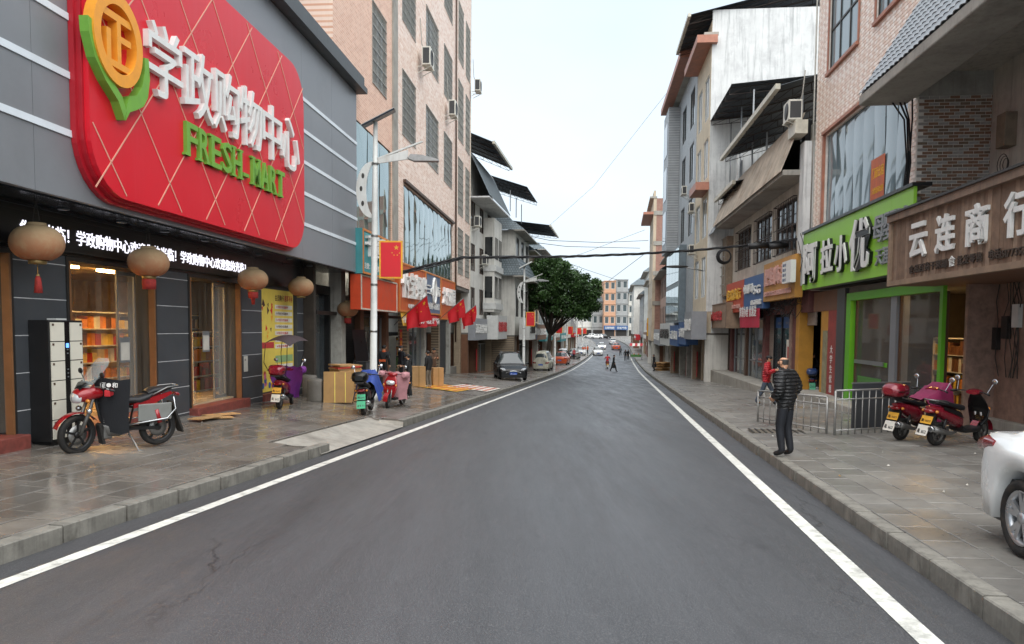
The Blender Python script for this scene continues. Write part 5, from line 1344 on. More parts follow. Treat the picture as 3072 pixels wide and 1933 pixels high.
# ---- left
L3 = house('townhouse', 'narrow white townhouse with tilted metal canopies beside the pink block', -10.91, KF, 'L', 56.1, 66.8, -1.75, 14.6, 'wall_white', [(2.9, 4.9), (6.1, 8.1), (9.3, 11.2)], 3, 'none', ww=.5, cage=False, frame='frame_brown', pane='pane_dark',
      signs=[('grey board sign with faint lettering under the white townhouse', 1.0, 2.6, 'sign_grey', '通讯器材', 'letter_white', .0, .5, .5), ('white shop sign with dark red characters below the bay window', 1.0, 2.9, 'sign_white', '老百姓大药房', 'poster_red', .52, 1.0, 1.3)])
canopy(L3, 56.2, 65.5, (1.7, 15.1), (-4.0, 17.5), n=5, gutter=True)
corrugated(L3, 'awning', 'roof_tile_dark', 56.2, 66.5, (1.55, 11.35), (.1, 14.4), pitch=.3, amp=.03)
L3.part('awning_soffit', MT['plaster_white'], [(56.2, 66.5, .01, 1.5, 11.2, 11.3)])
L3.part('bay_window', MT['wall_white'], [(62.2, 66.0, .01, .9, 3.2, 10.6)])
for z in (6.9, 3.9): L3.part('bay_band', MT['frame_white'], [(62.1, 66.1, .005, 1.05, z-.5, z)])
for z in (7.4, 4.3):
    for a in (62.5, 64.4): L3.part('bay_pane', MT['pane_dark'], [(a, a+1.4, .9, .93, z, z+1.7)])
    L3.part('bay_pane', MT['pane_dark'], [(62.17, 62.199, .15, .75, z, z+1.7)])
ac_unit(L3, 57.6, 9.3, .0, 'outdoor unit on the white townhouse below the metal canopy', .9, .75, .4, 0)
ac_unit(L3, 60.8, 6.8, .0, 'outdoor unit in the middle of the white townhouse', .9, .75, .4, 0)
L4 = house('gabled_house', 'white house with two tiers of grey tiled skirt roofs', -9.0, KF, 'L', 66.9, 77.0, -2.0, 10.3, 'wall_white', [(2.9, 5.4), (7.6, 9.8)], 3, 'skirt', skirts=[(6.35, 8.2, 1.0, -.05)], frame='frame_dark', pane='pane_dark',
      signs=[('cream shop sign with dark characters under the skirt roof', .9, 2.7, 'sign_white', '三湘大酒店', 'panel_black', 0, .45, 1.3), ('brown shop sign under the white skirt-roofed house', .8, 2.4, 'sign_brown', '家居生活馆', 'letter_white', .5, 1, .8)])
canopy(L4, 67.5, 76, (.9, 14.0), (-4, 15.6), n=5, gutter=False, post=(-.6, 12.0))
house('townhouse', 'white house with a tiled skirt roof behind the second lamp post', -9.2, KF, 'L', 77.2, 88.5, -2.3, 9.6, 'wall_beige', [(2.6, 4.8), (6.3, 8.3)], 3, 'skirt', frame='frame_dark', pane='pane_dark', signs=[('long pale brown sign board behind the tree', .7, 2.3, 'sign_brown', '鞋城服装批发', 'letter_white', .1, 1, .9), ('small blue sign at the near end of the pale brown board', .8, 2.4, 'sign_blue', '移动', 'letter_white', .0, .09, .95)])
house('townhouse', 'grey house with a roof canopy rising above the tree', -9.3, KF, 'L', 88.7, 101, -2.6, 10.9, 'wall_greyish', [(2.4, 4.6), (6.0, 8.0)], 3, 'skirt', can=((1.2, 13.6), (-5, 14.4)), signs=[('teal sign board beyond the tree trunk', .4, 1.9, 'sign_teal', '便民超市', 'letter_white', .1, .9, .8)])
house('townhouse', 'white three-storey house beyond the tree', -9.4, KF, 'L', 101.2, 116, -2.8, 7.2, 'wall_white', [(2.0, 4.0), (4.8, 6.4)], 4, 'skirt', signs=[('brown sign of the white house beyond the tree', .2, 1.6, 'sign_brown', '美发造型', 'letter_white', .1, .9, .7)])
house('townhouse', 'beige house farther down the left row', -9.4, KF, 'L', 116.2, 133, -3.0, 6.2, 'wall_beige', [(1.7, 3.6), (4.2, 5.8)], 4, 'flat', signs=[('green sign of the beige house down the row', -.1, 1.2, 'sign_teal', '粮油店', 'letter_white', .1, .9, .6)])
house('townhouse', 'grey roofed house near the left bend', -9.5, KF, 'L', 133.2, 152, -3.1, 5.4, 'wall_white', [(1.4, 3.2)], 5, 'skirt')
house('townhouse', 'small pale house at the left bend', -9.6, KF, 'L', 152.3, 178, -3.1, 5.2, 'wall_greyish', [(1.4, 3.2)], 5, 'skirt', signs=[('red sign of the pale house at the bend', .2, 1.0, 'banner_red', '建材五金', 'letter_white', .1, .7, .6)])
house('townhouse', 'tiled house left of the orange block', -11.5, KF, 'L', 190, 214, -2.6, 6.0, 'wall_white', [(1.8, 3.6)], 5, 'skirt')
house('townhouse', 'grey brick house left of the orange block, farthest', -14.5, KF, 'L', 226, 262, -2.0, 9.5, 'wall_greyish', [(2, 4), (5.4, 7.4)], 6, 'skirt')
# ---- right
R4 = house('apartment_house', 'tall cream house with a bare stained white side wall', 7.0, KR, 'R', 47.3, 53.2, -1.6, 19.4, 'plaster_cream', [(3.9, 6.4), (7.6, 10.0), (11.2, 13.6), (14.8, 17.4)], 2, 'flat', depth=12, ww=.62, frame='frame_white', pane='pane_grey', sidewall='plaster_white',
     signs=[('navy blue shop sign below the cream house', .9, 2.4, 'sign_blue', '五金建材', 'letter_white', .5, 1.2, .8), ('grey metal shop sign below the cream house', 1.3, 3.0, 'sign_grey', '湘雅口腔', 'letter_white', -.1, .5, .9)])
R4.part('side_wall', MT['plaster_white'], [(47.26, 47.295, -12, -.02, 3, 20.9)]); R4.part('parapet', MT['plaster_white'], [(47.3, 47.6, -12, -.3, 19.3, 20.9)])
canopy(R4, 47.0, 53.5, (1.3, 20.6), (-11, 23.4), n=6, gutter=True, post=(-.3, 19.6))
R4.part('cornice', MT['tile_trim'], [(46.9, 53.2, -.3, .9, 18.9, 19.35)]); R4.part('balcony', MT['tile_trim'], [(47.0, 50.0, .0, .8, 10.3, 10.75)])
ac_unit(R4, 51.8, 6.9, .0, 'outdoor unit low on the cream house', .85, .6, .35, 0)
ac_unit(R4, 52.2, 9.7, .0, 'outdoor unit higher on the cream house', .85, .6, .35, 0)
R5 = house('office_house', 'grey tiled house with a column of tinted glass', 7.0, KR, 'R', 53.3, 67.5, -2.0, 20.2, 'grey_tile', [(8.6, 11.2), (12.4, 15.0), (16.2, 18.8)], 3, 'flat', depth=12, ww=.5, frame='frame_dark', pane='pane_grey', sidewall='grey_tile_side',
     signs=[('blue sign below the glass front', .7, 2.2, 'sign_blue', '云竹家园', 'letter_white', .1, .5, .8), ('dark lettered pale sign below the glass front', .6, 2.4, 'sign_white', '福满多生活超市', 'panel_black', .52, 1.1, .8)])
gz = (57.5, 66.8, 2.6, 8.0); pm('glass_frame', '6d787e', .4, .3, bump=0); R5.part('glass_bay', MT['glass_frame'], [(57.4, 66.9, .01, .5, 2.4, 8.15)])
for i in range(4):
    for zq in (2.6, 5.5): R5.part('pane', MT['pane_mirror'], [(57.5+2.32*i, 59.75+2.32*i, .5, .54, zq, zq+2.5)])
R5.part('bay', MT['grey_tile'], [(63.5, 67.5, .01, .9, 8.2, 19.8)]); 
for z in (9, 12.6, 16.2): R5.part('pane', MT['pane_dark'], [(64.2, 66.8, .9, .93, z, z+2.6)])
R5.part('cornice', MT['tile_trim'], [(53.3, 67.7, -.3, 1.2, 20.25, 20.7)])
ac_unit(R5, 56.6, 11.6, .0, 'outdoor unit on the grey tiled house', .85, .6, .35, 0)
X8 = 4.9
house('townhouse', 'house with a tiled eave and dark shutters right of the bend', X8, KF, 'R', 68.0, 79, -2.3, 8.6, 'wall_white', [(2.4, 4.6), (5.8, 7.8)], 4, 'skirt', frame='frame_dark', pane='pane_dark', ww=.7, signs=[('pale shop sign with brush characters on the right', .5, 2.3, 'sign_white', '古韵茶庄', 'panel_black', .1, 1.0, .7)])
house('townhouse', 'pinkish house with a tiled eave on the right', X8, KF, 'R', 79.2, 94, -2.6, 8.0, 'wall_pinkish', [(2.2, 4.4), (5.4, 7.4)], 5, 'skirt', frame='frame_dark', pane='pane_dark', signs=[('grey shop sign below the pinkish house', .2, 1.9, 'sign_grey', '农资经营部', 'letter_white', .1, 1.0, .7)])
R6 = house('brick_house', 'tall unfinished brick house with concrete bands', X8-1.0, KF, 'R', 94.3, 105, -2.8, 17.6, 'wall_beige', [(2.4, 4.4), (5.8, 7.8), (9.2, 11.2), (12.6, 14.6)], 3, 'flat', sidewall='red_brick_side', depth=8)
for z in (4.8, 8.4, 12.0, 15.6): R6.part('concrete_band', MT['concrete'], [(94.22, 94.29, -8, -.05, z, z+.5)])
for d in (-4.6, -7.9): R6.part('concrete_post', MT['concrete'], [(94.2, 94.285, d, d+.9, -2.8, 17.5)])
R6.part('eave', MT['tile_trim'], [(94.3, 105, 0, 1.2, 15.7, 16.0)])
house('townhouse', 'narrow white house with upturned eaves on the right', X8, KF, 'R', 105.2, 118, -3.0, 8.4, 'wall_white', [(2.0, 4.0), (5.2, 7.2)], 4, 'skirt', signs=[('yellow hanging sign on the right', 1.0, 3.4, 'banner_yellow', '招租', 'poster_red', .0, .12, 1.1)])
house('townhouse', 'beige house with a tiled eave down the right row', X8, KF, 'R', 118.2, 136, -3.1, 9.4, 'wall_beige', [(1.8, 3.8), (5.0, 7.0)], 5, 'skirt', signs=[('brown sign down the right row', -.1, 1.4, 'sign_brown', '家电维修', 'letter_white', .1, .9, .7)])
house('townhouse', 'tall tile-roofed house down the right row', X8, KF, 'R', 136.2, 156, -3.2, 12.0, 'wall_white', [(1.6, 3.6), (4.8, 6.8), (8, 10)], 5, 'skirt')
house('townhouse', 'grey house at the far end of the right row', X8-.2, KF, 'R', 156.3, 182, -3.1, 9.0, 'wall_greyish', [(1.6, 3.6), (4.8, 6.8)], 6, 'skirt', signs=[('red awning board at the far right', -.4, .7, 'banner_red', '水果批发', 'letter_white', .2, .9, 1.2)])
house('townhouse', 'far pale house behind the right row', X8-1.5, KF, 'R', 186, 222, -2.6, 12.5, 'wall_white', [(1.8, 3.8), (5, 7), (8.4, 10.4)], 7, 'skirt')
# ---- across the far end: the orange block and its neighbours, facing the viewer
def endblock(name, label, px0, px1, ytop, Y, mat, floors, side=None, base=-1.4, ncol=2, roof=None, sign=None):
    a = at_y(px0, ytop, Y); b = at_y(px1, ytop, Y); t = empty(name, (a.x, Y, base), 0, label, 'building')
    W_ = b.x-a.x; Hh = a.z-base
    mb = MB(); mb.box(0, W_, .36, 14, 0, Hh); mb.build('wall_body', MT[side or mat], t)
    hs = []; fh = (Hh-4.2)/max(1, floors)
    for f in range(floors):
        for c in range(ncol):
            x0 = W_*(c+.18)/ncol; x1 = W_*(c+.82)/ncol; hs.append((x0, x1, 4.2+fh*f+fh*.28, 4.2+fh*f+fh*.85))
    xs = sorted({0, W_, *[h[i] for h in hs for i in (0, 1)]}); mb = MB()
    for p, q in zip(xs, xs[1:]):
        z = 0
        for h in sorted([h for h in hs if h[0] < (p+q)/2 < h[1]], key=lambda h: h[2]): mb.box(p, q, 0, .35, z, h[2]); z = h[3]
        mb.box(p, q, 0, .35, z, Hh)
    mb.build('wall', MT[mat], t)
    for h in hs:
        mb = MB(); mb.box(h[0], h[0]+.1, .1, .2, h[2], h[3]); mb.box(h[1]-.1, h[1], .1, .2, h[2], h[3]); mb.box(h[0]+.1, h[1]-.1, .1, .2, h[2], h[2]+.1); mb.box(h[0]+.1, h[1]-.1, .1, .2, h[3]-.1, h[3]); w_ = mb.build('window', MT['frame_white'], t)
        mb = MB(); mb.box(h[0]+.05, h[1]-.05, .14, .16, h[2]+.05, h[3]-.05); mb.build('pane', MT['pane_grey'], w_)
    for f in range(floors+1): mb = MB(); mb.box(-.1, W_+.1, -.25, -.003, 4.0+fh*f-.1, 4.0+fh*f+.15); mb.build('floor_band', MT[mat], t)
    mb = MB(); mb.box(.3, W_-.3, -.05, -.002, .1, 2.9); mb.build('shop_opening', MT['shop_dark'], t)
    if roof:
        mb = MB(); mb.add([(-.8, -.8, Hh), (W_+.8, -.8, Hh), (W_+.8, 14.5, Hh), (-.8, 14.5, Hh), (1, 3.5, Hh+2.4), (W_-1, 3.5, Hh+2.4)], [(0, 1, 5, 4), (1, 2, 5), (2, 3, 4, 5), (3, 0, 4)]); mb.build('roof', MT['roof_tile_dark'], t)
    if sign:
        mb = MB(); mb.box(0, W_, -.9, -.28, 2.95, 4.6); mb.build('sign_board', MT[sign[0]], t)
        mb = MB(); text_mb(mb, sign[1], 1.0, .01, .02, W_*.8, M.Translation((W_*.1, -.93, 3.2)) @ M.Rotation(math.pi/2, 4, 'X')); mb.build('lettering', MT['letter_white'], t)
    return t
endblock('apartment_block', 'orange apartment block closing the far end of the street', 1813, 1848, 842, 300, 'wall_orange', 4, sign=('sign_blue', '云天商务宾馆'))
endblock('apartment_block', 'bare grey block joined to the right of the orange block', 1848.5, 1885, 838, 301, 'wall_greyish', 4, sign=('sign_blue', '手机卖场'))
endblock('apartment_block', 'low brick and grey block left of the orange block', 1778, 1812, 905, 304, 'wall_greyish', 2, roof=True)
endblock('apartment_block', 'white low house far left of the orange block', 1735, 1777, 930, 306, 'wall_white', 1, roof=True, ncol=3)
endblock('apartment_block', 'grey house behind the right row', 1886, 1930, 880, 303, 'wall_white', 3, roof=True, ncol=3)
# ================================================================ tree
pm('bark', '3a322a', .9, var=.35, scale=6, bump=.6)
def leafmat():
    m, nt, b = newmat('leaf'); oi = nt.nodes.new('ShaderNodeNewGeometry')
    n = noise(nt, .9, 3, oi.outputs['Position']); v = nt.nodes.new('ShaderNodeTexWhiteNoise'); nt.links.new(oi.outputs['Position'], v.inputs[0])
    c = mixc(nt, ramp(nt, n, .35, .68), H('1e3418'), H('3f5e2c')); c = mixc(nt, mixc(nt, oi.outputs['Random Per Island'], (0, 0, 0, 1), (.5, .5, .5, 1)), c, H('4a6a30'))
    nt.links.new(c, b.inputs['Base Color']); b.inputs['Roughness'].default_value = .45
leafmat()
def tree(name, label, base, clumps, trunk_r, seed, fork, leaves=170, ls=.19):
    rr = random.Random(seed); t = empty(name, base, 0, label, 'tree'); mb = MB()
    fk = V(fork); mb.tube([(0, 0, -.3), (.02, 0, .4), fk*.5+V((.08, 0, 0)), fk], [trunk_r*1.35, trunk_r, trunk_r*.9, trunk_r*.8], 9)
    for c, r in clumps:
        c = V(c); mid = fk.lerp(c, .5)+V((rr.gauss(0, .2), rr.gauss(0, .2), .1))
        mb.tube([fk-V((0, 0, .25)), mid, c], [trunk_r*.5, trunk_r*.28, trunk_r*.08], 6)
        for k in range(4):
            q = c+V((rr.gauss(0, 1), rr.gauss(0, 1), rr.gauss(0, .7)))*r*.6; mb.tube([mid.lerp(c, .6), q], [trunk_r*.12, .01], 4)
    mb.build('trunk', MT['bark'], t)
    mb = MB(); more = []
    for c, r in clumps:
        for k in range(5):
            d = V((rr.gauss(0, 1), rr.gauss(0, 1), rr.gauss(0, 1))).normalized(); more.append((tuple(V(c)+d*r*rr.uniform(.75, 1.05)), r*rr.uniform(.22, .42)))
    for c, r in [(c, r*.8) for c, r in clumps]+more:
        c = V(c)
        for tw in range(int(leaves*r/1.2)):
            d = V((rr.gauss(0, 1), rr.gauss(0, 1), rr.gauss(0, 1))).normalized(); q = c+V((d.x*r, d.y*r, d.z*r*.78))*(rr.random()**.38)
            for k in range(7):
                p = q+V((rr.gauss(0, .16), rr.gauss(0, .16), rr.gauss(0, .13))); a = V((rr.gauss(0, 1), rr.gauss(0, 1), rr.gauss(0, .6))).normalized(); b_ = a.orthogonal().normalized(); b_ = (b_*math.cos(6*rr.random())+a.cross(b_)*math.sin(6*rr.random()))
                l = ls*rr.uniform(.7, 1.3); w_ = l*.42
                mb.add([p, p+a*l*.5+b_*w_, p+a*l, p+a*l*.5-b_*w_], [(0, 1, 2, 3)])
    mb.build('crown', MT['leaf'], t); return t
tb = at_y(1634, 1105, 77); bz = zL(tb.x, 77)
def tc_(px, py, dy, r):
    p = at_y(px, py, 77+dy); return ((p.x-tb.x, dy, p.z-bz), r)
cl = [tc_(*q) for q in ((1610, 830, 0, 1.3), (1650, 812, .5, 1.4), (1590, 850, -1, 1.1), (1625, 880, -.8, 1.35), (1600, 905, .3, 1.1), (1670, 860, -1.4, 1.5), (1660, 910, .6, 1.3), (1700, 815, .4, 1.25), (1712, 855, -.9, 1.35), (1690, 905, -1.2, 1.3),
       (1735, 850, .6, 1.1), (1725, 900, .2, 1.2), (1745, 885, -.5, 1.0), (1760, 925, .3, 1.0), (1780, 880, -.2, .8), (1785, 850, .3, .6), (1775, 910, .6, .75), (1640, 850, 1.6, 1.4), (1680, 820, -1.6, 1.2), (1715, 940, .3, .8), (1742, 932, -.8, .75), (1575, 820, .4, .6), (1640, 930, .9, .85), (1660, 795, 0, .8), (1615, 800, .6, .7))]
tree('street_tree', 'dense dark green evergreen tree leaning over the left pavement', (tb.x, 77, bz), cl, .22, 3, (.5, 0, 3.6))
tb2 = at_y(1800, 960, 330); 
tree('bare_tree', 'sparse tree showing above roofs left of the orange block', (tb2.x, 320, -1.2), [((0, 0, 9), 2.2), ((2.5, 0, 8), 1.8), ((-2.2, 0, 7.5), 1.8), ((.5, 0, 12), 1.5)], .3, 5, (0, 0, 5), leaves=14, ls=.4)
# ================================================================ street lamps with flag panels
pm('flag_red', 'cc1f2a', .65, var=.05, bump=.03); pm('flag_gold', 'e0a52c', .5, bump=0); pm('solar', '2a3038', .3, .3, bump=0)
def star(mb, c, r, d, sgn=1, rot=0):
    pts = []
    for i in range(10):
        a = math.pi/2+rot+math.pi*i/5; q = r if i % 2 == 0 else r*.4; pts.append((c[0]+q*math.cos(a), c[1]+q*math.sin(a)))
    mb.add([(x, d, z) for x, z in pts]+[(c[0], d, c[1])], [(10, i, (i+1) % 10) for i in range(10)])
def lamp(p, label, rz=0, lean=.0):
    t = empty('street_lamp', p, rz, label, 'street lamp', 'white solar street lamps with flag panels')
    t.rotation_euler = (0, lean, rz)
    mb = MB(); mb.tube([(0, 0, 0), (0, 0, .25), (0, 0, .26), (0, 0, 6.2), (0, 0, 8.6)], [.16, .16, .115, .09, .065], 12); mb.build('pole', MT['lamp_white'], t)
    for z in (2.2, 3.65, 5.15, 7.35): mb = MB(); mb.tube([(0, 0, z-.03), (0, 0, z+.03)], .112, 12); mb.build('clamp', MT['steel'], t)
    rot = M.Rotation(R(-28), 4, 'Y') @ M.Rotation(R(10), 4, 'X'); mb = MB(); mb.box(-.55, .55, -.34, .34, -.025, .025, M.Translation((.1, 0, 8.72)) @ rot); mb.build('solar_panel', MT['solar'], t)
    mb = MB(); mb.box(-.57, .57, -.36, .36, .027, .04, M.Translation((.1, 0, 8.72)) @ rot); mb.build('panel_rim', MT['lamp_white'], t)
    # arm like a fin, with the luminaire
    mb = MB(); mb.prism([(.08, 7.35), (1.0, 7.5), (1.0, 7.78), (.08, 7.5)], -.03, .03, 'y'); mb.build('arm', MT['lamp_white'], t, True)
    mb = MB(); mb.bar((.08, 0, 7.5), (1.45, 0, 8.05), .07, .05); mb.build('arm_spike', MT['lamp_white'], t)
    mb = MB(); mb.prism([(1.0, 7.52), (1.1, 7.64), (1.45, 7.62), (1.95, 7.5), (1.95, 7.45), (1.2, 7.44)], -.13, .13, 'y'); mb.build('luminaire', MT['steel'], t, True)
    # crescent with holes
    mb = MB(); n = 16; o1 = []; o2 = []
    for i in range(n+1):
        a = R(95)+R(185)*i/n; o1.append((-.08+.62*math.cos(a)*.8, 6.55+.86*math.sin(a))); o2.append((.05+.62*math.cos(a)*.52, 6.55+.84*math.sin(a)))
    for q in (-.025, .025): pass
    vs = [(x, -.025, z) for x, z in o1]+[(x, -.025, z) for x, z in o2]+[(x, .025, z) for x, z in o1]+[(x, .025, z) for x, z in o2]; k = n+1; fs = []
    for i in range(n): fs += [(i, i+1, k+i+1, k+i), (2*k+i, 3*k+i, 3*k+i+1, 2*k+i+1), (i, 2*k+i, 2*k+i+1, i+1), (k+i, k+i+1, 3*k+i+1, 3*k+i)]
    mb.add(vs, fs); cr_ = mb.build('crescent', MT['lamp_white'], t, True)
    for f in (.3, .45, .62):
        a = R(95)+R(185)*f; mb = MB(); x = (-.08+.62*math.cos(a)*.8+.05+.62*math.cos(a)*.52)/2; z = 6.55+.85*math.sin(a)
        mb.add([(x+.045*math.cos(j*math.pi/5), -.028, z+.085*math.sin(j*math.pi/5)) for j in range(10)], [tuple(range(10))]); mb.build('crescent_hole', MT['frame_dark'], cr_)
    return t
def flag_panel(p, label, rz=0):
    t = empty('national_flag', p, rz, label, 'flag', 'red flag panels on the street lamps')
    mb = MB(); mb.box(0, .72, -.03, .03, -.58, .58); mb.build('panel_frame', MT['flag_gold'], t)
    mb = MB(); mb.box(.05, .67, -.036, .036, -.53, .53); mb.build('panel_face', MT['flag_red'], t)
    mb = MB(); star(mb, (.53, .37), .085, -.0385); mb.build('star', MT['flag_gold'], t)
    for x, z in ((.40, .21), (.46, .14), (.56, .14), (.63, .2)): mb = MB(); star(mb, (x, z), .028, -.0385); mb.build('star', MT['flag_gold'], t)
    for z in (-.55, .55): mb = MB(); mb.bar((-.2, 0, z), (0, 0, z), .025); mb.build('mount', MT['steel'], t)
names = ['nearest', 'second', 'third', 'fourth', 'fifth', 'sixth']
for i, Y in enumerate((24, 62, 92, 113, 138, 160)):
    X = at_y(1119, 1150, 24).x if i == 0 else kL(Y)-2.2
    z = zL(X, Y); lamp((X, Y, z-.02), '%s white solar lamp post on the left pavement' % names[i], 0, .012 if i == 0 else 0)
    flag_panel((X+.16+(.05 if i == 0 else 0), Y, z+4.4), 'red flag panel with yellow rim on the %s lamp post' % names[i])
# hand flags on slanting poles at the shops
def flag(B, s, z, d, label, w_=1.35, h_=.95, droop=.5, seed=1):
    t = B.thing('flag', label, 'flag', s, z, group='red flags on slanting poles')
    mb = MB(); a = t.P(s, d, z); b_ = t.P(s-.9, d+1.5, z+1.15); mb.tube([a, b_], .018, 6); mb.build('flagpole', MT['steel'], t.root)
    dr = (b_-a).normalized(); rows = []
    for i in range(12):
        f = i/11; p = b_-dr*(1.25*f)
        rows.append([p+V((.10*math.sin(i*1.1+seed)*k/10+.28*k/10*(1-f), .12*math.cos(i*1.0+k*.25+seed)*k/10, -(.95-.25*f)*k/10)) for k in range(11)])
    mb = MB(); mb.grid(rows); mb.build('cloth', MT['flag_red'], t.root)
    for (i, k, r_) in ((2, 2, .09), (1, 4, .035), (3, 5, .035), (5, 4, .035), (5, 2, .035)):
        o = rows[i][k]; mb = MB(); ex = (rows[i][k+1]-o).normalized(); ey = (rows[i-1][k]-o).normalized(); nn = ex.cross(ey).normalized()
        for sg in (-1, 1):
            vs = [o+nn*.02*sg+(ex*math.cos(math.pi/2+math.pi*j/5)+ey*math.sin(math.pi/2+math.pi*j/5))*(r_ if j % 2 == 0 else r_*.42) for j in range(10)]; mb.add(vs+[o+nn*.02*sg], [(10, j, (j+1) % 10) for j in range(10)])
        mb.build('star', MT['flag_gold'], t.root)
for i, (px, py, lab) in enumerate(((1190, 945, 'red flag on a slanting pole nearest the lamp post'), (1318, 940, 'red flag drooping between the orange signs'), (1362, 955, 'red flag on a slanting pole at the end of the pink block'))):
    s, z = PK.px(px, py, .5); flag(PK, s, z-.4, .4, lab, seed=i+1)
# ================================================================ overhead cables
pm('cable_black', '1d1d1f', .7, var=.2, bump=0)
def cable(label, pts, r, n=5, name='overhead_cable', mat='cable_black', sag=0, twist=0):
    P3 = [at_y(*p) for p in pts]; o = P3[0]; mb = MB(); fine = []
    for a, b in zip(P3, P3[1:]):
        for k in range(8): f = k/8; fine.append(a.lerp(b, f)-V((0, 0, sag*4*f*(1-f))))
    fine.append(P3[-1])
    if twist:
        for q in range(3): mb.tube([p-o+V((0, twist*math.sin(i*.9+q*2.1), twist*math.cos(i*.9+q*2.1))) for i, p in enumerate(fine)], r*.62, 5)
    else: mb.tube([p-o for p in fine], r, n)
    ob = mb.build(name, MT[mat], loc=o); tag(ob, label, 'cable'); return ob
cable('thick bundle of black cables slung across the street', [(1180, 823, 30), (1290, 795, 30), (1385, 773, 30.5), (1560, 772, 31), (1720, 770, 31.5), (1900, 763, 32), (2080, 752, 33), (2260, 735, 33), (2340, 725, 32.5), (2430, 712, 29.5)], .045, twist=.035)
cable('second black cable leaving the bundle along the pink block', [(1180, 828, 30.2), (1300, 800, 30.6), (1390, 776, 31)], .03)
cable('thin wire crossing high in front of the brick house', [(1500, 690, 66), (1650, 722, 80), (1800, 728, 90), (1945, 722, 94)], .03)
cable('thin wire crossing lower above the road', [(1540, 720, 70), (1700, 740, 84), (1920, 745, 92)], .03)
cable('thin wire climbing to the cornice of the tall right-hand houses', [(1600, 720, 75), (1780, 560, 70), (1960, 330, 66), (2072, 190, 60)], .012)
cable('thin wire from the tall block down to the left roofs', [(1610, 800, 85), (1750, 760, 90), (1935, 690, 94)], .02)
cable('wire strung from the tree to the far right roofs', [(1650, 770, 80), (1760, 810, 110), (1880, 850, 140)], .03)
cable('wire descending from the right roofs to the far tree', [(1790, 870, 120), (1870, 810, 100), (1930, 765, 90)], .03)
# closures and coil on the bundle at the low house
for i, px in enumerate((2275, 2335)):
    p = at_y(px, 738, 32.5); mb = MB(); mb.tube([(-.42, 0, 0), (-.4, 0, 0), (.4, 0, 0), (.42, 0, 0)], [.06, .13, .13, .06], 10); o = mb.build('cable_closure', MT['black_plastic'], loc=p); o.rotation_euler = (0, -.08, 0)
    tag(o, 'black splice box hanging on the cable bundle, %s' % ['farther from the green sign', 'nearer the green sign'][i], 'splice box', 'splice boxes on the cable')
t = empty('cable_coil', at_y(2175, 755, 33.2), 0, 'coil of spare black cable hanging from the bundle', 'cable')
for i in range(5): mb = MB(); mb.tube([((.24+.02*i)*math.cos(a), .04*i, -.2+(.24+.02*i)*math.sin(a)) for a in [2*math.pi*j/18 for j in range(18)]], .02, 5, closed=True); mb.build('loop', MT['cable_black'], t)
# black cables down the corner of the pink tiled house and along the low house signs
rr = random.Random(6)
t = R2.thing('cable_bundle', 'thick black cables running down the corner beside the brick side wall', 'cable', 19.6, 4.6)
for i in range(6):
    mb = MB(); o_ = rr.gauss(0, .05); mb.tube([t.P(20.1+rr.gauss(0, .03), .28+o_, 4.9), t.P(20.1+rr.gauss(0, .05), .2+o_+rr.gauss(0, .03), 6.2), t.P(20.08, .25+o_*1.5, 7.3), t.P(20.05, .5+o_*5, 8.0)], .022, 5); mb.build('cable', MT['cable_black'], t.root)
t = R3.thing('cable_tangle', 'tangle of loose wires under the signs of the low house', 'cable', 30, 2.6)
for i in range(16):
    a = 29.2+rr.random()*3; b_ = a+rr.uniform(1, 7); mb = MB(); z_ = 2.7+rr.random()*.7
    mb.tube([t.P(a+(b_-a)*k/8, .12+rr.random()*.25, z_+rr.gauss(0, .1)-.5*math.sin(math.pi*k/8)*rr.random()) for k in range(9)], .014, 4); mb.build('wire', MT['cable_black'], t.root)
for i in range(8):
    mb = MB(); a = 29.3+rr.random()*1.2; mb.tube([t.P(a, .45, 5.6-rr.random()), t.P(a+rr.gauss(0, .5), .4, 4.5), t.P(a+rr.gauss(0, .8), .3, 3.4)], .014, 4); mb.build('wire', MT['cable_black'], t.root)
# lamp on a bracket at the low house
t = R3.thing('wall_lamp', 'dark street lamp head on a bracket from the low house', 'street lamp', 49, 5.6)
mb = MB(); mb.tube([t.P(49.4, .35, 5.2), t.P(49.0, .9, 5.55), t.P(48.2, 2.4, 5.75)], .035, 6); mb.build('bracket', MT['steel'], t.root)
mb = MB(); mb.ell(t.P(47.9, 3.0, 5.78), (.2, .75, .09)); mb.build('luminaire', MT['frame_dark'], t.root)
# ================================================================ vehicles
pm('paint_red', '96121a', .28, .1, var=.06, bump=0, coat=.6, dirt=.12); pm('paint_maroon', '7a1626', .25, .1, var=.08, bump=0, coat=.6, dirt=.12)
pm('paint_black', '08090a', .3, .0, var=.1, bump=0, coat=.15, dirt=.05, spec=.35); pm('paint_white', 'd9dad8', .25, 0, var=.03, bump=0, coat=.7)
pm('paint_grey', '8a8c88', .35, .2, var=.08, bump=0, coat=.3, dirt=.3); pm('paint_cream', 'b9b7a6', .4, 0, var=.1, bump=.03, coat=.2, dirt=.5, streak=.3); pm('paint_orange', 'c2542c', .3, 0, var=.05, bump=0, coat=.5)
pm('paint_blue', '2a3f6a', .3, .1, var=.1, bump=0, coat=.5); pm('seat_black', '17171a', .55, 0, var=.2, bump=.15); pm('cloth_black', '1c1e22', .85, 0, var=.25, scale=4, bump=.3)
pm('quilt_purple', '6c2a7c', .75, 0, var=.2, scale=6, bump=.3); pm('quilt_pink', 'b8858a', .8, 0, var=.15, scale=6, bump=.3); pm('tarp_blue', '24408a', .5, 0, var=.2, scale=4, bump=.4); pm('tarp_maroon', '7c1f48', .6, 0, var=.2, scale=4, bump=.4)
pm('plate_yellow', 'c8952c', .5, bump=0); pm('plate_green', '3fa87c', .5, bump=0); pm('plate_blue', '2a58b0', .4, bump=0); pm('plate_white', 'c2bfb6', .6, bump=0, dirt=.4)
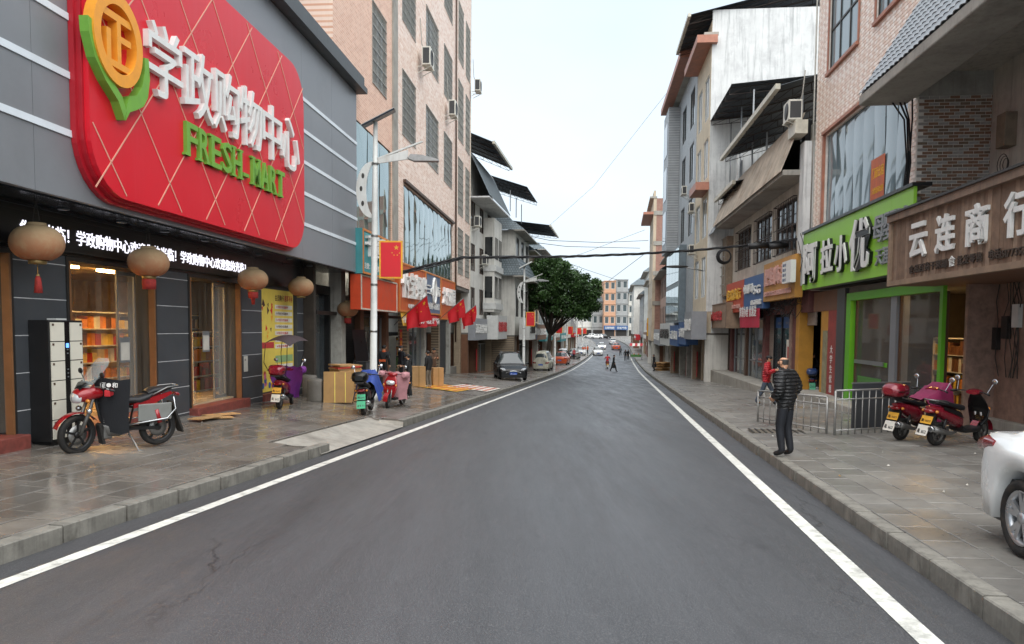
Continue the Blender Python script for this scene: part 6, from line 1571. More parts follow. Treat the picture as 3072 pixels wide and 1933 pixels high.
pm('lens_red', '7a1018', .15, 0, var=.1, bump=0, coat=.5); pm('lens_amber', 'c87a28', .2, 0, bump=0, coat=.5); pm('lens_clear', 'c8ccce', .1, .3, var=.1, bump=0, coat=.8)
glass('windscreen', 'aab4b4', .42, .08); glass('car_glass', '3a4244', 1.0, .03)
pm('tyre', '1c1b1a', .85, 0, var=.25, scale=12, bump=.15, dirt=.4, dirtcol='564a3c'); pm('alloy', 'b4b6b8', .3, .75, var=.08, bump=0, dirt=.2); pm('mudflap', '24221f', .9, bump=.1, dirt=.4)
MY = M.Rotation(math.pi/2, 4, 'X')     # turns a lathe's axis to y
def loft(mb, secs, n=14, e=2.4, cap=True):
    """secs: (x, y, z, half-width, half-height[, tilt about y])"""
    rows = []
    for q in secs:
        x, y, z, w_, h_ = q[:5]; ti = q[5] if len(q) > 5 else 0; r = []
        for j in range(n):
            a = 2*math.pi*j/n; c, s = math.cos(a), math.sin(a)
            yy = w_*math.copysign(abs(c)**(2/e), c); zz = h_*math.copysign(abs(s)**(2/e), s)
            r.append((x-zz*math.sin(ti), y+yy, z+zz*math.cos(ti)))
        rows.append(r)
    mb.grid(rows, True, True)
    if cap: mb.add(rows[0], [tuple(range(n-1, -1, -1))]); mb.add(rows[-1], [tuple(range(n))])
    return mb
def wheel(parent, x, R_, w_, spokes=5, rim='alloy', y=0, steer=0, z=None, name='wheel', disc=True, sw=.03, split=False, nrm=.72):
    z = R_ if z is None else z
    mb = MB(); r = w_*.5
    prof = [(R_*nrm, -r*.75), (R_*.86, -r), (R_*.96, -r*.85), (R_, -r*.4), (R_, r*.4), (R_*.96, r*.85), (R_*.86, r), (R_*nrm, r*.75), (R_*nrm, -r*.75)]
    mb.lathe(prof, 28, MY); t = mb.build('tyre', MT['tyre'], None)
    wr = empty(name); wr.parent = parent; wr.location = (x, y, z); wr.rotation_euler[2] = steer; t.parent = wr
    mb = MB(); mb.lathe([(R_*(nrm+.015), -r*.8), (R_*nrm, -r*.85), (R_*(nrm-.09), -r*.5), (R_*(nrm-.09), r*.5), (R_*nrm, r*.85), (R_*(nrm+.015), r*.8)], 28, MY)
    mb.lathe([(0, -r*.8), (R_*.14, -r*.8), (R_*.17, -r*.3), (R_*.17, r*.3), (R_*.14, r*.8), (0, r*.8)], 14, MY)
    for k in range(spokes):
        a0 = 2*math.pi*k/spokes+.3
        for da in ((-.13, .13) if split else (0,)):
            a = V((math.cos(a0+da*.5)*R_*.13, 0, math.sin(a0+da*.5)*R_*.13)); b = V((math.cos(a0+da*1.6)*R_*(nrm-.04), 0, math.sin(a0+da*1.6)*R_*(nrm-.04)))
            for yy in ((-r*.5, r*.5) if w_ > .15 else (0,)): mb.bar(a+V((0, yy, 0)), b+V((0, yy*1.1, 0)), sw, sw*1.2 if w_ < .15 else .03, up=(0, 1, 0))
    mb.build('rim', MT[rim], wr)
    if disc:
        mb = MB(); mb.lathe([(R_*.2, -.004), (R_*.5, -.004), (R_*.5, .004), (R_*.2, .004)], 20, M.Translation((0, r*.3, 0)) @ MY); mb.build('brake_disc', MT['steel'], wr)
    return wr
def plate(parent, c, w_, h_, mat, txt, rot, tm='panel_black', h=.06):
    o = bpy.data.objects.new('number_plate', None); link(o, parent); o.location = c; o.rotation_euler = rot
    mb = MB(); mb.box(-.006, .006, -w_/2, w_/2, -h_/2, h_/2); mb.build('plate_blank', MT[mat], o)
    mb = MB(); text_mb(mb, txt, h_*.42, .01, .002, w_*.86, M.Translation((-.008, w_*.43, -h_*.3)) @ M.Rotation(-math.pi/2, 4, 'Z') @ M.Rotation(math.pi/2, 4, 'X')); mb.build('plate_lettering', MT[tm], o)
# ---------------------------------------------------------------- motorcycle
def motorcycle(loc, heading):
    t = empty('motorcycle', loc, heading, 'red motorcycle with windscreen and black apron parked before the lockers', 'motorcycle')
    t.rotation_euler = (R(-4), 0, heading); RW, WB = .305, 1.27; fx, bx_ = WB/2, -WB/2
    wheel(t, fx, RW, .095, 5, 'black_plastic', steer=.22, name='front_wheel', sw=.035, nrm=.78); wheel(t, bx_, RW, .115, 5, 'black_plastic', name='rear_wheel', sw=.035, nrm=.78)
    for y in (-.1, .1):
        mb = MB(); mb.tube([(fx, y, RW), (fx-.12, y*.95, .62), (fx-.24, y*.9, 1.0)], [.032, .028, .022], 8); mb.build('fork_leg', MT['engine_metal' if y > 0 else 'steel'], t)
    mb = MB(); rows = []
    for i in range(13):
        a = R(18+128*i/12); rows.append([(fx+math.cos(a)*(RW+.03)*1.0, .075*math.sin((k/6-.5)*math.pi), RW+math.sin(a)*(RW+.03)+.012*math.cos((k/6-.5)*math.pi)) for k in range(7)])
    mb.grid(rows); mb.build('front_fender', MT['paint_red'], t)
    mb = MB(); mb.prism([(fx-.3, .42), (fx-.36, .12), (fx-.40, .12), (fx-.34, .45)], -.07, .07, 'y'); mb.build('front_mudflap', MT['mudflap'], t, True)
    # cowl with headlight
    mb = MB(); loft(mb, [(fx+.06, 0, .90, .055, .06), (fx+.02, 0, .90, .11, .10), (fx-.08, 0, .92, .15, .12), (fx-.2, 0, .94, .16, .11), (fx-.32, 0, .93, .14, .07)]); mb.build('headlight_cowl', MT['paint_red'], t)
    mb = MB(); loft(mb, [(fx+.085, 0, .86, .03, .035), (fx+.065, 0, .87, .085, .075), (fx-.01, 0, .88, .122, .095)]); mb.build('headlight', MT['lens_clear'], t)
    mb = MB(); loft(mb, [(fx+.0, 0, 1.0, .09, .02, .5), (fx-.06, 0, 1.08, .13, .035, .5), (fx-.18, 0, 1.09, .11, .03)]); mb.build('visor', MT['black_gloss'], t)
    mb = MB(); rows = []
    for i in range(9):
        f = i/8; rows.append([(fx-.02-.30*f-.09*abs(k/8-.5)**2*4*(1), (k/8-.5)*2*(.16+.07*math.sin(f*2.2))*(1 if f < .8 else math.sqrt(max(.05, 1-((f-.8)/.22)**2))), 1.03+.44*f) for k in range(9)])
    mb.grid(rows); mb.build('windscreen', MT['windscreen'], t)
    mb = MB(); mb.tube([(fx-.3, .36, 1.02), (fx-.24, .22, 1.04), (fx-.22, 0, 1.02), (fx-.24, -.22, 1.04), (fx-.3, -.36, 1.02)], .013, 7); mb.build('handlebar', MT['steel'], t)
    for y in (-.36, .36):
        mb = MB(); mb.tube([(fx-.27, y*.8, 1.03), (fx-.36, y*1.18, 1.0)], .02, 7); mb.build('grip', MT['black_plastic'], t)
        mb = MB(); mb.tube([(fx-.24, y*.7, 1.04), (fx-.2, y*.85, 1.2)], .007, 5); mb.ell((fx-.2, y*.95, 1.24), (.02, .07, .045)); mb.build('mirror', MT['black_plastic'], t)
    for y in (-.17, .17):
        mb = MB(); mb.ell((fx-.06, y*1.2, .84), (.03, .045, .03)); mb.build('turn_signal', MT['lens_amber'], t); mb = MB(); mb.ell((fx-.1, y*1.0, .68), (.045, .045, .045)); mb.build('fog_lamp', MT['chrome'], t)
    # cloth apron over the legs with red glove
    mb = MB(); rows = []
    for i in range(11):
        f = i/10; z = 1.16-.86*f; rows.append([(fx-.25-.12*f-.34*(abs(k/10-.5)*2)**1.5*(1-.2*f)+.012*math.sin(k*1.7+f*5), (k/10-.5)*2*(.40-.08*f), z+.015*math.sin(k*2)) for k in range(11)])
    mb.grid(rows); mb.build('leg_apron', MT['cloth_black'], t)
    mb = MB(); text_mb(mb, '征●和', .085, .012, .002, .26, M.Translation((fx-.262, .145, 1.03)) @ M.Rotation(R(136), 4, 'Z') @ M.Rotation(R(80), 4, 'X')); mb.build('apron_lettering', MT['letter_white'], t)
    mb = MB(); mb.box(-.045, .045, -.13, .13, -.05, .05, M.Translation((fx-.36, .25, .96)) @ M.Rotation(-.7, 4, 'Z')); mb.build('red_cloth', MT['banner_red'], t, bevel=.015)
    # tank, seat, tail
    mb = MB(); loft(mb, [(fx-.36, 0, .84, .1, .08), (fx-.45, 0, .87, .15, .12), (fx-.62, 0, .84, .15, .11), (fx-.74, 0, .79, .1, .07)]); mb.build('fuel_tank', MT['paint_black'], t)
    mb = MB(); loft(mb, [(fx-.62, 0, .78, .08, .04), (fx-.72, 0, .79, .13, .055), (fx-.9, 0, .78, .155, .06), (fx-1.05, 0, .82, .15, .06), (fx-1.12, 0, .87, .13, .05)]); mb.build('seat', MT['seat_black'], t)
    mb = MB(); loft(mb, [(fx-1.05, 0, .88, .11, .035), (fx-1.15, 0, .92, .14, .05), (fx-1.35, 0, .94, .13, .045), (fx-1.47, 0, .95, .08, .025)]); mb.build('pillion_seat', MT['seat_black'], t)
    for y in (-.12, .12):
        mb = MB(); mb.prism([(fx-.8, .66), (fx-1.1, .70), (fx-1.45, .86), (fx-1.42, .90), (fx-1.1, .82), (fx-.8, .73)], y-.012, y+.012, 'y'); mb.build('tail_fairing', MT['paint_red'], t, True)
        mb = MB(); mb.tube([(fx-1.1, y*1.1, .86), (fx-1.35, y*1.15, .97), (fx-1.56, y*.9, .985), (fx-1.58, 0, .985)], .012, 6); mb.build('grab_rail', MT['steel'], t)
        mb = MB(); mb.tube([(bx_+.02, y*1.15, RW+.04), (bx_+.12, y*1.1, .68)], .022, 8); mb.build('shock_absorber', MT['steel'], t); mb = MB(); mb.tube([(bx_+.035, y*1.15, .40), (bx_+.105, y*1.1, .62)], .04, 10); mb.build('shock_spring', MT['paint_red'], t)
        mb = MB(); mb.bar((bx_, y*.8, RW), (bx_+.5, y*.7, RW+.03), .03, .05); mb.build('swing_arm', MT['black_plastic'], t)
        mb = MB(); mb.tube([(fx-.62, y*1.3, .36), (fx-.62, y*2.1, .36)], .016, 6); mb.build('foot_peg', MT['black_plastic'], t)
        mb = MB(); mb.tube([(fx-.7, y*1.6, .42), (bx_-.05, y*1.75, .47), (bx_-.2, y*1.7, .62), (bx_-.16, y*1.6, .82)], .014, 6); mb.build('saddle_guard', MT['chrome'], t)
    mb = MB(); mb.box(bx_-.16, bx_+.40, .125, .155, .44, .72); mb.build('side_cover', MT['paint_grey'], t, bevel=.02)
    mb = MB(); loft(mb, [(fx-.36, 0, .38, .07, .06), (fx-.42, 0, .36, .12, .12), (fx-.62, 0, .34, .13, .12), (fx-.74, 0, .36, .09, .09)], e=3.5); mb.build('engine', MT['engine_metal'], t)
    mb = MB()
    for k in range(5): mb.box(fx-.5, fx-.36, -.08, .08, .46+.028*k, .472+.028*k)
    mb.build('cylinder_fins', MT['engine_metal'], t)
    mb = MB(); mb.box(fx-.5, fx-.36, -.09, .09, .2, .42); mb.build('belly_guard', MT['engine_metal'], t, bevel=.02)
    mb = MB(); mb.tube([(fx-.24, 0, .95), (fx-.34, 0, .52), (fx-.5, 0, .24), (fx-.78, 0, .26), (fx-.86, 0, .66), (fx-.28, 0, .78)], .022, 7); mb.build('frame', MT['black_plastic'], t)
    mb = MB(); mb.tube([(fx-.42, -.1, .38), (fx-.4, -.14, .22), (fx-.7, -.17, .22), (bx_+.05, -.19, .34), (bx_-.25, -.19, .4)], [.02, .02, .025, .045, .05], 9); mb.build('exhaust', MT['chrome'], t)
    mb = MB(); mb.prism([(bx_-.22, .72), (bx_-.34, .42), (bx_-.42, .2), (bx_-.40, .18), (bx_-.30, .42), (bx_-.2, .70)], -.09, .09, 'y'); mb.build('rear_mudflap', MT['mudflap'], t, True)
    mb = MB(); loft(mb, [(bx_-.28, 0, .84, .06, .03), (bx_-.33, 0, .83, .07, .035), (bx_-.36, 0, .82, .04, .02)]); mb.build('tail_light', MT['lens_red'], t)
    mb = MB(); mb.tube([(fx-.74, .1, .26), (fx-.80, .2, .1), (fx-.82, .27, .0), (fx-.9, .29, -.0)], .013, 6); mb.build('side_stand', MT['steel'], t)
    return t
pf = V((-6.62, 11.95)); 
def ground_pt(px, py, side):
    fz = zL if side == 'L' else zRt; z = -.3
    for _ in range(8):
        p = at_z(px, py, z); z = fz(p.x, p.y)
    return p
a = ground_pt(248, 1356, 'L'); b = ground_pt(456, 1341, 'L'); m_ = (a+b)/2; hd = math.atan2(a.y-b.y, a.x-b.x)
motorcycle((m_.x, m_.y, zL(m_.x, m_.y)), hd)
# ---------------------------------------------------------------- scooters
def scooter(loc, heading, label, col, box=None, boxcol='paint_black', cover=None, canopy_=False, pl='plate_yellow', seat='seat_black', flap=True, sport=False, steer=.15, lean=-3, tarp=None):
    t = empty('scooter', loc, heading, label, 'scooter'); t.rotation_euler = (R(lean), 0, heading)
    RW = .225; fx, bx_ = .62, -.62
    wheel(t, fx, RW, .09, 5, 'engine_metal', steer=steer, name='front_wheel', sw=.03, nrm=.66); wheel(t, bx_, RW, .10, 5, 'engine_metal', name='rear_wheel', sw=.03, nrm=.66)
    for y in (-.07, .07): mb = MB(); mb.tube([(fx, y, RW), (fx-.13, y*.8, .6)], .022, 7); mb.build('fork_leg', MT['steel'], t)
    mb = MB(); rows = []
    for i in range(11):
        a = R(0+160*i/10); rows.append([(fx+math.cos(a)*(RW+.03), .07*math.sin((k/6-.5)*math.pi), RW+math.sin(a)*(RW+.03)) for k in range(7)])
    mb.grid(rows); mb.build('front_fender', MT[col], t)
    # front shield, flat face with rounded sides
    mb = MB(); loft(mb, [(fx-.16, 0, .34, .12, .04, .3), (fx-.10, 0, .48, .19, .07, .3), (fx-.12, 0, .66, .22, .08, .3), (fx-.19, 0, .82, .18, .07, .3), (fx-.24, 0, .92, .12, .05, .3)]); mb.build('front_shield', MT['paint_black' if sport else col], t)
    mb = MB(); loft(mb, [(fx-.05, 0, .74, .05, .03), (fx-.075, 0, .74, .12, .065), (fx-.13, 0, .75, .14, .07)]); mb.build('headlight', MT['lens_clear'], t)
    mb = MB(); loft(mb, [(fx-.2, 0, .97, .05, .035), (fx-.26, 0, .99, .16, .055), (fx-.36, 0, .98, .12, .04)]); mb.build('handlebar_cowl', MT[col], t)
    mb = MB(); mb.tube([(fx-.4, .35, .98), (fx-.33, .2, 1.0), (fx-.3, 0, 1.0), (fx-.33, -.2, 1.0), (fx-.4, -.35, .98)], .012, 6); mb.build('handlebar', MT['black_plastic'], t)
    for y in (-.3, .3):
        mb = MB(); mb.tube([(fx-.35, y, 1.0), (fx-.28, y*1.15, 1.17)], .006, 5); mb.ell((fx-.28, y*1.25, 1.22), (.015, .06, .05)); mb.build('mirror', MT['chrome'], t)
        mb = MB(); mb.tube([(fx-.36, y*1.0, .985), (fx-.43, y*1.3, .975)], .019, 7); mb.build('grip', MT['black_plastic'], t)
        mb = MB(); mb.ell((fx-.1, y*.62, .68), (.03, .03, .04)); mb.build('turn_signal', MT['lens_amber'], t)
    mb = MB(); loft(mb, [(fx-.18, 0, .30, .14, .05), (fx-.3, 0, .27, .16, .045), (fx-.62, 0, .27, .17, .045), (fx-.72, 0, .32, .15, .06)], e=4); mb.build('floorboard', MT['black_plastic'], t)
    mb = MB(); loft(mb, [(fx-.66, 0, .42, .10, .12), (fx-.74, 0, .48, .15, .17), (fx-.95, 0, .55, .17, .15), (fx-1.2, 0, .62, .16, .12), (fx-1.42, 0, .70, .11, .07), (fx-1.52, 0, .73, .06, .03)]); mb.build('body_panel', MT[col], t)
    mb = MB(); loft(mb, [(fx-.62, 0, .68, .08, .04), (fx-.7, 0, .71, .14, .055), (fx-.95, 0, .74, .165, .06), (fx-1.1, 0, .79, .155, .06), (fx-1.34, 0, .82, .12, .045), (fx-1.42, 0, .82, .08, .03)]); mb.build('seat', MT[seat], t)
    mb = MB(); loft(mb, [(fx-1.46, 0, .67, .10, .04), (fx-1.51, 0, .665, .11, .045), (fx-1.545, 0, .66, .06, .025)]); mb.build('tail_light', MT['lens_red'], t)
    for y in (-.14, .14): mb = MB(); mb.ell((fx-1.46, y, .66), (.035, .03, .03)); mb.build('turn_signal', MT['lens_amber'], t)
    mb = MB(); mb.box(bx_-.12, bx_+.42, .06, .14, RW-.04, RW+.1); mb.ell((bx_+.1, .12, RW+.03), (.1, .05, .1)); mb.build('engine', MT['engine_metal'], t)
    mb = MB(); mb.tube([(bx_+.4, -.1, .26), (bx_+.2, -.15, .24), (bx_-.1, -.17, .3), (bx_-.34, -.17, .36)], [.02, .03, .055, .06], 10); mb.build('exhaust', MT['steel'], t)
    mb = MB(); mb.lathe([(0, 0), (.05, 0), (.055, -.06), (.04, -.06)], 12, M.Translation((bx_-.34, -.17, .362)) @ M.Rotation(R(80), 4, 'Y')); mb.build('exhaust_tip', MT['chrome'], t)
    for y in (-.1, .1): mb = MB(); mb.tube([(bx_+.02, y, RW+.05), (bx_+.1, y, .56)], .025, 8); mb.build('shock_absorber', MT['black_plastic'], t)
    mb = MB(); mb.tube([(fx-1.15, .13, .8), (fx-1.45, .14, .87), (fx-1.56, 0, .88), (fx-1.45, -.14, .87), (fx-1.15, -.13, .8)], .012, 6); mb.build('grab_rail', MT['steel'], t)
    if flap:
        mb = MB(); mb.prism([(bx_-.20, .62), (bx_-.36, .3), (bx_-.34, .28), (bx_-.18, .58)], -.1, .1, 'y'); mb.build('rear_mudguard', MT['black_plastic'], t, True)
    if pl:
        plate(t, (bx_-.30, 0, .50), .22, .15, pl, '湘D 94X71' if pl != 'plate_green' else '湘D1971', (0, R(24), 0)); plate(t, (bx_-.39, 0, .31), .22, .20, 'plate_white' if pl != 'plate_green' else 'plate_green', '湘L 8652' if pl != 'plate_green' else '4971', (0, R(24), 0))
    mb = MB(); mb.tube([(fx-.75, .12, .24), (fx-.8, .2, .08), (fx-.84, .24, 0)], .012, 6); mb.build('side_stand', MT['steel'], t)
    if box:
        mb = MB(); loft(mb, [(fx-1.34, 0, 1.0, .13, .09), (fx-1.38, 0, 1.01, .2, .13), (fx-1.6, 0, 1.02, .21, .14), (fx-1.72, 0, 1.0, .17, .11), (fx-1.76, 0, 1.0, .1, .06)], e=3.2); mb.build('top_box', MT[boxcol], t)
        mb = MB(); mb.box(fx-1.70, fx-1.36, -.213, .213, 1.0, 1.012); mb.build('box_seam', MT['black_plastic'], t)
        mb = MB(); mb.box(fx-1.74, fx-1.3, -.12, .12, .86, .895); mb.build('rack', MT['black_plastic'], t)
    if cover:     # quilted leg cover over the front
        mb = MB(); rows = []
        for i in range(15):
            f = i/14; z = 1.06-.82*f; rows.append([(fx-.36+.10*math.sin(f*2.6)-.28*(abs(k/12-.5)*2)**2+(.012 if (i+k) % 2 else -.012)-.1*f, (k/12-.5)*2*(.40-.02*f+.03*math.sin(f*6)), z+(.02*math.sin(k*1.9))) for k in range(13)])
        mb.grid(rows); mb.build('leg_cover', MT[cover], t)
        for y in (-.36, .36): mb = MB(); loft(mb, [(fx-.22, y, .98, .05, .06), (fx-.32, y, .98, .1, .1), (fx-.46, y*1.05, .97, .09, .09), (fx-.52, y*1.05, .97, .06, .06)]); mb.build('hand_muff', MT[cover], t)
    if tarp:
        mb = MB(); rows = []; rr = random.Random(len(label))
        for i in range(13):
            f = i/12; rows.append([(fx-.02-.75*f, (k/12-.5)*2*(.34+.05*rr.random()), (1.12-.30*f if abs(k/12-.5) < .28 else 1.12-.30*f-.55*((abs(k/12-.5)-.28)/.22)**1.2)+rr.gauss(0, .012)) for k in range(13)])
        mb.grid(rows); mb.build('cloth_cover', MT[tarp], t)
    if canopy_:
        mb = MB(); rows = []
        for i in range(9):
            f = i/8; rows.append([(fx+.05-1.75*f, (k/8-.5)*2*.40*(1-.15*f), 1.88+.10*math.sin(f*2.6)-.16*f-.14*(abs(k/8-.5)*2)**2) for k in range(9)])
        mb.grid(rows); mb.build('rain_canopy', MT['cloth_canopy'], t)
        for y in (-.3, .3):
            mb = MB(); mb.tube([(fx+.05, y, 1.82), (fx-.05, y*1.02, 1.4), (fx-.2, y*.8, 1.0)], .01, 5); mb.build('canopy_strut', MT['black_plastic'], t)
            mb = MB(); mb.tube([(fx-1.68, y*.9, 1.66), (fx-1.72, y*.95, 1.2), (fx-1.4, y*.6, .85)], .01, 5); mb.build('canopy_strut', MT['black_plastic'], t)
    if sport:
        for y in (-.168, .168): mb = MB(); mb.prism([(fx-.75, .52), (fx-1.3, .70), (fx-1.34, .76), (fx-.9, .66)], y-.01, y+.01, 'y'); mb.build('side_stripe', MT['panel_black'], t, True)
    return t
pm('cloth_canopy', '3a2a2c', .6, var=.15, bump=.2)
def place_scooter(rear, front, side, *a, **k):
    p = ground_pt(*rear, side)
    if isinstance(front, float): hd = front
    else: q = ground_pt(*front, side); hd = math.atan2(q.y-p.y, q.x-p.x)
    d = V((math.cos(hd), math.sin(hd), 0)); c = p+d*.62
    fz = zL if side == 'L' else zRt; return scooter((c.x, c.y, fz(c.x, c.y)), hd, *a, **k)
place_scooter((838, 1226), (898, 1205), 'L', 'maroon scooter with a brown rain canopy, top box and purple quilt', 'paint_maroon', box=True, boxcol='paint_maroon', cover='quilt_purple', canopy_=True, lean=2)
place_scooter((1092, 1245), (1128, 1222), 'L', 'dark scooter with green plates and a blue rain cover', 'paint_black', box=True, boxcol='paint_black', tarp='tarp_blue', pl='plate_green', steer=-.1)
place_scooter((1206, 1216), (1163, 1224), 'L', 'red scooter with a pink quilted leg cover facing the road', 'paint_red', cover='quilt_pink', pl=None, steer=.2)
place_scooter((2700, 1320), R(30), 'R', 'maroon scooter with top box and purple raincloth beside the railing', 'paint_maroon', box=True, boxcol='paint_maroon', tarp='tarp_maroon', lean=3)
place_scooter((2806, 1337), R(24), 'R', 'sporty dark red and black scooter nearest the white car', 'paint_maroon', sport=True, lean=3)
place_scooter((2437, 1190), (2420, 1165), 'R', 'dark scooter with green plate parked by the yellow doorway', 'paint_blue', box=True, boxcol='paint_blue', pl='plate_green')
place_scooter((2098, 1130), (2085, 1120), 'R', 'black scooter with red light far along the right pavement', 'paint_black', pl='plate_green')
place_scooter((1330, 1120), (1345, 1108), 'L', 'dark scooter with purple cover near the pink block', 'paint_black', cover='quilt_purple')
place_scooter((1372, 1102), (1385, 1095), 'L', 'maroon scooter at the end of the pink block', 'paint_maroon')
# ---------------------------------------------------------------- cars
def car(loc, heading, label, paint, Ln=4.5, W=1.82, Hh=1.6, style='suv', pl='plate_blue', group=None, detail=True, lights=False, name='car', cat='car'):
    t = empty(name, loc, heading, label, cat, group)
    hl = Ln/2; RW = .335 if style != 'van' else .30; wf, wr = hl-.86, -hl+.88; gc = .24
    if style == 'suv': belt = [(-hl, .86), (-hl+.1, .98), (-hl+.5, 1.04), (.4, .98), (hl-1.25, .95), (hl-.5, .88), (hl-.08, .70), (hl, .60)]; roof = [(-hl, .86), (-hl+.12, 1.05), (-hl+.55, Hh-.10), (-hl+1.2, Hh), (0, Hh), (.35, Hh-.05), (hl-1.3, .97), (hl, .60)]
    elif style == 'sedan': belt = [(-hl, .80), (-hl+.1, .98), (-hl+.7, 1.0), (.4, .95), (hl-1.2, .92), (hl-.4, .80), (hl-.05, .62), (hl, .55)]; roof = [(-hl, .80), (-hl+.1, .99), (-hl+.55, 1.02), (-hl+1.35, Hh-.04), (-.2, Hh), (.35, Hh-.07), (hl-1.25, .94), (hl, .55)]
    else: belt = [(-hl, .95), (-hl+.05, .98), (0, .95), (hl-.5, .92), (hl-.1, .8), (hl, .6)]; roof = [(-hl, .95), (-hl+.12, Hh-.12), (-hl+.4, Hh), (hl-1.2, Hh), (hl-.9, Hh-.1), (hl-.25, .98), (hl, .6)]
    xs = [-hl+Ln*i/72 for i in range(73)]; rows = []; mats = []
    for x in xs:
        zb = gc
        for wx in (wf, wr):
            q = RW+.085; d = abs(x-wx)
            if d < q: zb = max(zb, RW+math.sqrt(q*q-d*d)*.98)
        zbelt = interp(x, belt); zr_ = max(interp(x, roof), zbelt+.012)
        e = min(1, (hl-abs(x))/.5); hw = W/2*(.80+.20*math.sqrt(max(0, 1-(1-e)**2)))
        up = zr_-zbelt; ti = max(0, min(1, (up)/.45)); r = []
        prof = [(hw-.30 if x else hw-.3, zb-.0), (hw-.03, zb), (hw-.005, zb+(zbelt-zb)*.3), (hw, zb+(zbelt-zb)*.62), (hw-.02, zbelt-.10 if zbelt-.1 > zb else zbelt-.01), (hw-.07, zbelt), (hw-.10, zbelt+.02*ti), (hw-.10-.13*ti, zbelt+up*.55), (hw-.12-.24*ti, zr_-.05*ti), (hw-.22-.26*ti, zr_-.005*ti), (0, zr_+.02)]
        rows.append([(x, y, z) for y, z in prof]+[(x, -y, z) for y, z in reversed(prof[:-1])])
    mb = MB(); k = len(rows[0])
    for r in rows: mb.v += r
    glassband = (-hl+.62, hl-1.28) if style != 'van' else (-hl+.3, hl-.62)
    for i in range(len(rows)-1):
        xm = (xs[i]+xs[i+1])/2
        for j in range(k-1):
            jj = min(j, k-2-j); up = interp(xm, roof)-interp(xm, belt); mi = 0
            if up > .16 and jj in (6, 7):
                pill = {'suv': (-hl+.62, -.62, .28), 'sedan': (-hl+1.0, -.55, .3), 'van': (-hl+.3, -.2, hl-1.3)}[style]
                if glassband[0] < xm < glassband[1] and all(abs(xm-p) > .05 for p in pill): mi = 1
            if jj in (8, 9) and (xm > interp(0, [(0, 0)])+({'suv': .36, 'sedan': .36, 'van': hl-.92}[style])) and up > .06: mi = 1
            if jj in (8, 9) and style != 'van' and xm < ({'suv': -hl+.5, 'sedan': -hl+1.3}[style]) and xm > ({'suv': -hl+.14, 'sedan': -hl+.62}[style]) and up > .05: mi = 1
            if style == 'van' and jj in (7, 8, 9) and xm < -hl+.13 and up > .2: mi = 1
            mb.f.append((i*k+j, i*k+j+1, (i+1)*k+j+1, (i+1)*k+j)); mb.m.append(mi); mb.sm.append(True)
    mb.f.append(tuple(range(k))); mb.m.append(0); mb.sm.append(False); mb.f.append(tuple(72*k+q for q in reversed(range(k)))); mb.m.append(0); mb.sm.append(False)
    mb.build('body', [MT[paint], MT['car_glass']], t, True)
    mb = MB(); mb.box(-hl+.15, hl-.15, -W/2+.12, W/2-.12, gc-.04, .62); mb.build('underbody', MT['panel_black'], t)
    for wx in (wf, wr):
        for y in (-1, 1): wheel(t, wx, RW, .21, 5, 'alloy', y=y*(W/2-.13), name='wheel', sw=.05, split=True, nrm=.70, disc=detail)
    for y in (-1, 1):
        mb = MB(); loft(mb, [(hl-.38, y*(W/2-.2), .74, .13, .05), (hl-.16, y*(W/2-.26), .72, .15, .06), (hl-.04, y*(W/2-.36), .68, .09, .045)]); mb.build('headlight', MT['lens_clear'] if not lights else MT['warm_headlight'], t)
        zt_ = .86 if style != 'van' else .8; mb = MB(); loft(mb, [(-hl+.42, y*(W/2-.045), zt_+.05, .03, .03), (-hl+.2, y*(W/2-.09), zt_+.03, .05, .075), (-hl+.03, y*(W/2-.2), zt_, .14, .08), (-hl-.01, y*(W/2-.28), zt_-.01, .10, .06)]); mb.build('tail_light', MT['lens_red'], t)
        mb = MB(); loft(mb, [(hl-1.35, y*(W/2+.02), 1.0, .06, .03), (hl-1.42, y*(W/2+.1), 1.02, .09, .065), (hl-1.5, y*(W/2+.09), 1.02, .08, .06)]); mb.build('wing_mirror', MT[paint], t)
        if detail:
            for x in (.05, -.95): mb = MB(); mb.box(x, x+.2, y*(W/2-.004), y*(W/2+.018), .80, .825); mb.build('door_handle', MT[paint], t)
            for x in (.72, -.3, -1.22): mb = MB(); mb.box(x, x+.008, y*(W/2-.012), y*(W/2+.0015), .36, .86); mb.build('door_gap', MT['panel_black'], t)
    mb = MB(); loft(mb, [(hl-.14, 0, .55, .5, .07), (hl-.02, 0, .54, .44, .075), (hl+.015, 0, .54, .40, .065)], e=4); mb.build('grille', MT['panel_black'], t)
    mb = MB(); mb.tube([(hl+.0, y, .62-.12*(abs(y)/.45)**2) for y in (-.45, -.3, -.15, 0, .15, .3, .45)], .018, 5); mb.build('grille_trim', MT['chrome'], t)
    mb = MB(); loft(mb, [(hl-.2, 0, .34, W/2-.16, .08), (hl-.04, 0, .33, W/2-.3, .075), (hl+.01, 0, .33, W/2-.4, .05)], e=4); mb.build('front_bumper', MT['black_plastic' if style == 'suv' else paint], t)
    mb = MB(); loft(mb, [(-hl+.2, 0, .36, W/2-.12, .09), (-hl+.03, 0, .36, W/2-.22, .085), (-hl-.02, 0, .36, W/2-.34, .06)], e=4); mb.build('rear_bumper', MT['black_plastic' if style == 'suv' else paint], t)
    for x, rz in ((hl+.035, math.pi), (-hl-.03, 0)):
        plate(t, (x, 0, .46 if x > 0 else .62), .44, .14, pl, '湘D·L5826', (0, 0, rz), 'letter_white')
    if style == 'suv':
        for y in (-1, 1): mb = MB(); mb.tube([(-1.3, y*.58, Hh+.01), (-1.2, y*.58, Hh+.05), (.0, y*.56, Hh+.05), (.1, y*.56, Hh)], .014, 5); mb.build('roof_rail', MT['chrome'], t)
    return t
emit('warm_headlight', 'fff2d8', 3)
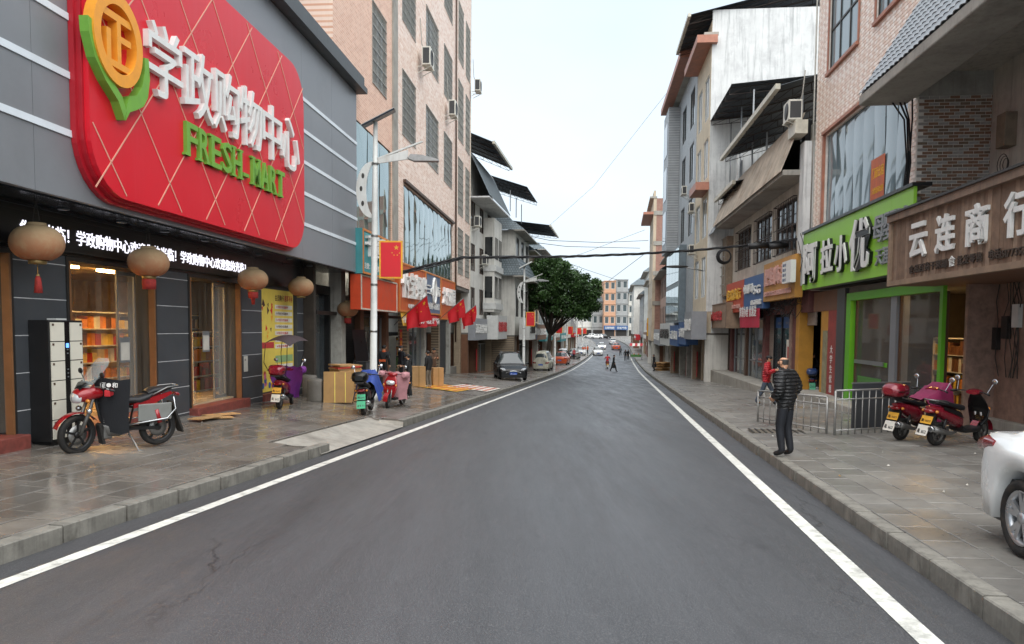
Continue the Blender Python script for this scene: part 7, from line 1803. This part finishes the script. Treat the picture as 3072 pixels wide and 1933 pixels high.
# near white car, cut by the frame
wp = ground_pt(3085, 1672, 'R')
cw = car((0, 0, 0), 0, 'white car cut off by the right edge, parked on the pavement', 'paint_white', 4.6, 1.84, 1.48, 'sedan')
CH = R(-97)
ro = M.Rotation(CH, 3, 'Z') @ V((-2.3+.88, -.79, 0)); cw.location = (wp.x-ro.x, wp.y-ro.y, zRt(wp.x, wp.y)-.0); cw.rotation_euler = (0, 0, CH)
mb = MB(); mb.prism([(-1.02+.09*math.cos(a), .83+.09*math.sin(a)) for a in [math.pi*2*j/12 for j in range(12)]], -.9225, -.914, 'y'); mb.build('fuel_flap', MT['paint_white'], cw)
# black SUV on the left pavement, facing the viewer
p1 = ground_pt(1500, 1142, 'L'); q1 = ground_pt(1580, 1142, 'L'); c = (p1+q1)/2
car((c.x-.25, c.y+2.0, zL(c.x-.25, c.y+2.0)), R(-90+6), 'black SUV facing the viewer on the left pavement', 'paint_black', 4.4, 1.82, 1.68, 'suv')
c = ground_pt(1632, 1113, 'L')
vn = car((c.x, c.y+1.8, zL(c.x, c.y+1.8)), R(80), 'old cream minibus with its back to the viewer behind the black SUV', 'paint_cream', 3.8, 1.62, 1.88, 'van', name='minibus', cat='minibus')
far = [((1793, 1066), R(-93), 'white SUV driving towards the viewer down the road', 'paint_white', 'suv'), ((1805, 1030), R(-93), 'white car with its lights on far down the road', 'paint_white', 'sedan'), ((1848, 1028), R(88), 'orange taxi driving away far down the road', 'paint_orange', 'sedan'), ((1838, 1022), R(88), 'white car ahead of the orange taxi', 'paint_white', 'sedan')]
for (px, py), h_, lab, pt_, st in far:
    z = -2.5
    for _ in range(12):
        p = at_z(px, py, z)
        if p.y > 280 or p.y < 0: p = at_y(px, py, 225)
        z = zr(p.y)
    car((p.x, p.y, zr(p.y)), h_, lab, pt_, 4.4, 1.8, 1.6, st, detail=False, lights='lights' in lab)
for i, (Y, off_, pt_, st, lab) in enumerate(((84, -2.6, 'paint_white', 'suv', 'white car parked on the left pavement past the tree'), (95, -1.6, 'paint_orange', 'sedan', 'orange car parked past the white car'), (103, -2.0, 'paint_white', 'van', 'white van parked on the left pavement'), (124, -1.7, 'paint_grey', 'suv', 'grey car parked far along the left pavement'), (143, -1.6, 'paint_white', 'suv', 'white car parked farthest along the left pavement'))):
    X = kL(Y)+off_; car((X, Y, zL(X, Y)), R(80 if i % 2 else -95), lab, pt_, 4.3, 1.78, 1.62 if st != 'van' else 1.9, st, detail=False)
for i, (px, Y) in enumerate(((1770, 262), (1790, 255), (1812, 258))):
    X = at_y(px, 1010, Y).x; car((X, Y, zr(Y)+.02), R(170 if i < 2 else 10), ['white car parked across the far end, left of two', 'white car parked across the far end, right of two', 'black car parked across the far end'][i], ['paint_white', 'paint_white', 'paint_black'][i], 4.4, 1.8, 1.6, 'suv', detail=False)

place_scooter((1352, 1112), (1366, 1104), 'L', 'red scooter among the row at the pink block', 'paint_red', cover='quilt_pink')
place_scooter((1440, 1112), (1452, 1100), 'L', 'black scooter beside the metal gate', 'paint_black', box=True)
place_scooter((2040, 1120), (2028, 1110), 'R', 'blue scooter parked below the grey tiled house', 'paint_blue')
# ================================================================ people
pm('skin', 'b98a6c', .55, var=.1, scale=8, bump=.05); pm('hair', '1a1715', .7, var=.2, bump=.2); pm('shoe_black', '141416', .5, bump=.05); pm('shoe_white', 'b8b6b0', .6, bump=.05)
for n_, c_ in (('wear_black', '17181a'), ('wear_red', 'b01c28'), ('wear_navy', '0f131b'), ('wear_grey', '45474b'), ('wear_purple', '6a3a6e'), ('wear_orange', 'c8582a'), ('wear_camo', '6b6458'), ('wear_denim', '3a4452'), ('wear_brown', '5a4434')):
    pm(n_, c_, .75, var=.18, scale=5, bump=.2)
pm('hair_grey', '2e2b28', .7, bump=.2)
def puffmat(name, col):
    m, nt, b = newmat(name); b.inputs['Base Color'].default_value = H(col); b.inputs['Roughness'].default_value = .42
    t = nt.nodes.new('ShaderNodeTexCoord'); w_ = nt.nodes.new('ShaderNodeTexWave'); w_.bands_direction = 'Z'; w_.inputs['Scale'].default_value = 5.2; w_.inputs['Distortion'].default_value = 1.6; w_.inputs['Detail'].default_value = 2; w_.inputs['Detail Scale'].default_value = 3
    nt.links.new(t.outputs['Object'], w_.inputs[0]); bumpn(nt, b, w_.outputs['Fac'], 1.0, .03)
puffmat('puffer_black', '1d1e20'); puffmat('puffer_red', 'b4202c')
_people = []
def person(px, py, side, label, face, top, legs, height=1.66, pose='stand', hairm='hair', shoes='shoe_black', bulk=1.0, arms=None, bald=False, road=False, detail=2, puffer=False, cap=None, extra=None, sit=False, seatz=0, loc=None, longcoat=False, trim=None):
    if loc is None:
        if road:
            z = -1.5
            for _ in range(10): p = at_z(px, py, z); z = zr(p.y)
            loc = (p.x, p.y, zr(p.y))
        else:
            p = ground_pt(px, py, side); loc = (p.x, p.y, (zL if side == 'L' else zRt)(p.x, p.y))
    k = height/1.7; b = bulk
    # joints, facing +x, left +y
    lf, rf = {'stand': (.02, -.02), 'walk': (.30, -.28), 'sit': (.42, .42), 'ride': (.30, .30)}[pose]
    hipz = .92 if pose in ('stand', 'walk') else .5
    if pose == 'walk': hipz = .89
    tl = .03 if pose != 'ride' else .18
    J = {}; J['pel'] = V((0, 0, hipz)); J['waist'] = V((tl*.3, 0, hipz+.16)); J['chest'] = V((tl*.8, 0, hipz+.38-.06*(b-1))); J['neck'] = V((tl*1.2+.01, 0, hipz+.56)); J['head'] = V((tl*1.4+.03, 0, hipz+.675)); J['crown'] = V((tl*1.4+.02, 0, hipz+.765))
    for s_, f_, n_ in ((1, lf, 'L'), (-1, rf, 'R')):
        J['hip'+n_] = V((0, s_*.09, hipz-.04))
        if pose in ('sit', 'ride'):
            J['knee'+n_] = V((.40, s_*.13, hipz+.0)); J['ank'+n_] = V((.38 if pose == 'sit' else .2, s_*.13, .09)); J['toe'+n_] = J['ank'+n_]+V((.15, 0, -.05))
        else:
            J['knee'+n_] = V((f_*.55+.04, s_*.095, .49)); J['ank'+n_] = V((f_-.03, s_*.10, .085+(.05 if f_ < -.1 else 0))); J['toe'+n_] = J['ank'+n_]+V((.15, s_*.02, -.05-(.02 if f_ < -.1 else 0)))
        J['sh'+n_] = V((tl*.9, s_*.17*(.9+.1*b), hipz+.50-.07*(b-1)))
        am = (arms or {}).get(n_, 'down')
        if am == 'down': J['elb'+n_] = V((tl-.04-f_*.25*(pose == 'walk'), s_*.235, hipz+.22)); J['wri'+n_] = V((.06-f_*.5*(pose == 'walk'), s_*.235, hipz-.02))
        elif am == 'pocket': J['elb'+n_] = V((-.05, s_*.28, hipz+.23)); J['wri'+n_] = V((.12, s_*.18, hipz+.08))
        elif am == 'front': J['elb'+n_] = V((.04, s_*.24, hipz+.22)); J['wri'+n_] = V((.28, s_*.10, hipz+.30))
        elif am == 'bars': J['elb'+n_] = V((.22, s_*.30, hipz+.28)); J['wri'+n_] = V((.46, s_*.28, hipz+.34))
    rad = {'pel': .125*b, 'waist': .125*b, 'chest': .145*b, 'neck': .055, 'head': .088, 'crown': .075}
    for n_ in 'LR': rad.update({'hip'+n_: .10, 'knee'+n_: .076, 'ank'+n_: .060, 'toe'+n_: .04, 'sh'+n_: .075*b, 'elb'+n_: .055*b, 'wri'+n_: .042*b})
    names = list(J); idx = {n_: i for i, n_ in enumerate(names)}
    E_ = [('pel', 'waist'), ('waist', 'chest'), ('chest', 'neck'), ('neck', 'head'), ('head', 'crown')]
    for n_ in 'LR': E_ += [('pel', 'hip'+n_), ('hip'+n_, 'knee'+n_), ('knee'+n_, 'ank'+n_), ('ank'+n_, 'toe'+n_), ('chest', 'sh'+n_), ('sh'+n_, 'elb'+n_), ('elb'+n_, 'wri'+n_)]
    me = bpy.data.meshes.new('body'); me.from_pydata([tuple(J[n_]*k) for n_ in names], [(idx[a], idx[c]) for a, c in E_], [])
    o = bpy.data.objects.new('body', me); C.objects.link(o)
    sk = o.modifiers.new('skin', 'SKIN'); sk.use_smooth_shade = True; sk.branch_smoothing = .3
    if not me.skin_vertices: 
        pass
    ss = o.modifiers.new('sub', 'SUBSURF'); ss.levels = detail; ss.render_levels = detail
    _people.append(dict(o=o, J=J, E=E_, rad=rad, names=names, idx=idx, k=k, loc=loc, face=face, label=label, top=top, legs=legs, hair=hairm, shoes=shoes, bald=bald, puffer=puffer, cap=cap, extra=extra, longcoat=longcoat, trim=trim, b=b))
def hand(mb, w_, dirn, k):
    """palm and five bent fingers"""
    d = dirn.normalized(); sd = d.orthogonal().normalized(); up = d.cross(sd)
    mb.ell(w_+d*.045*k, (.042*k, .036*k, .028*k), 8, 6)
    for i in range(4):
        o = w_+d*.07*k+sd*(i-1.5)*.019*k; L_ = (.06, .075, .07, .055)[i]*k
        mb.tube([o, o+d*L_*.55+up*.005*k, o+d*L_*.8+up*.03*k], [.0095*k, .0088*k, .007*k], 5)
    o = w_+d*.03*k+sd*.03*k; mb.tube([o, o+d*.03*k+sd*.03*k, o+d*.055*k+sd*.03*k+up*.015*k], [.011*k, .01*k, .008*k], 5)
def finish_people():
    import bpy as b_
    for q in _people:
        me = q['o'].data
        lay = me.skin_vertices[0] if len(me.skin_vertices) else None
        if lay is None:
            b_.context.view_layer.objects.active = q['o']; b_.ops.object.mode_set(mode='EDIT'); b_.ops.mesh.customdata_skin_add(); b_.ops.object.mode_set(mode='OBJECT'); lay = me.skin_vertices[0]
        for n_, i in q['idx'].items():
            r = q['rad'][n_]*q['k']; lay.data[i].radius = (r, r)
            lay.data[i].use_root = (n_ == 'pel')
        for n_, (a, c) in {'chest': (1.05, .82), 'waist': (1.02, .85), 'pel': (1.02, .9)}.items():
            r = q['rad'][n_]*q['k']; lay.data[q['idx'][n_]].radius = (r*c, r*a)
    dg = b_.context.evaluated_depsgraph_get()
    for q in _people:
        me = b_.data.meshes.new_from_object(q['o'].evaluated_get(dg)); k = q['k']; J = q['J']
        mats = [MT[q['top']], MT[q['legs']], MT['skin'], MT[q['hair']], MT[q['shoes']]]
        me.materials.clear()
        for m in mats: me.materials.append(m)
        def seg(p, a, c):
            d = c-a; t = max(0, min(1, (p-a).dot(d)/max(1e-9, d.length_squared))); return (p-a-d*t).length, t
        hd = J['head']*k
        if q['puffer']:
            for v in me.vertices:
                p = v.co; best = min((seg(p, J[a]*k, J[c]*k)[0], a, c) for a, c in q['E'])
                if best[1] in ('pel', 'waist', 'chest', 'shL', 'shR', 'elbL', 'elbR') and best[2] not in ('hipL', 'hipR'):
                    w_ = abs(math.sin(p.z*math.pi/.062)); v.co = p+v.normal*(.004+.016*w_*k)
        for f in me.polygons:
            p = f.center; best = min((seg(p, J[a]*k, J[c]*k)[0]-q['rad'][c]*k*.6, a, c) for a, c in q['E']); a, c = best[1], best[2]
            hem = J['pel'].z*k-(.10 if not q['longcoat'] else .55)
            mi = 0
            if c in ('kneeL', 'kneeR', 'hipL', 'hipR'): mi = 1 if p.z < hem else 0
            elif c in ('ankL', 'ankR'): mi = 1 if p.z > .11*k else 4
            elif c in ('toeL', 'toeR'): mi = 4
            elif c in ('head', 'crown') or (c == 'neck' and p.z > J['neck'].z*k-.01 and math.hypot(p.x-J['neck'].x*k, p.y) < .068*k):
                mi = 2
                rel = p-hd
                if (rel.z > .035*k and (rel.x < .055*k or rel.z > .085*k)) or (rel.x < -.015*k and rel.z > -.035*k): mi = 3
                if q['bald'] and (rel.z > .055*k or rel.x > .03*k): mi = 2
            if mi in (2, 3) and c in ('head', 'neck', 'crown') and p.z < J['neck'].z*k+.04 and math.hypot(p.x-J['neck'].x*k, p.y) > .066*k: mi = 0
            f.material_index = mi; f.use_smooth = True
        body = b_.data.objects.new('body', me)
        t = empty('person', q['loc'], q['face'], q['label'], 'person')
        b_.data.objects.remove(q['o'])
        # face, ears, hands are part of the same figure
        mb = MB(); mb.v = [tuple(v.co) for v in me.vertices]; mb.f = [tuple(f.vertices) for f in me.polygons]; mb.m = [f.material_index for f in me.polygons]; mb.sm = [True]*len(mb.f)
        mb.mi = 2; mb.smooth = True
        mb.ell(hd+V((.095, 0, -.005))*k, (.02*k, .014*k, .025*k), 8, 6)
        for y in (-1, 1): mb.ell(hd+V((0, y*.088, 0))*k, (.022*k, .012*k, .034*k), 8, 6)
        for n_ in 'LR': hand(mb, J['wri'+n_]*k, (J['wri'+n_]-J['elb'+n_]), k)
        mb.mi = 3
        for y in (-1, 1): mb.ell(hd+V((.084, y*.034, .018))*k, (.008*k, .014*k, .007*k), 6, 5)
        mb.mi = 5; mb.ell(hd+V((.086, 0, -.052))*k, (.008*k, .024*k, .006*k), 6, 5)
        mb.build('body', mats+[MT['wear_brown']], t)
        # collar and hem
        mb = MB(); mb.tube([J['neck']*k+V((.075*math.cos(a)*k, .075*math.sin(a)*k, -.035*k)) for a in [2*math.pi*j/12 for j in range(12)]], .022*k, 6, closed=True); mb.tube([J['neck']*k+V((.068*math.cos(a)*k, .068*math.sin(a)*k, -.005*k)) for a in [2*math.pi*j/12 for j in range(12)]], .02*k, 6, closed=True); mb.build('collar', MT[q['trim'] or q['top']], t)
        if not q['longcoat']:
            pass
        else:
            mb = MB(); rows = []
            for i in range(5):
                z = (J['pel'].z+.05-.14*i)*k; r = (.14+.03*i)*k; rows.append([V((r*math.cos(a), r*1.1*math.sin(a), z)) for a in [2*math.pi*j/14 for j in range(14)]])
            mb.grid(rows, True, True); mb.build('coat_skirt', MT[q['top']], t)
        if q['cap']:
            mb = MB(); mb.ell(hd+V((-.005, 0, .055))*k, (.105*k, .098*k, .075*k), 12, 8); mb.box(.05*k, .19*k, -.07*k, .07*k, .045*k, .06*k, M.Translation(hd)); mb.build('cap', MT[q['cap']], t)
        elif not q['bald']:
            mb = MB(); mb.ell(hd+V((-.018, 0, .045))*k, (.10*k, .094*k, .085*k), 12, 8); mb.build('hair', MT[q['hair']], t)
        else:
            pass
            if 0: mb.tube([hd+V((-.012+.074*math.cos(a), .074*math.sin(a), .012))*k for a in [R(85+190*j/12) for j in range(13)]], .024*k, 6)
        if q['extra']: q['extra'](t, J, k)
def phone(t, J, k):
    mb = MB(); mb.box(-.005, .005, -.04, .04, -.07, .07, M.Translation((J['wriL']+J['wriR'])/2*k+V((.1, 0, .05))) @ M.Rotation(-.5, 4, 'Y')); o = mb.build('mobile_phone', MT['frame_white'], t)
def patch(t, J, k):
    mb = MB(); mb.ell(J['shR'].lerp(J['elbR'], .35)*k+V((0, -.07, 0)), (.045, .012, .045)); mb.build('sleeve_patch', MT['letter_white'], t)
def mask(t, J, k):
    mb = MB(); mb.ell(J['head']*k+V((.075, 0, -.035))*k, (.03, .06, .045)); mb.build('face_mask', MT['paint_white'], t)
def belt(t, J, k):
    mb = MB(); mb.box(-.16, -.13, -.13, .13, -.04, .05, M.Translation(J['waist']*k)); mb.build('orange_band', MT['wear_orange'], t)
person(2354, 1369, 'R', 'balding man in a black quilted jacket standing at the right kerb', R(128), 'puffer_black', 'wear_navy', 1.71, arms={'L': 'pocket', 'R': 'pocket'}, bald=True, hairm='hair_grey', detail=3, puffer=True, bulk=1.5)
person(2297, 1216, 'R', 'man in a red padded jacket and black cap looking at his phone', R(-25), 'puffer_red', 'wear_denim', 1.68, pose='walk', arms={'L': 'front', 'R': 'front'}, cap='wear_black', detail=3, puffer=True, bulk=1.35, extra=phone)
person(2440, 1184, 'R', 'man in dark uniform with a sleeve patch in the yellow doorway', R(200), 'wear_black', 'wear_black', 1.72, arms={'L': 'front', 'R': 'down'}, extra=patch, bulk=1.1)
person(1151, 1160, 'L', 'person in black jacket with orange hood seen from behind beside the lamp post', R(80), 'wear_black', 'wear_black', 1.6, bulk=1.2, extra=belt, trim='wear_orange', shoes='wear_brown')
person(1207, 1158, 'L', 'masked youth in a dark jacket beside the tall cardboard box', R(-140), 'wear_navy', 'wear_black', 1.62, extra=mask)
person(1228, 1196, 'L', 'youth in black leaning over behind the red scooter', R(170), 'wear_black', 'wear_black', 1.5, arms={'L': 'front', 'R': 'front'}, shoes='shoe_white')
person(1286, 1163, 'L', 'boy in a black jacket and camouflage trousers by the boxes', R(150), 'wear_black', 'wear_camo', 1.52, shoes='shoe_white', bulk=1.1)
person(1300, 1150, 'L', 'woman in dark clothes standing behind the boy', R(-60), 'wear_brown', 'wear_black', 1.6, arms={'L': 'front', 'R': 'front'})
person(1377, 1093, 'L', 'person in a purple top at the end of the pink block', R(-90), 'wear_purple', 'wear_black', 1.6)
person(1840, 1116, 'L', 'man in a long black coat crossing the road', R(-20), 'wear_black', 'wear_black', 1.72, pose='walk', road=True, longcoat=True)
person(1683, 1090, 'L', 'man in dark coat walking right of the cream minibus', R(80), 'wear_black', 'wear_black', 1.7, pose='walk')
person(1704, 1090, 'L', 'woman in black beside the left kerb', R(95), 'wear_black', 'wear_black', 1.68, arms={'L': 'pocket', 'R': 'pocket'}, bulk=1.2)
person(1731, 1073, 'L', 'child in a purple coat on the left pavement', R(90), 'wear_purple', 'wear_black', 1.3, bulk=1.2)
for i, (px, lab) in enumerate(((1748, 'leftmost of the distant workers in orange vests'), (1755, 'middle one of the distant workers in orange vests'), (1763, 'rightmost of the distant workers in orange vests'))): person(px, 1066-i*2, 'L', lab, R(60+i*40), 'wear_orange', 'wear_navy', 1.65)
person(1962, 1114, 'R', 'woman in a long black coat standing beside the cardboard pile', R(190), 'wear_black', 'wear_black', 1.62, longcoat=True)
person(1876, 1083, 'R', 'person in dark clothes near the red fruit stall', R(90), 'wear_black', 'wear_grey', 1.66)
person(1884, 1080, 'R', 'second person in dark clothes right by the fruit stall', R(-60), 'wear_navy', 'wear_black', 1.6)
person(1861, 1068, 'R', 'distant walker on the right pavement', R(90), 'wear_grey', 'wear_black', 1.66, pose='walk')
person(1395, 1098, 'L', 'shopper in a brown jacket outside the last orange shop', R(100), 'wear_brown', 'wear_denim', 1.65, pose='walk')
person(1722, 1078, 'L', 'walker in a red jacket past the parked cars', R(85), 'wear_red', 'wear_black', 1.64, pose='walk')
person(2020, 1118, 'R', 'woman in a purple coat below the cream house', R(100), 'wear_purple', 'wear_black', 1.6, longcoat=True)
# rider far down the road
def rider():
    z = -1.5
    for _ in range(10): p = at_z(1822, 1106, z); z = zr(p.y)
    s_ = scooter((p.x, p.y, zr(p.y)), R(84), 'red motor scooter ridden away down the middle of the road', 'paint_red', pl='plate_yellow', lean=0)
    d = V((math.cos(R(84)), math.sin(R(84)))); person(0, 0, 'L', 'rider in dark red jacket on the scooter in the road', R(84), 'wear_red', 'wear_black', 1.66, pose='ride', arms={'L': 'bars', 'R': 'bars'}, loc=(p.x-d.x*.28, p.y-d.y*.28, zr(p.y)+.36), cap='wear_black')
rider()
finish_people()
# ================================================================ goods, boxes, railings
pm('cardboard', 'b08a5c', .8, var=.12, scale=3, bump=.15, dirt=.2); pm('cardboard_b', '9c7848', .8, var=.12, scale=3, bump=.15, dirt=.2); pm('strap', 'd0b84a', .5, bump=0)
def frame_at(p, rz): return M.Translation(p) @ M.Rotation(rz, 4, 'Z')
p = ground_pt(1015, 1212, 'L'); rr = random.Random(14)
t = empty('cardboard_bundle', p, R(12), 'large flattened cardboard boxes tied and leaning in a bundle', 'cardboard')
for i in range(5): mb = MB(); mb.box(-.42+.03*i, .45, -.02, .02, 0, .92-.05*i, M.Translation((0, .1+.05*i, .02)) @ M.Rotation(R(-14+rr.random()*3), 4, 'X')); mb.build('flat_box', MT['cardboard' if i % 2 else 'cardboard_b'], t)
for x in (-.1, .2): mb = MB(); mb.box(x-.012, x+.012, -.025, -.021, 0, .9, M.Translation((0, .1, .02)) @ M.Rotation(R(-14), 4, 'X')); mb.build('tie', MT['strap'], t)
p2 = ground_pt(1040, 1205, 'L')
t = empty('cardboard_pile', (p2.x-.15, p2.y+.5, p2.z), R(-60), 'heap of folded cardboard stacked behind the leaning bundle', 'cardboard')
for i in range(22):
    mb = MB(); mb.box(-.46, .46, -.36, .36, 0, .046, M.Translation((rr.gauss(0, .03), rr.gauss(0, .03), .05*i)) @ M.Rotation(rr.gauss(0, .06), 4, 'Z') @ M.Rotation(rr.gauss(0, .03), 4, 'X')); mb.build('flat_box', MT[['cardboard', 'cardboard_b', 'goods_red', 'cardboard'][rr.randrange(4)] if i > 14 else ['cardboard', 'cardboard_b'][i % 2]], t)
for i, (px, py, w_, h_, lab) in enumerate(((1256, 1160, .55, .85, 'tall brown cardboard carton left of the boy'), (1310, 1158, .5, .8, 'tall brown cardboard carton right of the boy'))):
    p = ground_pt(px, py, 'L'); t = empty('carton', p, R(10+20*i), lab, 'box'); mb = MB(); mb.box(-w_/2, w_/2, -.2, .2, 0, h_); mb.build('carton_body', MT['cardboard'], t, bevel=.008); mb = MB(); mb.box(-.03, .03, -.204, .204, .002, h_+.003); mb.build('tape', MT['cardboard_b'], t)
for i, (px, py) in enumerate(((945, 1197), (962, 1212))):
    p = ground_pt(px, py, 'L'); t = empty('stone_block', (p.x-.3, p.y+.6, p.z), R(5), ['rough grey stone block against the shop column', 'rough grey stone block beside the cardboard'][i], 'stone block'); mb = MB(); loft(mb, [(-.2, 0, .33, .2, .33), (-.18, 0, .33, .24, .36), (.15, 0, .32, .25, .35), (.2, 0, .31, .2, .31)], e=6); mb.build('stone', MT['concrete_dark'], t)
# printed mats laid out on the left pavement
for i, (c0_, c1_, mt_, lab) in enumerate((((1280, 1172), (1395, 1158), 'banner_yellow', 'orange printed sheet spread on the pavement'), ((1385, 1172), (1460, 1158), 'poster_white', 'white and red printed sheet spread nearer the kerb'))):
    a = ground_pt(*c0_, 'L'); b = ground_pt(*c1_, 'L'); o = (a+b)/2; t = empty('ground_sheet', o, 0, lab, 'sheet'); u = V((b.x-a.x, b.y-a.y, 0)); ln = 3.2; u.normalize(); w_ = V((-u.y, u.x, 0))
    def gp(x, y, e=0): q = o+u*x+w_*y; return V((q.x-o.x, q.y-o.y, zL(q.x, q.y)-o.z+.02+e))
    mb = MB(); mb.grid([[gp(-1.7+3.4*i_/6, -.9+1.8*j/4) for j in range(5)] for i_ in range(7)]); mb.build('sheet', MT[mt_], t)
    for r_ in range(5):
        for c_ in range(6):
            x = -1.5+.52*c_; y = -.78+.34*r_; mb = MB(); mb.add([gp(x, y, .006), gp(x+.4, y, .006), gp(x+.4, y+.16, .006), gp(x, y+.16, .006)], [(0, 1, 2, 3)]); mb.build('printed_block', MT['poster_red' if (r_+c_) % 2 else 'sign_orange'], t)
# scraps of board by the doorway, small ramps by the SUV
for i, (px, py) in enumerate(((640, 1256), (665, 1249), (615, 1262))):
    p = ground_pt(px, py, 'L'); mb = MB(); mb.box(-.4, .4, -.16, .16, 0, .02); o = mb.build('board_scrap', MT['cardboard'], loc=(p.x, p.y, p.z+.012+.021*i)); o.rotation_euler = (0, .02, .6+.4*i); tag(o, ['flat cardboard scrap in front of the second doorway', 'cardboard scrap lying crosswise by the red threshold', 'long cardboard scrap nearest the column'][i], 'cardboard')
for i, (px, py) in enumerate(((1448, 1118), (1472, 1124))):
    p = ground_pt(px, py, 'L'); mb = MB(); mb.box(-.16, .16, -.9, .9, .03, .07, M.Rotation(.08, 4, 'X')); o = mb.build('plank_ramp', MT['pier_wood'], loc=p); o.rotation_euler[2] = R(-60); tag(o, ['wooden ramp plank left of the black SUV, farther one', 'wooden ramp plank left of the black SUV, nearer one'][i], 'plank')
# railings
def railing(label, pts, h, n, mat='steel', bars=True):
    t = empty('railing', pts[0], 0, label, 'railing'); o = V(pts[0])
    for a, b in zip(pts, pts[1:]):
        a = V(a)-o; b = V(b)-o; up = V((0, 0, h))
        for z in (h, h*.8, .1): mb = MB(); mb.tube([a+V((0, 0, z)), b+V((0, 0, z))], .022 if z == h else .016, 7); mb.build('rail', MT[mat], t)
        for k in range(n+1):
            p = a.lerp(b, k/n); mb = MB(); big = k in (0, n); mb.tube([p, p+up*(1 if big else .99)], .026 if big else .013, 7); mb.build('post' if big else 'baluster', MT[mat], t)
    return t
pm('rail_grey', '9a9a97', .45, .5, var=.2, bump=0, dirt=.3)
A = ground_pt(2503, 1306, 'R'); B_ = ground_pt(2400, 1296, 'R'); D_ = ground_pt(2660, 1298, 'R')
def onR(p): return V((p.x, p.y, zRt(p.x, p.y)))
railing('low grey tube railing beside the scooters on the right pavement', [onR(V((A.x-.0, A.y, 0))), onR(V((A.x+1.55, A.y+.55, 0)))], .95, 9, 'rail_grey')
railing('grey tube railing running back towards the shop step', [onR(V((A.x-.05, A.y+.3, 0))), onR(V((A.x-.55, A.y+3.4, 0)))], .8, 10, 'rail_grey')
t = empty('display_board', onR(V((A.x+.9, A.y+.95, 0))), R(20), 'grey board propped behind the railing', 'board'); mb = MB(); mb.box(-.15, 1.5, -.02, .02, .05, 1.05); mb.build('board_face', MT['panel_dark'], t); mb = MB(); mb.box(-.17, 1.52, -.025, .025, 1.05, 1.08); mb.build('board_rim', MT['frame_alu'], t)
a = ground_pt(1075, 1175, 'L'); b = ground_pt(1150, 1160, 'L')
railing('short grey railing behind the lamp post', [V((a.x-.6, a.y+2.2, zL(a.x-.6, a.y+2.2))), V((b.x-.3, b.y+1.0, zL(b.x-.3, b.y+1)))], .95, 6, 'rail_grey')
# tree pit / drain grate by the man
p = onR(ground_pt(2345, 1296, 'R')); t = empty('drain_grate', (p.x-.1, p.y, p.z+.006), R(-8), 'dark sunken grate in the right pavement behind the standing man', 'grate')
mb = MB(); mb.box(-.6, .6, -.35, .35, 0, .004); mb.build('pit', MT['soil'], t)
for i in range(9): mb = MB(); mb.box(-.58+.135*i, -.54+.135*i, -.33, .33, .005, .018); mb.build('grate_bar', MT['frame_dark'], t)
# metal folding gate on the left pavement
p = ground_pt(1440, 1098, 'L'); t = empty('metal_gate', (p.x-.5, p.y+1, zL(p.x-.5, p.y+1)), R(8), 'pale blue grey sheet metal gate with dark bars in front of the townhouse', 'gate'); pm('gate_paint', '8fa0a4', .6, .1, var=.12, bump=.05, dirt=.35)
mb = MB(); mb.box(-1.1, 1.1, -.03, .03, .15, 2.3); mb.build('gate_sheet', MT['gate_paint'], t)
for i in range(8): mb = MB(); mb.box(-1.0+.26*i, -.95+.26*i, -.09, -.035, .05, 2.35); mb.build('gate_bar', MT['frame_dark'], t)
for z in (.15, 2.3): mb = MB(); mb.box(-1.15, 1.15, -.1, -.034, z-.04, z+.04); mb.build('gate_rail', MT['frame_dark'], t)
# fruit stall and cardboard heap on the right
p = ground_pt(1908, 1080, 'R'); t = empty('fruit_stall', onR(p), R(80), 'fruit stall with a red striped awning on the right pavement', 'stall')
for i in range(5): mb = MB(); mb.add([(-1.6, -1.0+.4*i, 2.2), (-1.6, -.6+.4*i, 2.2), (.6, -.6+.4*i, 2.6), (.6, -1.0+.4*i, 2.6)], [(0, 1, 2, 3)]); mb.build('awning_strip', MT['banner_red' if i % 2 == 0 else 'poster_white'], t)
for x, y in ((-1.5, -.9), (-1.5, .9), (.5, -.9), (.5, .9)): mb = MB(); mb.tube([(x, y, 0), (x, y, 2.3)], .03, 6); mb.build('post', MT['steel'], t)
mb = MB(); mb.box(-1.3, .3, -.8, .8, .5, .85); mb.build('counter', MT['goods_green'], t)
for i in range(12): mb = MB(); mb.ell((-1.1+.22*(i % 6), -.4+.7*(i//6), .93), (.1, .1, .09)); mb.build('fruit', MT['goods_red' if i % 3 else 'goods_orange'], t)
p = ground_pt(1990, 1112, 'R'); t = empty('cardboard_pile', onR(p), R(30), 'heap of flattened cardboard on the right pavement', 'cardboard')
for i in range(14): mb = MB(); mb.box(-.7, .7, -.5, .5, 0, .05, M.Translation((rr.gauss(0, .1), rr.gauss(0, .1), .06*i)) @ M.Rotation(rr.gauss(0, .25), 4, 'Z') @ M.Rotation(rr.gauss(0, .06), 4, 'X')); mb.build('flat_box', MT[['cardboard', 'cardboard_b'][i % 2]], t)
